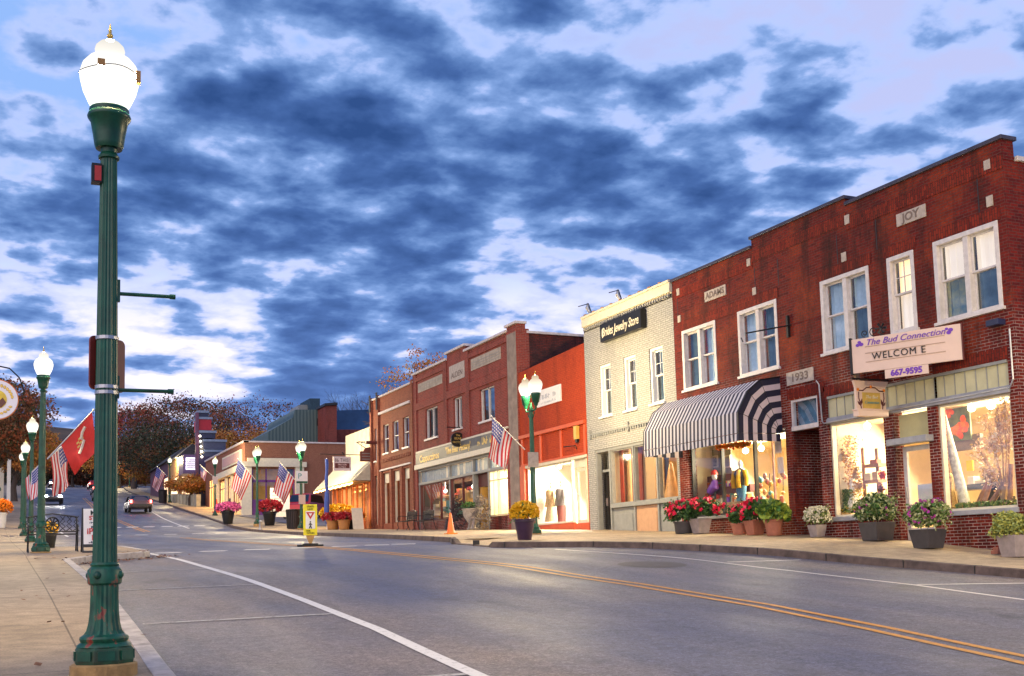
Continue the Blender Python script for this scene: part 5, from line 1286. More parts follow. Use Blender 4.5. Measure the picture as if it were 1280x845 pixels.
# ------------------------------------------------------------------ flags
def flag(lab, base, tip, L=.95, drop=1.25, kind='us', sway=(0, 0), group='flags hung from the lamps', seed=0):
    base = Vector(base); tip = Vector(tip); s = thing('flag', lab, 'flag', base, group)
    mb = MB(); mb.tube([base, tip], [.018,.012], 8); mb.sphere(tip, .03,.03,.03, 8); mb.build('pole', m_white if kind == 'us' else m_silver, s)
    d = (base-tip).normalized(); nS, nT = 13, 18; hz = Vector((d.x, d.y, 0)); side = Vector((-hz.y, hz.x, 0)).normalized()
    def pt(i, j):
        sgm, t = i/nS, j/nT
        p = tip + d*(.05+L*sgm) + Vector((sway[0]*t, sway[1]*t, -drop*t))
        p += d*(-.25*L*t*sgm) - Vector((0,0,1))*0
        return p + side*(.07*math.sin(sgm*5.5+t*4+seed)*t + .03*math.sin(sgm*11+seed)*t)
    mb = MB()
    for i in range(nS):
        for j in range(nT):
            if kind == 'us': mi = 2 if (i < 7 and j < 8) else (0 if i % 2 == 0 else 1)
            else: mi = 3 if abs(((i+.5)/nS-.5)**2*1.6+((j+.5)/nT-.42)**2*1.2) < .035 and (i+j) % 2 else (4)
            mb.quad(pt(i,j), pt(i+1,j), pt(i+1,j+1), pt(i,j+1), mi)
    mats_ = [M('flag_red', (.52,.02,.03), .7, .1), M('flag_white', (.72,.68,.70), .7, .05), M('flag_blue', (.05,.07,.30), .7, .1), m_gold, M('banner_red', (.62,.03,.02), .7, .12)]
    c = mb.build('cloth', mats_, s, smooth=True)
    if kind == 'us':
        mb = MB()
        for i in range(6):
            for j in range(5):
                for sg in (-1, 1):
                    q = pt(i*1.15+.5, j*1.55+.6) + side*(.006*sg); r = .026
                    mb.quad(q+d*r, q+Vector((0,0,r)), q-d*r, q-Vector((0,0,r)))
        mb.build('stars', MATS['flag_white'], c)
    else:
        mb = MB(); path = [pt(3.5,3), pt(5,4), pt(6,6), pt(5.2,8), pt(6.5,10), pt(8,12)]
        mb.tube([p-side*.01 for p in path], .035, 6); mb.build('emblem', m_framec, c)
    return s
def px3(px, py, Y): return at_y(px, py, Y)
flag('red flag with pale emblem on a long silver pole from the lamp beside the bench', px3(59,574,27.25), px3(117,512.5,27.0), L=1.0, drop=.88, kind='red', sway=(.12, 0), seed=1)
flag('stars and stripes on the shorter pole of the lamp beside the bench', px3(60,573,27.3), px3(87,549,27.9), L=.78, drop=1.05, sway=(.02, .1), seed=2)
flag('large stars and stripes flag on the lamp by the yellow mum pot', px3(656,562,29.4), px3(614,520,29.0), L=.95, drop=1.15, sway=(-.12, 0), seed=3)
flag('stars and stripes on the lamp with the green and white parking sign', px3(375,607,58.9), px3(349,577,58.6), L=1.25, drop=1.55, sway=(-.35, 0), seed=4)
flag('stars and stripes on the single lamp before the purple panels', px3(319.5,600,67.8), px3(297,573,67.5), L=1.3, drop=1.75, sway=(-.4, 0), seed=5)
flag('drooping flag on the lamp left of the corner shop', px3(268,597,88.4), px3(250,581,88), L=.7, drop=.9, sway=(0, 0), seed=6)
flag('stars and stripes on the lamp below the marquee', px3(209,595,116.6), px3(196,583,116.4), L=1.1, drop=2.0, sway=(-.5, 0), seed=7)
flag('stars and stripes on the third left-hand lamp', px3(40,590,44.3), px3(49,581,44.0), L=.8, drop=1.1, sway=(0, 0), seed=8)

# ------------------------------------------------------------------ plants
def leafquad(mb, p, s, r, mi, up=0.0, asp=.55):
    d = Vector((r.gauss(0,1), r.gauss(0,1), r.gauss(0,1)+up)).normalized(); e = d.orthogonal().normalized()
    e.rotate(Matrix.Rotation(r.uniform(0, 6.28), 3, d)); g_ = d.cross(e)
    mb.quad(p-e*s, p-g_*s*asp, p+e*s, p+g_*s*asp, mi)
def bush(root, c, rx, ry, rz, n, mats, nf=0, fmat=None, s=.045, fs=.04, seed=0, name='foliage', lump=.42, fform='ball', pz=-.75):
    r = random.Random(seed); c = Vector(c); mb = MB(); fb = MB()
    lumps = [(Vector((r.gauss(0,1), r.gauss(0,1), r.gauss(0,1))).normalized(), r.uniform(-lump, lump)) for _ in range(9)]
    def rad(d): return 1 + sum(a*max(0, d.dot(v))**5 for v, a in lumps)
    for k in range(n):
        d = Vector((r.gauss(0,1), r.gauss(0,1), r.gauss(0,1))).normalized()
        if d.z < pz: d.z = -d.z
        q = rad(d)*r.uniform(.35, 1.04)**.5
        p = c + Vector((d.x*rx*q, d.y*ry*q, d.z*rz*q)); leafquad(mb, p, s*r.uniform(.6,1.35), r, r.randrange(len(mats)))
    for k in range(n//60):
        d = Vector((r.gauss(0,1), r.gauss(0,1), abs(r.gauss(0,1)))).normalized(); q = rad(d)
        mb.tube([c-Vector((0,0,rz*.6)), c+Vector((d.x*rx*q, d.y*ry*q, d.z*rz*q))*.5, c+Vector((d.x*rx*q, d.y*ry*q, d.z*rz*q))], .006, 4)
    for k in range(n//45):                               # straggling and trailing sprigs
        a_ = r.uniform(0, 6.28); o1 = Vector((math.cos(a_)*rx*.8, math.sin(a_)*ry*.8, r.uniform(-.4, .8)*rz)); o2 = o1*r.uniform(1.2, 1.5)+Vector((0, 0, r.uniform(-.7, .25)*rz))
        mb.tube([c+o1*.5, c+o1, c+o2], [.006,.005,.003], 3)
        for j in range(7): leafquad(mb, c+o1.lerp(o2, j/6)+Vector((r.gauss(0,.012), r.gauss(0,.012), r.gauss(0,.012))), s*.75, r, r.randrange(len(mats)))
    fo = mb.build(name, mats, root)
    if nf:
        for k in range(nf):
            d = Vector((r.gauss(0,1), r.gauss(0,1), r.gauss(0,1)+.35)).normalized()
            if d.z < -.45: d.z = -d.z
            q = rad(d)*1.02; p = c + Vector((d.x*rx*q, d.y*ry*q, d.z*rz*q))
            for j in range(5):
                leafquad(fb, p+Vector((r.gauss(0,1), r.gauss(0,1), r.gauss(0,1)))*fs*.45, fs*r.uniform(.6,1), r, 0, asp=.8)
        fb.build('blossom', fmat, root)
    return fo
def round_pot(root, c, r0, r1, h, mat, rim=True, name='pot'):
    mb = MB(); pr = [(r0,0),(r0*1.02,.01),(r1*.96,h*.86)] + ([(r1*1.06,h*.87),(r1*1.07,h),(r1*.93,h),(r1*.9,h*.9)] if rim else [(r1,h),(r1*.92,h),(r1*.9,h*.92)])
    mb.lathe(pr, 20, c); o = mb.build(name, mat, root, smooth=True)
    mb = MB(); mb.lathe([(r1*.9,h*.90),(r1*.6,h*.93)], 16, c); mb.build('soil', m_soil, root)
def square_pot(root, c, b0, b1, h, mat):
    mb = MB(); P = lambda q, z: [(c[0]-q, c[1]-q, c[2]+z), (c[0]+q, c[1]-q, c[2]+z), (c[0]+q, c[1]+q, c[2]+z), (c[0]-q, c[1]+q, c[2]+z)]
    r0 = mb.ring(P(b0,0)); r1 = mb.ring(P(b1,h)); r2 = mb.ring(P(b1*.9,h)); r3 = mb.ring(P(b1*.88,h*.9)); mb.cap(r0[::-1]); mb.join(r0,r1); mb.join(r1,r2); mb.join(r2,r3); mb.cap(r3)
    mb.build('pot', mat, root, bevel=.012)
def plant(lab, px, py, X, w_, hf, pot, n, mats, nf=0, fmat=None, s=.045, fs=.04, seed=0, grp='potted plants along the shop fronts', name='potted_plant', hz=None):
    """pot = (kind, r0, r1, h, mat)"""
    p = at_x(px, py, X); p.z = gz(p.x, p.y); s_ = thing(name, lab, 'planter', p, grp)
    pot = (pot[0], pot[1]*.9, pot[2]*.9, pot[3]*.95, pot[4]); w_ *= .95; hf *= .97
    (square_pot if pot[0] == 'sq' else round_pot)(s_, p, pot[1], pot[2], pot[3], pot[4])
    c = p + Vector((0, 0, pot[3] + (hz or hf*.42))); bush(s_, c, w_, w_, hf*.5, n, mats, nf, fmat, s, fs, seed)
    return s_
PALE = [G_L[2], M('leaf_variegated', (.44,.46,.24), .55, .25, 30), G_L[0]]
GER = [G_L[0], G_L[1], G_L[1]]
plant('big square dark planter of pale trailing foliage under the left flower shop window', 1097, 672, 17.35, .46, .66, ('sq',.25,.31,.42,m_potdk), 2600, [G_L[2], G_L[0], G_L[1], PALE[1]], 26, m_fpur, .042, .028, 1)
plant('big dark planter with pale leaves and magenta petunias, before the flower shop door', 1160, 672, 16.9, .44, .62, ('sq',.22,.29,.40,m_potdk), 2500, PALE, 70, m_fpur, .04, .035, 2)
plant('square grey planter with yellow-green bush at the right edge', 1268, 684, 17.0, .33, .42, ('sq',.18,.24,.42,m_potg), 1900, [M('leaf_lime', (.36,.36,.07), .55, .3, 30), G_L[2]], 0, None, .035, .03, 3)
plant('grey pot of small cream-white blossoms beside the recessed doorway', 1022, 670, 17.55, .30, .46, ('sq',.13,.18,.30,m_potg), 900, [G_L[2], G_L[0]], 330, m_fwhite, .03, .028, 4)
plant('terracotta pot with spiky yellow-green grass leaves, right of the ADAMS shop window', 968, 670, 17.35, .38, .44, ('rd',.19,.26,.42,m_terra), 500, [M('leaf_lime2', (.30,.40,.05), .5, .3, 30), G_L[0]], 5, m_fred, .15, .05, 5)
plant('terracotta pot of tall red geraniums, middle of the right-hand trio', 944, 669, 17.3, .40, .62, ('sq',.16,.23,.38,m_terra), 900, GER, 51, m_fred, .06, .068, 6)
plant('low terracotta pot of geraniums leaning left, left of the right-hand trio', 925, 668, 17.2, .30, .48, ('rd',.18,.24,.30,m_terra), 650, GER, 16, m_fred, .055, .05, 7)
plant('pale tapered pot of red geraniums left of the ADAMS window sill', 876, 666, 17.1, .46, .62, ('sq',.17,.25,.42,m_potg), 1000, GER, 51, m_fred, .06, .068, 8)
plant('dark pot of red geraniums at the left end of the row, before the grey riser', 855, 667, 16.9, .50, .66, ('rd',.25,.30,.34,m_potdk), 1100, GER, 60, m_fred, .06, .068, 9)
mb = MB(); p = at_x(1246, 684, 17.3); z = gz(p.x, p.y); mb.box(p.x-.1, p.x+.1, p.y-.1, p.y+.06, z, z+.07); mb.box(p.x-.06, p.x+.08, p.y-.08, p.y+.04, z+.07, z+.13)
tag(mb.build('loose_brick', m_terra, bevel=.006), 'two small loose bricks on the pavement beside the right-edge planter', 'brick')
def gplant(lab, px, py, w_, hf, pot, n, mats, nf, fmat, s, fs, seed, grp='chrysanthemum pots on the pavement'):
    p = at_g(px, py)
    if p.x > 17.3 and px < 470: p = at_x(px, py, 17.0)
    p.z = gz(p.x, p.y); s_ = thing('mum_planter', lab, 'planter', p, grp); round_pot(s_, p, *pot[1:]); bush(s_, p+Vector((0,0,pot[3]+hf*.30)), w_, w_, hf*.52, n, mats, nf, fmat, s, fs, seed, lump=.05, pz=-.45)
gplant('dark plastic pot of bright yellow chrysanthemums at the near kerb end', 656, 675, .34, .50, ('rd',.17,.26,.52,M('pot_plum', (.035,.012,.04), .4, .2)), 500, [G_L[0]], 520, m_fyel, .04, .04, 21)
gplant('black pot of crimson chrysanthemums left of the litter bin', 337, 657, .72, .85, ('rd',.28,.42,.85,m_black), 300, [G_L[1]], 420, m_fcrim, .07, .085, 22)
gplant('black pot of pink chrysanthemums at the far pavement corner', 285, 655, .72, .6, ('rd',.28,.42,.85,m_black), 200, [G_L[1]], 360, m_fpink, .07, .085, 23)
gplant('terracotta pot of red mums nearest the blue banner', 416, 662, .52, .42, ('rd',.26,.34,.5,M('pot_ochre', (.45,.20,.06), .6)), 150, [G_L[1]], 240, m_fcrim, .06, .07, 24)
gplant('ochre pot of red mums left of the orange ones', 430, 662, .45, .42, ('rd',.24,.32,.5,MATS['pot_ochre']), 150, [G_L[1]], 220, m_fcrim, .06, .07, 25)
gplant('broad pot of orange mums by the menu board', 440, 660, .66, .5, ('rd',.24,.34,.55,m_black), 150, [G_L[1]], 300, m_forange, .06, .07, 26)
gplant('wide yellow mum display before the string-lit shop', 423, 656, .95, .9, ('rd',.4,.5,.55,m_purplep), 200, [G_L[0]], 420, m_fyel, .07, .08, 27)
gplant('yellow mums in a pot behind the iron bench', 60, 686, .22, .34, ('rd',.16,.22,.42,m_black), 120, [G_L[0]], 220, m_fyel, .04, .04, 28)
gplant('red and orange mums on a pale stand at the far left edge', 1.5, 660, .55, .9, ('rd',.22,.3,.9,m_white), 150, [G_L[1]], 330, m_forange, .06, .08, 29)
# ------------------------------------------------------------------ street furniture
def iron_bench(name, lab, o, rz, w_=1.25, mat=None, ornate=True):
    s = thing(name, lab, 'bench', o, None, rz); mat = mat or m_black; h = w_/2
    mb = MB()
    for k in range(6): y = -.36+k*.075; mb.box(-h, h, y, y+.045, .40, .42)
    mb.build('seat', mat, s, local=True)
    mb = MB(); mb.tube([(-h,.10,.82),(-h*.5,.12,.86),(0,.13,.90),(h*.5,.12,.86),(h,.10,.82)], .016, 6); mb.tube([(-h,.06,.48),(h,.06,.48)], .014, 6)
    if ornate:
        for sg in (-1, 1):
            for k in range(3):
                x = sg*(.22+k*.15); mb.tube([(x-.07,.07,.49),(x+.06,.09,.60),(x-.05,.10,.70),(x+.05,.115,.84)], .010, 5); mb.tube([(x+.07,.07,.49),(x-.06,.09,.62),(x+.05,.10,.72),(x-.05,.115,.84)], .010, 5)
    else:
        for k in range(9): x = -h+.08+k*(w_-.16)/8; mb.tube([(x,.06,.48),(x,.11,.84)], .022, 5)
    bk = mb.build('backrest', mat, s, local=True)
    if ornate:
        mb = MB(); ring = [(.145*math.cos(a*.314), .10, .66+.155*math.sin(a*.314)) for a in range(20)]; mb.tube(ring+[ring[0]], .018, 6)
        for k in range(5):
            a = k*math.pi/5; mb.tube([(-.14*math.cos(a),.10,.66-.14*math.sin(a)),(.14*math.cos(a),.10,.66+.14*math.sin(a))], .016, 5)
        mb.build('medallion', mat, bk, local=True)
    for sg in (-1, 1):
        mb = MB(); x = sg*h; mb.tube([(x,.10,.83),(x,.06,.45),(x,.12,.2),(x,.20,0)], [.016,.018,.016,.02], 6); mb.tube([(x,-.36,.41),(x,-.40,.25),(x,-.34,.12),(x,-.44,0)], [.018,.018,.014,.022], 6)
        mb.tube([(x,.07,.64),(x,-.20,.66),(x,-.38,.62),(x,-.40,.52),(x,-.36,.42)], .015, 6); mb.tube([(x,-.36,.41),(x,.06,.41)], .015, 6); mb.build('leg_frame', mat, s, local=True)
    return s
bp_ = at_g(70, 689)
iron_bench('garden_bench', 'ornate black iron bench with round back medallion beside the second left lamp', (1.26, 28.2, gz(1.26, 28.2)+.004), 0, 1.05)
b1 = at_x(529, 661, 17.1); b2 = at_x(545, 661, 17.2)
iron_bench('garden_bench', 'black slat bench nearest the slim-windowed brick building, under the cafe window', (17.25, 48.3, gz(17.25, 48.3)), -math.pi/2, 1.3, ornate=False)
iron_bench('garden_bench', 'black slat bench left of the orange cone, under the cafe window', (17.25, 46.2, gz(17.25, 46.2)), -math.pi/2, 1.3, ornate=False)
# sandwich board
p = Vector((2.17, 26.7, gz(2.17, 26.7)))
s = thing('sandwich_board', 'white pavement sign with red and black lettering, half behind the nearest lamp', 'pavement sign', p)
gs = FY(p.y)
mb = MB()
for sg in (0, 1):
    y0 = -.02 if sg == 0 else .5; y1 = .23 if sg == 0 else .25
    P = lambda x, z, t: (p.x+x, p.y+y0+(y1-y0)*t, p.z+z)
    t = lambda z: z/1.02
    for (xa, xb, za, zb, mi) in ((-.33,.33,.20,1.0,1),(-.36,-.33,.0,1.02,0),(.33,.36,0,1.02,0),(-.33,.33,.14,.20,0),(-.33,.33,.0,.05,0)):
        th = .02
        mb.hexa([Vector(P(xa,za,t(za))), Vector(P(xb,za,t(za))), Vector(P(xb,za,t(za)))+Vector((0,th,0)), Vector(P(xa,za,t(za)))+Vector((0,th,0)), Vector(P(xa,zb,t(zb))), Vector(P(xb,zb,t(zb))), Vector(P(xb,zb,t(zb)))+Vector((0,th,0)), Vector(P(xa,zb,t(zb)))+Vector((0,th,0))], mi)
bo = mb.build('board', [m_dark, m_white], s)
tl = Fr((p.x, p.y-.02, p.z), (1,0,0), (0,1,0), 1); tl.Z = Vector((0, .25/1.02, 1)).normalized()
for txt, u, v, sz, mt in (('MAIN', 0, .93, .15, m_black), ('STREET', 0, .81, .13, m_red), ('iPhone', 0, .50, .19, m_red), ('Repair', .06, .35, .17, m_red), ):
    text(txt, tl, u, v, sz, mt, bo, d=-.006, bold=.004)
for k, (v_, w_, h_) in enumerate(((.71,.40,.06),(.62,.34,.08),(.25,.44,.05))): scribble(tl, 0, v_, w_, h_, m_navy, bo, d=-.006, seed=30+k)
# in-street pedestrian sign
p = at_g(388, 683, -.13)
s = thing('crossing_sign', 'yellow in-street pedestrian yield sign standing on the centre line', 'road sign', p)
mb = MB(); mb.box(-.34,.34,-.12,.12,0,.05); mb.box(-.2,.2,-.1,.1,.05,.08); [None for _ in ()]; mb.v = [(v[0]+p.x, v[1]+p.y, v[2]+p.z) for v in mb.v]; mb.build('base', m_rubber, s, bevel=.015)
gy = FY(p.y); x = p.x; z = p.z
mb = MB(); mb.prism([(x-.035,p.y-.012,z+.08),(x+.035,p.y-.012,z+.08),(x+.14,p.y-.012,z+.34),(x-.14,p.y-.012,z+.34)], (0,0,0), (0,.03,0)); mb.build('foot', m_footing, s)
mb = MB(); gy.box(mb, x-.19, x+.19, z+.30, z+1.14, -.02, .02); bd = mb.build('board', m_yellow, s, bevel=.01)
mb = MB(); gy.box(mb, x-.13, x+.13, z+.48, z+.96, -.024, -.02); mb.build('panel', m_white, bd)
mb = MB(); mb.prism([(x-.12,p.y-.026,z+.93),(x+.12,p.y-.026,z+.93),(x,p.y-.026,z+.73)], (0,0,0), (0,-.003,0)); mb.build('yield_triangle', m_red, bd)
mb = MB(); mb.prism([(x-.05,p.y-.030,z+.895),(x+.05,p.y-.030,z+.895),(x,p.y-.030,z+.81)], (0,0,0), (0,-.003,0)); mb.build('yield_centre', m_white, bd)
mb = MB(); yy = p.y-.026
mb.sphere((x, yy, z+.665), .022,.004,.022, 8)
for q in ([(x,z+.64),(x,z+.57)],[(x,z+.57),(x-.035,z+.49)],[(x,z+.57),(x+.03,z+.49)],[(x,z+.63),(x+.04,z+.58)],[(x,z+.63),(x-.04,z+.585)]): mb.tube([(a, yy, b) for a, b in q], .014, 5)
mb.build('walker', m_black, bd)
text('STATE', gy, x, z+1.08, .07, m_black, bd, d=-.026); text('LAW', gy, x, z+1.01, .07, m_black, bd, d=-.026); text('FOR', gy, x-.06, z+.42, .06, m_black, bd, d=-.026); text('WITHIN', gy, x, z+.36, .06, m_black, bd, d=-.026)
# traffic cone
p = at_g(563.5, 667.5); s = thing('traffic_cone', 'orange traffic cone on the kerb before the gold-lettered cafe', 'traffic cone', p)
mb = MB(); mb.box(p.x-.17, p.x+.17, p.y-.17, p.y+.17, p.z, p.z+.03); mb.build('base', MATS['petal_orange'], s)
mb = MB(); mb.lathe([(.13,.03),(.115,.1),(.085,.3),(.03,.66),(.015,.68)], 18, p); mb.build('cone', M('cone_orange', (.80,.13,.015), .5, .08), s, smooth=True)
# litter bins
def bin_(lab, px, py, r, h):
    p = at_g(px, py); s = thing('litter_bin', lab, 'litter bin', p); mb = MB()
    for k in range(22):
        a = k*.2856; mb.tube([(p.x+r*.85*math.cos(a), p.y+r*.85*math.sin(a), p.z+.05), (p.x+r*math.cos(a), p.y+r*math.sin(a), p.z+h)], .022, 4)
    mb.build('slat', m_black, s); mb = MB(); mb.lathe([(r*.8,.02),(r*.92,h*.96),(r*.6,h)], 18, p); mb.build('liner', M('bin_plum', (.03,.015,.02), .6), s)
    mb = MB(); mb.lathe([(r*1.0,h-.02),(r*1.06,h),(r*1.06,h+.04),(r*.7,h+.05)], 20, p); mb.build('rim', m_black, s)
bin_('dark slatted litter bin beside the lamp with the parking sign', 367, 661.5, .40, 1.05)
bin_('dark litter bin below the marquee lamp', 203.5, 629, .42, 1.3)
# notice board left of the bin
p = at_g(350, 655); s = thing('notice_board', 'plain white standing notice board before the purple panels', 'notice board', p); mb = MB(); mb.box(p.x-.62, p.x+.62, p.y-.03, p.y+.03, p.z+.45, p.z+2.3); mb.build('board', m_white, s)
mb = MB()
for q in (-.55, .55): mb.box(p.x+q-.03, p.x+q+.03, p.y+.03, p.y+.09, p.z, p.z+2.2)
mb.build('post', m_grey, s)
mb = MB(); [mb.box(p.x-.5, p.x+.4-(k % 3)*.15, p.y-.04, p.y-.03, p.z+2.0-k*.2, p.z+2.05-k*.2) for k in range(7)]; mb.build('line', M('grey_ink', (.4,.4,.42), .6), s)
# stone urn and two wicker figures by the cafe
def lathe_thing(name, lab, cat, p, prof, mat, part, n=20):
    s = thing(name, lab, cat, p); mb = MB(); mb.lathe(prof, n, p); mb.build(part, mat, s, smooth=True); return s
p = at_x(591, 662, 17.45); p.z = gz(p.x, p.y); s = lathe_thing('garden_urn', 'pale stone urn planted with low green foliage before the cafe door', 'urn', p, [(.24,0),(.24,.06),(.14,.10),(.11,.2),(.22,.32),(.36,.55),(.40,.78),(.44,.82),(.40,.84),(.3,.78)], m_stone, 'urn')
bush(s, p+Vector((0,0,.92)), .40, .40, .18, 260, [G_L[1], G_L[0]], s=.06, seed=40)
for k, (px_, lab) in enumerate(((571, 'dark twig-bodied seated figure left of the stone urn'), (601, 'grey twig-bodied seated figure right of the stone urn'))):
    p = at_x(px_, 662, 17.4); p.z = gz(p.x, p.y); s = thing('twig_figure', lab, 'garden figure', p); r = random.Random(k+3); mb = MB()
    for (c, rr_) in (((0,0,.35),.36),((.05,-.1,.75),.28),((0,-.1,1.12),.20)):
        for j in range(60):
            d = Vector((r.gauss(0,1), r.gauss(0,1), r.gauss(0,1))).normalized()*rr_; e = Vector((r.gauss(0,1), r.gauss(0,1), r.gauss(0,1))).normalized()*rr_*.55; q = p+Vector(c)+d
            mb.tube([q-e, q+d*.06, q+e], .012, 3)
    for sg in (-1, 1): mb.tube([p+Vector((0,sg*.15,.4)), p+Vector((-.35,sg*.2,.42)), p+Vector((-.42,sg*.2,.02))], .06, 6); mb.tube([p+Vector((0,sg*.25,.85)), p+Vector((-.2,sg*.35,.6))], .04, 6)
    mb.build('body', M('twig_%s' % ('dark' if k == 0 else 'grey'), (.06,.045,.05) if k == 0 else (.20,.17,.16), .9, .4, 10), s)
# 86 THIS sign and its long iron bar; wooden sign beside it
s = thing('hanging_sign', 'white square sign reading 86 THIS! over a dark badge, before the shingled shop', 'sign', (15.3, 57.5, 5.2))
Y = 57.5; a = at_y(416.5, 570.5, Y); b = at_y(439, 588.5, Y); gz6 = FY(Y)
mb = MB(); mb.box(a.x, b.x, Y, Y+.05, b.z, a.z); bd = mb.build('board', M('sign_lilac_white', (.60,.54,.56), .5, .04), s)
cx = (a.x+b.x)/2; H_ = a.z-b.z
text('86 THIS!', gz6, cx, b.z+H_*.73, .27, m_black, bd, d=-.006, squash=.78, bold=.0, spacing=1.08)
mb = MB(); gz6.box(mb, a.x+.09, b.x-.09, b.z+H_*.18, b.z+H_*.54, -.005, 0); mb.build('badge', m_maroon, bd)
scribble(gz6, cx, b.z+H_*.44, .55, .10, M('pale_letter', (.6,.5,.5), .6), bd, d=-.009, seed=41); scribble(gz6, cx, b.z+H_*.28, .42, .09, MATS['pale_letter'], bd, d=-.009, seed=42)
mb = MB(); l_ = at_y(400, 567.5, Y); mb.tube([(l_.x, Y+.02, l_.z), (18.0, Y+.02, l_.z-.02)], .022, 6); mb.tube([(cx, Y+.02, l_.z+.12),(cx+.1, Y+.02, l_.z)], .03, 6)
for x in (a.x+.1, b.x-.1): mb.tube([(x, Y+.02, l_.z), (x, Y+.02, a.z)], .010, 4)
mb.build('bracket', m_black, s)
s = thing('hanging_sign', 'dark red wooden sign with rounded top, on an iron bracket beside the square sign', 'sign', (16.6, 56.4, 5.2))
Y = 56.3; a = at_y(450, 563, Y); b = at_y(475, 577, Y)
mb = MB(); mb.box(a.x, b.x, Y, Y+.08, b.z, a.z-.05); cx = (a.x+b.x)/2; mb.prism([(cx+.30*math.cos(t*.3142)-.05, Y, a.z-.06+.24*math.sin(t*.3142)) for t in range(11)], (0,0,0), (0,.08,0)); bd = mb.build('board', M('sign_oxblood', (.17,.05,.035), .5, .2), s)
mb = MB(); 
for k in range(3): mb.box(a.x+.1, b.x-.1, Y-.01, Y, b.z+.1+k*.15, b.z+.14+k*.15)
mb.build('rule', m_grey, bd)
mb = MB(); t0 = at_y(447, 552.5, Y); t1 = at_y(487, 551.5, Y); mb.tube([(t0.x,Y+.04,t0.z),(18.0,Y+.04,t0.z+.02)], .03, 6); mb.tube([(a.x+.1,Y+.04,t0.z),(a.x+.1,Y+.04,a.z-.06)], .012, 4); mb.tube([(b.x-.1,Y+.04,t0.z),(b.x-.1,Y+.04,a.z-.06)], .012, 4); mb.tube([(18,Y+.04,t0.z-.5),(17.2,Y+.04,t0.z)], .02, 5); mb.build('bracket', m_maroon, s)
s = thing('gutter_lamp_bar', 'dark red horizontal lamp hood above the oxblood wooden sign', 'lamp hood', (17.6, 55.2, 6.1)); Y = 55.1; a = at_y(458, 551, Y); b = at_y(488, 555, Y); mb = MB(); mb.box(a.x, min(b.x, 17.99), Y, Y+.3, b.z, a.z); mb.build('hood', m_maroon, s, bevel=.02)
# blue furled banner, menu board
p = at_x(409, 655, 15.9); p.z = gz(p.x, p.y)
s = thing('banner_flag', 'tall blue furled feather banner at the corner of the shingled shop', 'banner', p); mb = MB(); ht = at_x(407,573,15.9).z-p.z; mb.tube([p, p+Vector((0,0,ht))], .03, 6); mb.build('pole', m_white, s)
mb = MB(); pts = [(p+Vector((.02*math.sin(k),0,ht-.05-(ht-.35)*k/14)), .085+.012*math.sin(k*1.7)+(.07 if k > 6 else 0)*(1-abs(k-10)/6)) for k in range(15)]; mb.tube([q for q, _ in pts], [r_ for _, r_ in pts], 8); mb.build('cloth', m_blue, s, smooth=True)
p = at_x(447, 658, 16.8); p.z = gz(p.x, p.y); s = thing('menu_board', 'small pale menu board leaning by the orange mums', 'menu board', p); mb = MB(); mb.prism([(p.x-.28,p.y-.2,p.z),(p.x+.28,p.y-.2,p.z),(p.x+.28,p.y+.1,p.z+1.1),(p.x-.28,p.y+.1,p.z+1.1)], (0,0,0), (0,.04,0)); mb.build('board', m_framec, s)
mb = MB(); mb.tube([(p.x, p.y+.1, p.z+1.0), (p.x, p.y+.45, p.z)], .02, 5); mb.build('strut', m_wood, s)
# small hydrant-like post at the kerb corner
p = at_g(325.5, 662); s = thing('kerb_post', 'short pale kerb marker post at the corner left of the crimson mums', 'marker post', p); mb = MB(); mb.lathe([(.12,0),(.12,.06),(.08,.08),(.08,.42),(.1,.45),(.06,.52),(.01,.54)], 12, p); mb.build('post', m_silver, s, smooth=True)
p = at_g(254, 646, 0); p = Vector((16.6, 93.5, gz(16.6, 93.5))); s = thing('traffic_cone', 'far red cone-shaped marker before the corner shop front', 'traffic cone', p); mb = MB(); mb.lathe([(.35,0),(.35,.08),(.2,.1),(.06,1.1),(.01,1.12)], 14, p); mb.build('cone', m_red, s, smooth=True)
p = Vector((17.0, 91.8, gz(17, 91.8))); s = thing('cafe_chair', 'dark slatted chair outside the corner shop', 'chair', p); mb = MB(); mb.box(p.x-.35,p.x+.35,p.y-.4,p.y+.4,p.z+.5,p.z+.58); mb.build('seat', m_dark, s)
mb = MB(); [mb.box(p.x+.3,p.x+.36,p.y-.4+k*.16,p.y-.3+k*.16,p.z+.58,p.z+1.2) for k in range(5)]; mb.build('backrest', m_dark, s)
for (a_, b_) in ((-.3,-.35),(.3,-.35),(-.3,.35),(.3,.35)): mb = MB(); mb.tube([(p.x+a_,p.y+b_,p.z),(p.x+a_,p.y+b_,p.z+.5)], .03, 5); mb.build('leg', m_dark, s)

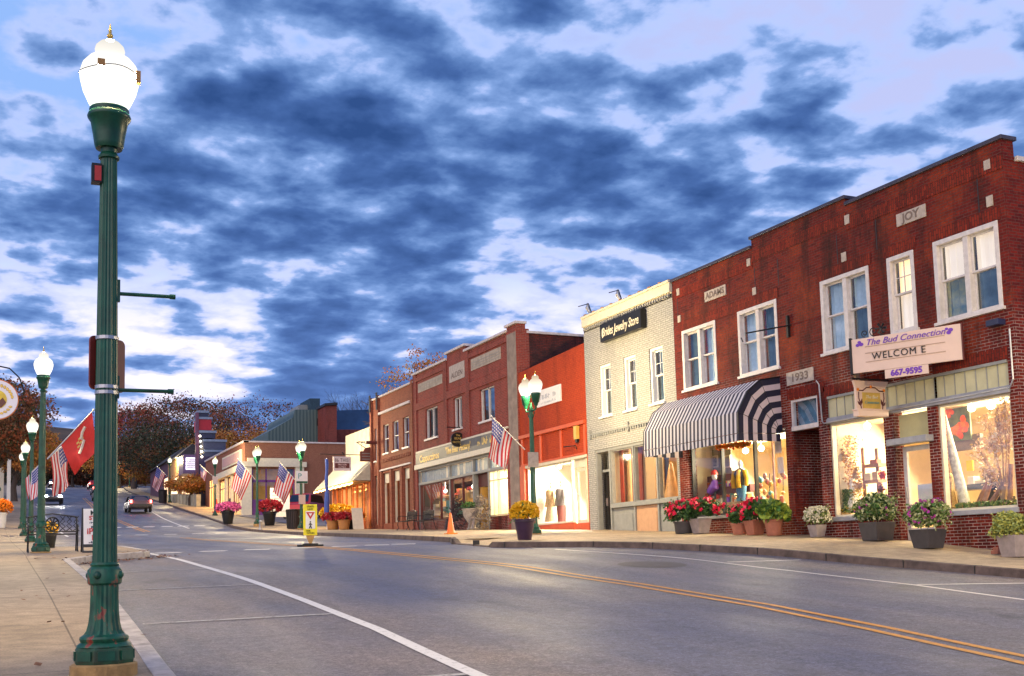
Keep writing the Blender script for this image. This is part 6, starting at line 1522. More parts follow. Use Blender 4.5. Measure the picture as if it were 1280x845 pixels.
# round sign hung over the left pavement
p0 = Vector((-.02, 19.0, 2.95)); s = thing('round_sign', 'round white sign with sun and mountain picture, hung at the left edge of the photo', 'sign', (-.9, 19.0, gz(-.9, 19)))
c = at_y(-4.6, 499.5, 19.0); r = .305
def disc(c, r, y0, y1, n=40): 
    mb = MB(); mb.prism([(c.x+r*math.cos(k*2*math.pi/n), 0, c.z+r*math.sin(k*2*math.pi/n)) for k in range(n)], (0,y0,0), (0,y1,0)); return mb
bd = disc(c, r, 18.98, 19.03).build('board', M('sign_lavender_white', (.66,.66,.80), .4, .04), s)
disc(c, r+.015, 18.99, 19.02).build('rim', m_orange, bd); disc(c, .15, 18.972, 18.98).build('picture', M('sunset_picture', (.80,.42,.05), .5, .5, 3, var2=(.85,.7,.05)), bd)
mb = MB(); mb.prism([(c.x-.135,0,c.z-.045),(c.x-.04,0,c.z+.04),(c.x+.045,0,c.z-.015),(c.x+.09,0,c.z+.03),(c.x+.14,0,c.z-.045),(c.x+.075,0,c.z-.124),(c.x-.075,0,c.z-.124)], (0,18.966,0), (0,18.971,0)); mb.build('mountain', m_maroon, bd)
mb = MB()
for k in range(14):
    a_ = .2+k*.21; q = Vector((c.x+.228*math.cos(a_), 18.975, c.z+.228*math.sin(a_))); mb.sphere(q, .022, .006, .03, 6)
for k in range(10):
    a_ = -.5-k*.24; q = Vector((c.x+.228*math.cos(a_), 18.975, c.z+.228*math.sin(a_))); mb.sphere(q, .03, .006, .02, 6)
mb.build('border_mark', m_gold, bd)
mb = MB(); px_ = -1.0; mb.tube([(px_,19,gz(px_,19)-.1),(px_,19,c.z+.75)], .05, 10); mb.tube([(px_,19,c.z+.72),(c.x+.18,19,c.z+.50),(c.x+.32,19,c.z+.36),(c.x+.40,19,c.z+.14)], .012, 6); mb.tube([(px_,19,c.z+.55),(c.x,19,c.z+.52),(c.x,19,c.z+.43)], .016, 6); mb.build('post', m_black, s)

# ------------------------------------------------------------------ vehicles
def car(name, lab, loc, rz, L, W_, H, paint, suv=False, lights='rear'):
    s = thing(name, lab, 'car', loc, None, rz); h = W_/2
    mb = MB(); prof = ([(-L/2,.42),(-L/2,.78),(-L/2+.1,.98),(-L/2+.25,H*.60),(-L/2+.45,H*.97),(-L*.05,H),(L*.14,H*.96),(L*.27,H*.60),(L/2-.12,H*.50),(L/2,.72),(L/2,.42)] if suv else
            [(-L/2,.38),(-L/2,.75),(-L/2+.12,.92),(-L/2+.7,.98),(-L/2+1.25,H*.97),(-L*.02,H),(L*.10,H*.95),(L*.24,.98),(L/2-.2,.80),(L/2,.62),(L/2,.38)])
    nW = 7; prev = None
    for k in range(nW+1):
        t = k/nW*2-1; y = h*t; q = []
        for (x, z) in prof:
            edge = abs(t)**4; zz = z - (z-.4)*.10*edge if z > .8 else z; xx = x*(1-.03*edge)
            yy = y*(1-.16*max(0, (z-.95)/(H-.95+1e-6))) if z > .95 else y
            q.append((xx, yy, zz))
        ring = mb.ring(q)
        if prev: mb.join(prev, ring)
        else: mb.cap(ring[::-1])
        prev = ring
    mb.cap(prev); mb.build('body', paint, s, smooth=True, local=True)
    gm = MB(); z0, z1 = (H*.62, H*.92)
    for sg in (-1, 1):
        y0, y1 = sg*(h*.985*(1-.16*max(0,(z0-.95)/(H-.95)))+.0), sg*(h*(1-.16*(z1-.95)/(H-.95))*.975)
        xa, xb = (-L/2+.5, L*.20) if suv else (-L/2+1.05, L*.18)
        gm.quad((xa-.1,y0+sg*.012,z0),(xb+.12,y0+sg*.012,z0),(xb-.15,y1+sg*.012,z1),(xa+.12,y1+sg*.012,z1))
    rx0, rx1 = (-L/2+.22, -L/2+.42) if suv else (-L/2+.72, -L/2+1.2)
    gm.quad((rx0-.03,-h*.78,z0+.02),(rx0-.03,h*.78,z0+.02),(rx1-.05,h*.68,z1),(rx1-.05,-h*.68,z1)); fx0, fx1 = L*.255, L*.155
    gm.quad((fx0+.03,-h*.8,z0+.02),(fx0+.03,h*.8,z0+.02),(fx1,h*.7,z1),(fx1,-h*.7,z1))
    gm.build('window', GLASS('car_glass', .14, (.06,.07,.08)), s, local=True)
    for sg in (-1, 1):
        m2 = EM('tail_light', (1,.05,.03), 30) if lights in ('rear', 'both') else M('tail_lens', (.45,.015,.015), .3, 0)
        mb = MB(); mb.box(-L/2-.02, -L/2+.10, sg*h*.92-.13*(sg > 0)-.0*(sg < 0), sg*h*.92+.13*(sg < 0), .72, .95); mb.build('tail_light', m2, s, local=True, bevel=.02)
        m3 = EM('head_light', (1,.95,.85), 300) if lights == 'front' else M('head_lens', (.7,.7,.7), .2, 0)
        mb = MB(); mb.box(L/2-.12, L/2+.02, sg*h*.70-.12, sg*h*.70+.12, .62, .78); mb.build('headlight', m3, s, local=True, bevel=.02)
        for x in (-L*.30, L*.31):
            mb = MB(); n = 20; r = .34; rings = []
            for yy, rr_ in ((sg*(h-.19), r*.96), (sg*(h-.17), r), (sg*(h+.005), r), (sg*(h+.02), r*.95), (sg*(h+.022), r*.62)):
                rings.append(mb.ring([(x+rr_*math.cos(k*2*math.pi/n), yy, .34+rr_*math.sin(k*2*math.pi/n)) for k in range(n)]))
            for a_, b_ in zip(rings, rings[1:]): mb.join(a_, b_)
            mb.cap(rings[0]); wl = mb.build('wheel', m_rubber, s, smooth=True, local=True)
            mb = MB(); mb.cap(mb.ring([(x+r*.62*math.cos(k*2*math.pi/n), sg*(h+.024), .34+r*.62*math.sin(k*2*math.pi/n)) for k in range(n)])); mb.build('rim', m_silver, wl, local=True)
    mb = MB(); mb.box(-L/2-.03, -L/2+.03, -h*.95, h*.95, .40, .62); mb.box(L/2-.03, L/2+.03, -h*.95, h*.95, .38, .58); mb.build('bumper', m_dark, s, local=True, bevel=.03)
    return s
pr = M('car_red', (.42,.015,.02), .25, .05); psv = M('car_plum_grey', (.13,.085,.09), .3, .05, metal=.3); pdk = M('car_dark', (.03,.03,.04), .3, .05)
car('suv', 'red SUV with dark windows parked in the lot behind the litter bin', (20.3, 79.5, gz(20.3, 79.5)), R_(236), 4.6, 1.85, 1.85, pr, True, 'none')
car('car', 'plum-grey car with glowing tail lights driving away up the right lane', (10.9, 97.5, gz(10.9, 97.5)-.13), R_(90), 4.5, 1.8, 1.45, psv, False, 'rear')
car('car', 'black car ahead of the plum-grey one with red tail lights', (10.6, 128, gz(10.6, 128)-.13), R_(90), 4.5, 1.8, 1.45, pdk, False, 'rear')
car('car', 'oncoming car with dazzling headlights far up the left lane', (5.2, 118, gz(5.2, 118)-.13), R_(-90), 4.5, 1.8, 1.45, pdk, False, 'front')
car('car', 'second far car with red tail lights near the top of the street', (14.5, 190, gz(14.5, 190)-.13), R_(90), 4.5, 1.8, 1.45, pr, False, 'rear')

# ------------------------------------------------------------------ things in the shop windows
def tree_branch(mb, p, d, L, r, lv, rng, ends, spread=.55, split=3, n=6, taper=.62):
    q = p + d*L; mid = p + d*L*.5 + Vector((rng.gauss(0,1), rng.gauss(0,1), rng.gauss(0,1)))*L*.05
    mb.tube([p, mid, q], [r, r*.85, r*taper], n, caps=False)
    if lv == 0: ends.append(q); return
    for k in range(split):
        e = (d + Vector((rng.gauss(0,1), rng.gauss(0,1), rng.gauss(0,.8)+.15))*spread).normalized(); t = rng.uniform(.55, 1.0)
        tree_branch(mb, p+d*L*t, e, L*rng.uniform(.55,.8), r*taper*(.9 if t > .8 else .75), lv-1, rng, ends, spread, split, max(3, n-1), taper)
def Wd(px, py, d):                              # where something seen at that pixel stands, d metres behind the glass line
    return at_x(px, py, 18+d)
def wpts(pts, d): return [Wd(a_, b_, d if not isinstance(d, (list, tuple)) else d[k]) for k, (a_, b_) in enumerate(pts)]
def wbox(mb, px0, py0, px1, py1, d, th=.1, mi=0):
    a_, b_ = Wd(px0, py0, d), Wd(px1, py1, d); f.box(mb, min(a_.y, b_.y), max(a_.y, b_.y), min(a_.z, b_.z), max(a_.z, b_.z), d, d+th, mi)
s = thing('birch_log', 'pale birch log leaning inside the right flower shop window', 'log', Wd(1205, 640, .5))
mb = MB(); mb.tube(wpts([(1209,640),(1194,580),(1177,517)], [.6,.5,.35]), [.115,.10,.085], 12); mb.build('trunk', M('birch_bark', (.74,.70,.60), .7, .5, 9), s, smooth=True)
s = thing('painting', 'painting of big orange flowers behind the birch log in the flower shop', 'painting', Wd(1196, 560, 1.2))
mb = MB(); wbox(mb, 1178, 505, 1214, 549, 1.2, .04); mb.build('canvas', M('canvas_olive', (.15,.17,.09), .7, .4, 4), s)
mb = MB(); rr = random.Random(2)
for (cu, cv_, r) in ((1199,533,.27),(1184,516,.2)):
    cc = Wd(cu, cv_, 1.19)
    for k in range(30): a_ = rr.uniform(0,6.28); q = rr.uniform(0,.8)*r; mb.sphere((cc.x-.002*k*.3, cc.y+q*math.cos(a_), cc.z+q*math.sin(a_)), .012, r*.27, r*.27, 8, k % 2)
mb.build('flower', [m_forange, MATS['cone_orange']], s)
mb = MB(); wbox(mb, 1172, 549, 1226, 560, 1.25, .1); mb.build('rear_beam', M('umber_beam', (.16,.11,.07), .7), B)
s = thing('dried_branch', 'tall dried branch with pale gold leaves filling the right of the flower shop window', 'dried tree', Wd(1255, 640, .5)); rg = random.Random(9); mb = MB(); ends = []
b0 = Wd(1256, 636, .5)
for tx, ty in ((1232,520),(1246,505),(1256,500),(1222,560),(1240,550),(1262,520),(1230,585)):
    e_ = Wd(tx, ty, .5+rg.uniform(-.1,.3)); m_ = b0.lerp(e_, .45)+Vector((0, -.05, .12)); mb.tube([b0, m_, e_], [.025,.016,.008], 5, caps=False)
    for k in range(26):
        q = (m_.lerp(e_, rg.random()**.6)) + Vector((rg.gauss(0,.06), rg.gauss(0,.13), rg.gauss(0,.12))); mb.tube([m_.lerp(e_, rg.random()), q], [.006,.003], 3, caps=False); ends.append(q)
mb.build('stem', M('dry_stem', (.42,.28,.17), .8, .2), s)
mb = MB()
for q in ends:
    for j in range(8): leafquad(mb, q+Vector((rg.gauss(0,.04), rg.gauss(0,.05), rg.gauss(0,.05))), .040, rg, rg.choice((0,0,0,2,2,1)))
mb.v = [(min(max(x, 18.17), 20.3), min(max(y, 15.57), 20.8), min(z, 2.99)) for x, y, z in mb.v]
mb.build('leaf', [M('dried_leaf', (.74,.50,.32), .7, .25, 30), m_gold, M('blanched_leaf', (.80,.70,.56), .7, .2, 30)], s)
s = thing('firewood', 'crossed cut logs stacked at the foot of the dried branch', 'log pile', Wd(1245, 640, .5)); mb = MB()
for p_, dd in (([(1226,640),(1243,590)],[.4,.6]),([(1231,640),(1264,592)],[.45,.6]),([(1262,645),(1264,580)],[.4,.45]),([(1222,632),(1236,600)],[.7,.7])): mb.tube(wpts(p_, dd), [.06,.045], 9)
mb.build('log', M('log_bark', (.36,.20,.14), .8, .4, 9), s)
s = thing('display_table', 'dark slim table carrying pale boxes in the right flower shop window', 'table', Wd(1212, 640, .9)); mb = MB(); wbox(mb, 1194, 607, 1232, 610.5, .85, .4); mb.build('tabletop', m_dark, s)
for x_ in (1196, 1230): mb = MB(); wbox(mb, x_, 610, x_+2.2, 642, .9, .04); mb.build('leg', m_dark, s)
for (x0, y0, x1, lab, mt) in ((1209,596,1217,'taller white box on the left of the dark display table',m_white),(1218,601,1231,'broad cream box in the middle of the dark display table',m_framec)):
    mb = MB(); wbox(mb, x0, y0, x1, 606.6, .9, .2); tag(mb.build('box', mt, bevel=.006), lab, 'box')
mb = MB(); wbox(mb, 1207.5, 576, 1216.5, 588, 1.2, .02); tag(mb.build('poster', m_yellow), 'small yellow square card above the dark display table', 'card')
s = thing('dark_chair', 'black high-backed chair half hidden by the crossed logs in the flower shop window', 'chair', Wd(1240, 640, 1.0)); mb = MB(); wbox(mb, 1227, 593, 1249, 622, 1.1, .06); mb.build('backrest', m_dark, s, bevel=.02); mb = MB(); wbox(mb, 1224, 622, 1252, 627, .8, .4); mb.build('seat', m_dark, s)
s = thing('straw_figure', 'small straw-coloured figure at the left foot of the birch log', 'figurine', Wd(1190, 640, .7)); mb = MB(); q0 = Wd(1189, 638, .7); mb.lathe([(.16,0),(.13,.2),(.07,.55),(.09,.62),(.10,.72),(.05,.80),(.01,.81)], 12, q0); mb.build('body', M('straw', (.42,.30,.12), .9, .4, 20), s, smooth=True)
s = thing('moss_bed', 'strip of green moss and small gourds along the right flower shop sill', 'display', f.P(16.5, .75, .4)); mb = MB(); rr = random.Random(4)
for k in range(700): leafquad(mb, f.P(rr.uniform(15.65,17.4), .78+rr.uniform(0,.10), rr.uniform(.22,.7)), .05, rr, rr.choice((0,0,1)))
mb.build('moss', [G_L[0], G_L[2]], s); mb = MB(); [mb.sphere(Wd(x_, 634, .4), .08,.08,.07, 10) for x_ in (1196, 1203, 1222)]; mb.build('gourd', m_gold, s)
s = thing('floral_display', 'autumn leaf garland, white cone tree and greenery in the left flower shop window', 'display', f.P(20.4, .8, .5)); mb = MB(); rr = random.Random(6)
for k in range(1500):
    y_ = rr.uniform(545, 636); q = Wd(1060+rr.gauss(0,5.5)+(y_-545)*.06, y_, .5+rr.uniform(-.1,.3)); leafquad(mb, q, .036, rr, rr.choice((0,0,1,2,3)))
for (cx_, cy_) in ((1053,570),(1070,592),(1074,607)):
    for k in range(140): leafquad(mb, Wd(cx_+rr.gauss(0,3), cy_+rr.gauss(0,4), .45), .04, rr, rr.choice((1,2)))
mb.build('garland', [MATS['dried_leaf'], m_gold, M('amber_leaf', (.72,.36,.05), .6, .2, 30), MATS['blanched_leaf']], s); mb = MB()
q = Wd(1067, 641, .5); mb.lathe([(.17,0),(.15,.1),(.02,.82),(.005,.84)], 14, q); mb.build('cone_tree', m_white, s)
mb = MB()
for k in range(900): leafquad(mb, Wd(rr.uniform(1046,1106), 640-abs(rr.gauss(0,5)), rr.uniform(.25,.7)), .05, rr, rr.choice((0,0,1,2)))
for k in range(260): leafquad(mb, Wd(1058+rr.gauss(0,4), rr.uniform(612,640), .4), .05, rr, rr.choice((0,1)))
mb.build('greenery', [G_L[0], G_L[2], m_fyel], s)
s = thing('shelf_unit', 'slim wooden shelf unit with small crates in the left flower shop window', 'shelf', Wd(1089, 640, .7))
for y_ in (581, 601): mb = MB(); wbox(mb, 1079, y_, 1098, y_+1.8, .7, .25); mb.build('shelf', m_wood, s)
for x_ in (1079, 1096.5): mb = MB(); wbox(mb, x_, 560, x_+1.3, 640, .8, .03); mb.build('upright', m_wood, s)
for x0, x1, y0, y1, lab, mt in ((1087,1096,575,580.8,'small terracotta crate on the upper slim shelf',m_terra),(1090,1097,590,600.8,'tall wooden crate on the lower slim shelf',m_woodl),(1080,1088,592,600.8,'pale cream jar box on the lower slim shelf',m_framec)): mb = MB(); wbox(mb, x0, y0, x1, y1, .75, .15); tag(mb.build('crate', mt), lab, 'crate')
for k, (x_, y_) in enumerate(((1103,594),(1101,612))):
    mb = MB(); [leafquad(mb, Wd(x_+rr.gauss(0,2), y_+rr.gauss(0,2.5), .5), .045, rr, 0) for _ in range(110)]; tag(mb.build('foliage', MATS['cone_orange'] if k == 0 else m_terra), ('bright red-orange posy' if k == 0 else 'lower rust-brown posy')+' beside the slim shelves', 'posy')
# ADAMS shop window
s = thing('mannequin', 'headless-looking mannequin in yellow and black jacket with blue jeans, in the awning shop window', 'mannequin', Wd(927, 646, .55)); o_ = Wd(928, 640, .55)
k_ = (Wd(928, 577, .55).z-o_.z)/1.60
S_ = lambda pts: [o_+Vector((d_, a_, z*k_)) for a_, z, d_ in pts]
mb = MB()
for sg in (-1, 1): mb.tube(S_([(sg*.06,-.12,0),(sg*.075,.35,0),(sg*.085,.84,0)]), [.065,.08,.10], 10)
mb.build('jeans', M('denim', (.10,.28,.46), .8, .3, 12), s, smooth=True)
mb = MB(); mb.tube(S_([(0,.78,0),(0,.98,0),(0,1.2,0),(0,1.33,0),(0,1.40,0)]), [.16,.16,.20,.16,.06], 12); mb.build('torso', m_black, s, smooth=True)
mb = MB()
for sg in (-1, 1): mb.tube(S_([(sg*.19,1.31,0),(sg*.27,1.05,0),(sg*.28,.82,-.03)]), [.07,.06,.05], 8); mb.tube(S_([(sg*.10,1.33,-.14),(sg*.11,.98,-.18),(sg*.11,.76,-.16)]), [.055,.065,.065], 8)
mb.build('jacket', M('jacket_yellow', (.70,.42,.01), .7, .15), s, smooth=True)
mb = MB(); mb.tube(S_([(0,1.38,0),(0,1.46,0)]), [.05,.045], 8); mb.sphere(o_+Vector((0,0,1.54*k_)), .07,.07,.095, 12); mb.build('head', m_white, s, smooth=True)
mb = MB(); wbox(mb, 869, 562, 916, 640, .95, .05); mb.build('backing_panel', m_int, B); mb = MB(); wbox(mb, 875, 565, 915, 595, .93, .02); mb.build('picture_panel', M('sage_panel', (.30,.29,.19), .8), B)
for (x0, x1, lab, mt) in ((877,887,'teal framed picture at the left of the sage panel',m_teal),(890,897,'small teal and red picture in the middle of the sage panel',M('print_mixed', (.30,.25,.22), .7, .8, 9)),(902,913,'plain taupe picture at the right of the sage panel',m_grey)):
    s = thing('picture', lab, 'picture', Wd((x0+x1)/2, 590, .9)); mb = MB(); wbox(mb, x0, 570, x1, 584, .88, .04); fo = mb.build('frame', m_framec, s); mb = MB(); wbox(mb, x0+1.2, 571.5, x1-1.2, 582.5, .87, .008); mb.build('print', mt, fo)
s = thing('bookshelf', 'shelves packed with coloured books and toys in the awning shop window', 'shelf', Wd(895, 640, .7)); mb = MB(); wbox(mb, 876, 597, 918, 599, .72, .2); wbox(mb, 876, 612, 938, 614.5, .68, .22); wbox(mb, 866, 632, 938, 646, .45, .4, 1); mb.build('carcass', [m_maroon, m_woodl], s)
mb = MB(); rr = random.Random(8); x_ = 877.0
while x_ < 917:
    wd = rr.uniform(1.0, 2.2); wbox(mb, x_, 612-rr.uniform(6,12), x_+wd*.9, 612, .70, .16, rr.randrange(6)); x_ += wd
x_ = 867.0
while x_ < 938:
    wd = rr.uniform(1.5, 5); wbox(mb, x_, 632-rr.uniform(7,17), x_+wd*.92, 632, .60, .14, rr.randrange(6)); x_ += wd
mb.build('book', [m_red, m_teal, m_purple, m_orange, m_framec, m_maroon], s)
s = thing('scarf_stand', 'red-hatted display head with purple scarf, left in the awning shop window', 'display head', Wd(892, 640, .5)); q = Wd(893, 596, .5); mb = MB(); mb.sphere(q, .08,.08,.11, 12); mb.build('head', m_white, s, smooth=True)
mb = MB(); mb.sphere(q+Vector((0,0,.07)), .105,.105,.13, 12, z0=-.1); mb.build('hat', m_red, s, smooth=True); mb = MB(); mb.tube([q-Vector((0,0,.1)), q-Vector((0,0,.28)), q+Vector((-.05,.2,-.42))], [.08,.15,.10], 10); mb.build('scarf', m_purple, s, smooth=True); mb = MB(); mb.tube([q-Vector((0,0,.95)), q-Vector((0,0,.1))], .03, 6); mb.build('stand', m_dark, s)
s = thing('leaf_garland', 'garland of orange autumn leaves hung along the head of the awning shop window', 'garland', Wd(915, 556, .06)); mb = MB(); rr = random.Random(12)
for k in range(520): x_ = rr.uniform(895, 938); leafquad(mb, Wd(x_, 559-(x_-895)*.10+rr.gauss(0,1.6), .05), .05, rr, rr.choice((0,1,1,2)))
mb.build('leaf', [m_gold, m_forange, MATS['cone_orange']], s)
s = thing('paper_notice', 'white paper notices stuck inside the right end of the awning shop window', 'notice', Wd(975, 580, .14)); mb = MB(); wbox(mb, 971.5, 572, 980, 591, .135, .005); wbox(mb, 968, 552, 977, 566, .135, .005); mb.build('paper', m_white, s)
s = thing('ornament_rack', 'rack of coral and teal ornaments behind the right pane of the awning shop window', 'rack', Wd(965, 640, .6)); mb = MB(); rr = random.Random(13)
for k in range(46): mb.sphere(Wd(rr.uniform(943,981), rr.uniform(590,640), rr.uniform(.4,.8)), .06,.06,rr.uniform(.05,.12), 8, rr.randrange(4))
mb.build('ornament', [M('coral', (.55,.18,.11), .6), m_teal, m_gold, m_wood], s); mb = MB(); [mb.tube([Wd(x_,645,.6), Wd(x_,592,.6)], .012, 5) for x_ in (945, 962, 979)]; mb.build('rod', m_dark, s)
mb = MB(); wbox(mb, 965.5, 553, 968.5, 640, .45, .05); mb.build('display_post', M('dusty_pink_post', (.45,.27,.24), .7), B)
# dress shop
def outfit(lab, u, mt, mt2, skirt):
    s = thing('dress_form', lab, 'dress form', f.P(u, 1.2, .8)); mb = MB(); mb.tube([f.P(u,1.85,.8), f.P(u,2.05,.8), f.P(u,2.3,.8), f.P(u,2.45,.8), f.P(u,2.55,.8)], [.19,.16,.22,.2,.06], 12)
    for sg in (-1, 1): mb.tube([f.P(u+sg*.2,2.42,.8), f.P(u+sg*.3,2.1,.78), f.P(u+sg*.32,1.85,.74)], [.07,.065,.055], 8)
    mb.build('jacket', mt, s, smooth=True); mb = MB(); mb.tube([f.P(u,1.9,.8), f.P(u,1.6,.8), f.P(u,1.3 if skirt else 1.22,.8)], [.17,.22,.27] if skirt else [.18,.17,.15], 12); mb.build('skirt' if skirt else 'trousers', mt2, s, smooth=True)
    mb = MB(); mb.tube([f.P(u,2.5,.8), f.P(u,2.66,.8)], .05, 8); mb.sphere(f.P(u,2.72,.8), .06,.06,.05, 8); mb.build('neck', m_wood, s)
outfit('dress form in tan patterned coat and skirt in the dress shop window', at_x(689.5,640,18.8).y, M('tan_knit', (.40,.27,.14), .9, .35, 20), M('tan_skirt', (.42,.33,.20), .9, .3, 20), True)
outfit('dress form in charcoal jacket and dark trousers in the dress shop window', at_x(702,640,18.8).y, M('charcoal_cloth', (.14,.12,.12), .9, .3, 15), m_maroon, False)
s = thing('hat_shelf', 'white shelves of tan hats at the left of the dress shop window', 'shelf', f.P(37.0, 1.2, .9))
for z in (1.45, 1.85, 2.25, 2.65): mb = MB(); uh = at_x(670,640,18.8).y; f.box(mb, uh-.3, uh+.3, z, z+.02, .7, 1.0); mb.build('shelf', m_white, s)
for k, z in enumerate((1.47, 1.87, 2.27)):
    c = f.P(uh, z, .85); mb = MB(); mb.lathe([(.19,0),(.19,.015),(.10,.03),(.09,.12),(.03,.15)], 14, c); tag(mb.build('hat', m_wood, smooth=True), 'tan brimmed hat on the %s shelf of the dress shop window' % ('lowest', 'second lowest', 'second highest')[k], 'hat')
s = thing('orange_dress', 'pointed orange dress shape in the white building right-hand window', 'dress', f.P(27.8, 1.7, .6)); mb = MB(); q = at_x(840,623,18.4); mb.lathe([(.24,0),(.2,.2),(.10,.8),(.05,1.05),(.01,1.08)], 12, q); mb.build('dress', M('peach_satin', (.62,.32,.12), .4, .2, 6), s, smooth=True)

# ------------------------------------------------------------------ trees
m_bark = M('bark', (.075,.055,.045), .9, .3, 10, bump=.5)
LV = dict(red=[M('leaf_scarlet', (.46,.045,.015), .6, .35, 3), M('leaf_rust', (.34,.10,.025), .6, .35, 3), M('leaf_plum', (.14,.025,.03), .6, .3, 3)],
          brown=[M('leaf_brown', (.17,.07,.03), .7, .35, 3), M('leaf_russet', (.30,.075,.03), .7, .35, 3), M('leaf_olive', (.065,.065,.025), .7, .35, 3)],
          green=[M('leaf_deep', (.035,.05,.022), .7, .35, 3), MATS['leaf_olive'], MATS['leaf_brown']],
          orange=[M('leaf_amber', (.50,.18,.03), .6, .35, 3), M('leaf_gold', (.42,.23,.03), .6, .35, 3), MATS['leaf_rust']])
def tree(lab, loc, h, rad, kind, n=5200, K_=3.5, trunk=.3, bare=.0, seed=0, s=.20, low=.28, grp='autumn trees beyond the shops', name='tree'):
    n = int(n*K_); s = s*.50; r = random.Random(seed); loc = Vector(loc); o = thing(name, lab, 'tree', loc, grp); mb = MB(); ends = []
    th = h*low; tr = h*.022+.08
    mb.tube([loc-Vector((0,0,.3)), loc+Vector((r.gauss(0,.1), r.gauss(0,.1), th*.5)), loc+Vector((r.gauss(0,.15), r.gauss(0,.15), th))], [tr*1.3, tr, tr*.85], 8, caps=False)
    for k in range(6):
        a_ = k*1.05+r.uniform(-.3,.3); up = r.uniform(.7, 1.6); d = Vector((math.cos(a_), math.sin(a_), up)).normalized() if k else Vector((.05,.05,1)).normalized()
        tree_branch(mb, loc+Vector((0,0,th*r.uniform(.8,1.0))), d, h*(.19 if k else .24), tr*.55, 3, r, ends, .5, 3, 5)
    mb.build('trunk', m_bark, o)
    # leaf clumps round the branch ends, held in an uneven ellipsoid
    c = loc+Vector((0,0,h*(low+.9)/2+h*.06)); rz_ = h*(1-low)/2*1.02; cl = []
    lob = [(Vector((r.gauss(0,1), r.gauss(0,1), r.gauss(0,.8))).normalized(), r.uniform(-.35,.25)) for _ in range(10)]
    for k in range(int(n/42)):
        d = Vector((r.gauss(0,1), r.gauss(0,1), r.gauss(0,1))).normalized(); q = (1+sum(a*max(0,d.dot(v))**4 for v, a in lob))*r.uniform(.30,1)**.45
        cl.append(c+Vector((d.x*rad*q, d.y*rad*q, d.z*rz_*q)))
    fm = MB()
    for p in cl:
        mi = r.choices((0,1,2), (4,3,2))[0]; cs = rad*r.uniform(.05,.11)
        for j in range(int(42*r.uniform(.5,1.4)*(1-bare))):
            leafquad(fm, p+Vector((r.gauss(0,cs), r.gauss(0,cs), r.gauss(0,cs*.65))), s*r.uniform(.5,1.25), r, mi if r.random() < .8 else r.randrange(3), up=.3, asp=.7)
    fm.build('crown', LV[kind], o)
    return o
def ptree(lab, px, ytop, Y, rad, kind, zb=None, **kw):
    t = at_y(px, ytop, Y); zb = gz(min(t.x, 22), Y) if zb is None else zb
    return tree(lab, (t.x, Y, zb), t.z-zb, rad, kind, **kw)
ptree('scarlet maple just right of the nearest lamp post, above the far lamps', 168, 507, 190, 8.5, 'red', seed=1, n=6500, s=.34, bare=.35)
ptree('tall dark brown tree with ragged crown behind the marquee', 228, 492, 180, 10.5, 'brown', seed=2, n=7500, s=.34, bare=.52)
ptree('thin russet tree showing sky between its branches, behind the corner shop', 318, 498, 150, 9.0, 'brown', seed=3, bare=.68, n=5200, s=.28)
ptree('second thin russet tree, left of the metal clad building', 283, 512, 165, 8.0, 'brown', seed=4, bare=.62, n=5200, s=.28)
ptree('low amber tree over the roofs between stepped pylon and metal clad building', 305, 540, 140, 7.0, 'orange', seed=5, n=4800, s=.28)
ptree('dark evergreen-toned tree low behind the stepped pylon', 215, 530, 150, 8.5, 'green', seed=6, n=6000, s=.30, bare=.3)
ptree('golden tree glowing over the two farthest lamps', 150, 560, 215, 6.5, 'orange', seed=7, n=3500, s=.36)
ptree('rust orange small tree right of the farthest lamps', 195, 563, 160, 4.6, 'orange', seed=8, n=3000, s=.28)
ptree('small orange street tree before the marquee', 238, 595, 109, 2.4, 'orange', seed=9, n=1800, s=.2, low=.45)
ptree('broad brown tree overhanging the left pavement far up', -6, 478, 90, 3.9, 'brown', seed=10, n=6500, s=.22, low=.35)
ptree('tawny tree behind the third and fourth left lamps', 20, 520, 125, 3.8, 'orange', seed=11, n=5200, s=.25, low=.32)
ptree('dark tree closing the street behind the red flag', 92, 556, 230, 7.5, 'brown', seed=12, n=4200, s=.4)
ptree('green-brown tree at the top of the street left of the red flag', 66, 572, 240, 6.5, 'green', seed=13, n=3500, s=.4)
ptree('reddish tree at the top of the street right of the red flag', 118, 545, 235, 7.5, 'red', seed=14, n=4000, s=.4)
ptree('orange-leaved treetop showing over the plum brick parapet', 527, 438, 62, 2.6, 'orange', zb=2.0, seed=15, bare=.45, n=2600, s=.14, low=.45)
def bare_tree(lab, px, ytop, Y, seed):
    t = at_y(px, ytop, Y); zb = gz(22, Y); r = random.Random(seed); o = thing('tree', lab, 'tree', (t.x, Y, zb)); mb = MB(); ends = []; h = t.z-zb; loc = Vector((t.x, Y, zb))
    mb.tube([loc, loc+Vector((0,0,h*.42))], [.4,.28], 8, caps=False)
    for k in range(5):
        a_ = k*1.26; tree_branch(mb, loc+Vector((0,0,h*(.38+.01*k))), Vector((math.cos(a_)*.7, math.sin(a_)*.7, 1.1)).normalized(), h*.25, .13, 4, r, ends, .42, 3, 5, .6)
    mb.build('trunk', m_bark, o)
bare_tree('leafless grey tree behind the blue-roofed building', 447, 478, 150, 31); bare_tree('second leafless tree close behind the slim-windowed brick building', 470, 482, 140, 32)
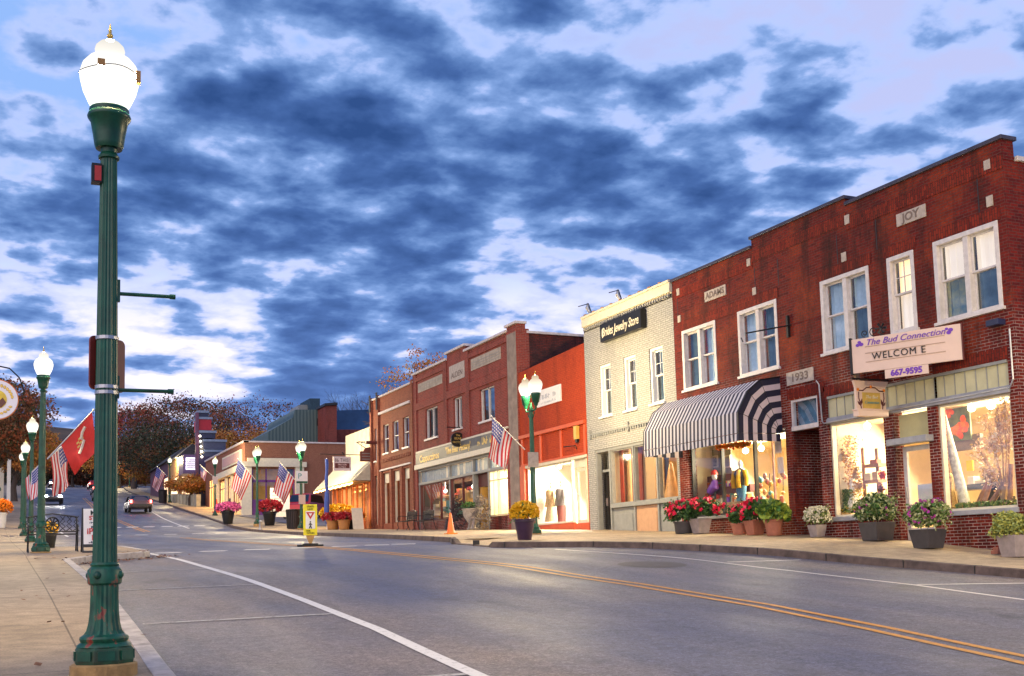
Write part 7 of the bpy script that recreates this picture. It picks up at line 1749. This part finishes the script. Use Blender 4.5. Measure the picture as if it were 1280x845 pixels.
# houses and pavilion at the far left
s = thing('park_pavilion', 'tan roofed open pavilion with white posts at the far left', 'pavilion', (-3.2, 100, gz(-3, 100))); z = gz(-3, 100); r0 = at_y(0, 557, 100).z
mb = MB(); mb.box(-9, 1.3, 99, 106, r0-.35, r0); mb.build('eaves', m_signp, s); mb = MB(); mb.prism([(-9.2,99,r0),(1.5,99,r0),(-3.8,99,r0+.9)], (0,0,0), (0,7,0)); mb.build('roof', M('tan_roof', (.28,.16,.12), .8, .2), s)
for x in (-2.6, .1, 1.1): mb = MB(); mb.box(x-.14, x+.14, 99.2, 99.5, z-.3, r0-.35); mb.build('post', m_white, s)
s = thing('house', 'pale clapboard house beyond the pavilion on the left', 'house', (-6, 135, gz(-3, 135))); z = gz(-3, 135); mb = MB(); mb.box(-12, 1.0, 135, 145, z-.5, z+5); mb.build('wall', m_framec, s); mb = MB(); mb.prism([(-12.4,134.6,z+5),(1.4,134.6,z+5),(-5.5,134.6,z+8)], (0,0,0), (0,11,0)); mb.build('roof', m_roof, s)
for x in (-1.6, -4.5): mb = MB(); mb.box(x, x+1.2, 134.9, 135.0, z+1.4, z+3.4); mb.build('window', MATS['far_window'], s)
s = thing('canopy_tent', 'dark green canopy over a stall at the far left edge', 'canopy', (-.4, 82, gz(-1, 82))); z = gz(-1, 82); mb = MB(); mb.prism([(-2.6,82,z+2.2),(.45,82,z+2.2),(.1,82,z+2.9),(-1,82,z+3.3),(-2.4,82,z+2.9)], (0,0,0), (0,2.4,0)); mb.build('canvas', M('tent_green', (.01,.13,.10), .6, .2), s)
for x in (-2.4, .3): mb = MB(); mb.tube([(x,82.1,z-.1),(x,82.1,z+2.3)], .04, 6); mb.build('post', m_white, s)

# undergrowth and smaller trees closing the top of the street
for k, (x_, y_, Y, rad, kind, lab) in enumerate(((40,585,260,7,'green','dark rounded tree at the top of the street, just right of the farthest left lamp'),(80,590,265,7,'orange','low amber tree at the top of the street, straight below the red flag'),(105,588,255,6,'brown','low brown tree at the top of the street, just left of the nearest lamp post'),(140,582,262,8,'red','low scarlet tree at the top of the street, just right of the nearest lamp post'),(172,585,240,6,'orange','low golden tree at the top of the street, below the marquee side'))):
    ptree(lab, x_, y_, Y, rad, kind, seed=60+k, n=2200, s=.45, low=.12)

car('car', 'farther oncoming car with small bright headlights near the crest of the street', (9.3, 205, gz(9.3, 205)-.13), R_(-90), 4.5, 1.8, 1.45, psv, False, 'front')
car('car', 'third far car with red tail lights, between the black car and the crest', (12.2, 152, gz(12.2, 152)-.13), R_(90), 4.5, 1.8, 1.45, psv, False, 'rear')
for k, (X, Y, w_, h, lab) in enumerate(((-3.5,150,5,4.2,'small far shop with warm lit windows, below the red flag'),(-2.5,185,6,4.5,'farthest left-hand shop with lit windows near the crest'),(21.5,160,5,5,'far right-hand shop with lit windows behind the farthest lamps'))):
    z = gz(min(max(X,-3),22), Y); s = thing('shop', lab, 'shop', (X, Y, z)); X0, X1 = (X-w_, X) if X < 5 else (X, X+w_)
    mb = MB(); mb.box(X0, X1, Y, Y+8, z-1, z+h); mb.build('wall', (m_plum, m_framec, m_brickC)[k], s); mb = MB(); mb.prism([(X0-.2,Y-.2,z+h),(X1+.2,Y-.2,z+h),((X0+X1)/2,Y-.2,z+h+1.3)], (0,0,0), (0,8.4,0)); mb.build('roof', m_roof, s)
    for j in range(3): xa = X0+.4+j*(w_-.8)/3; mb = MB(); mb.box(xa, xa+(w_-.8)/3-.3, Y-.06, Y-.01, z+.7, z+2.5); mb.build('lit_window', MATS['far_window'], s)
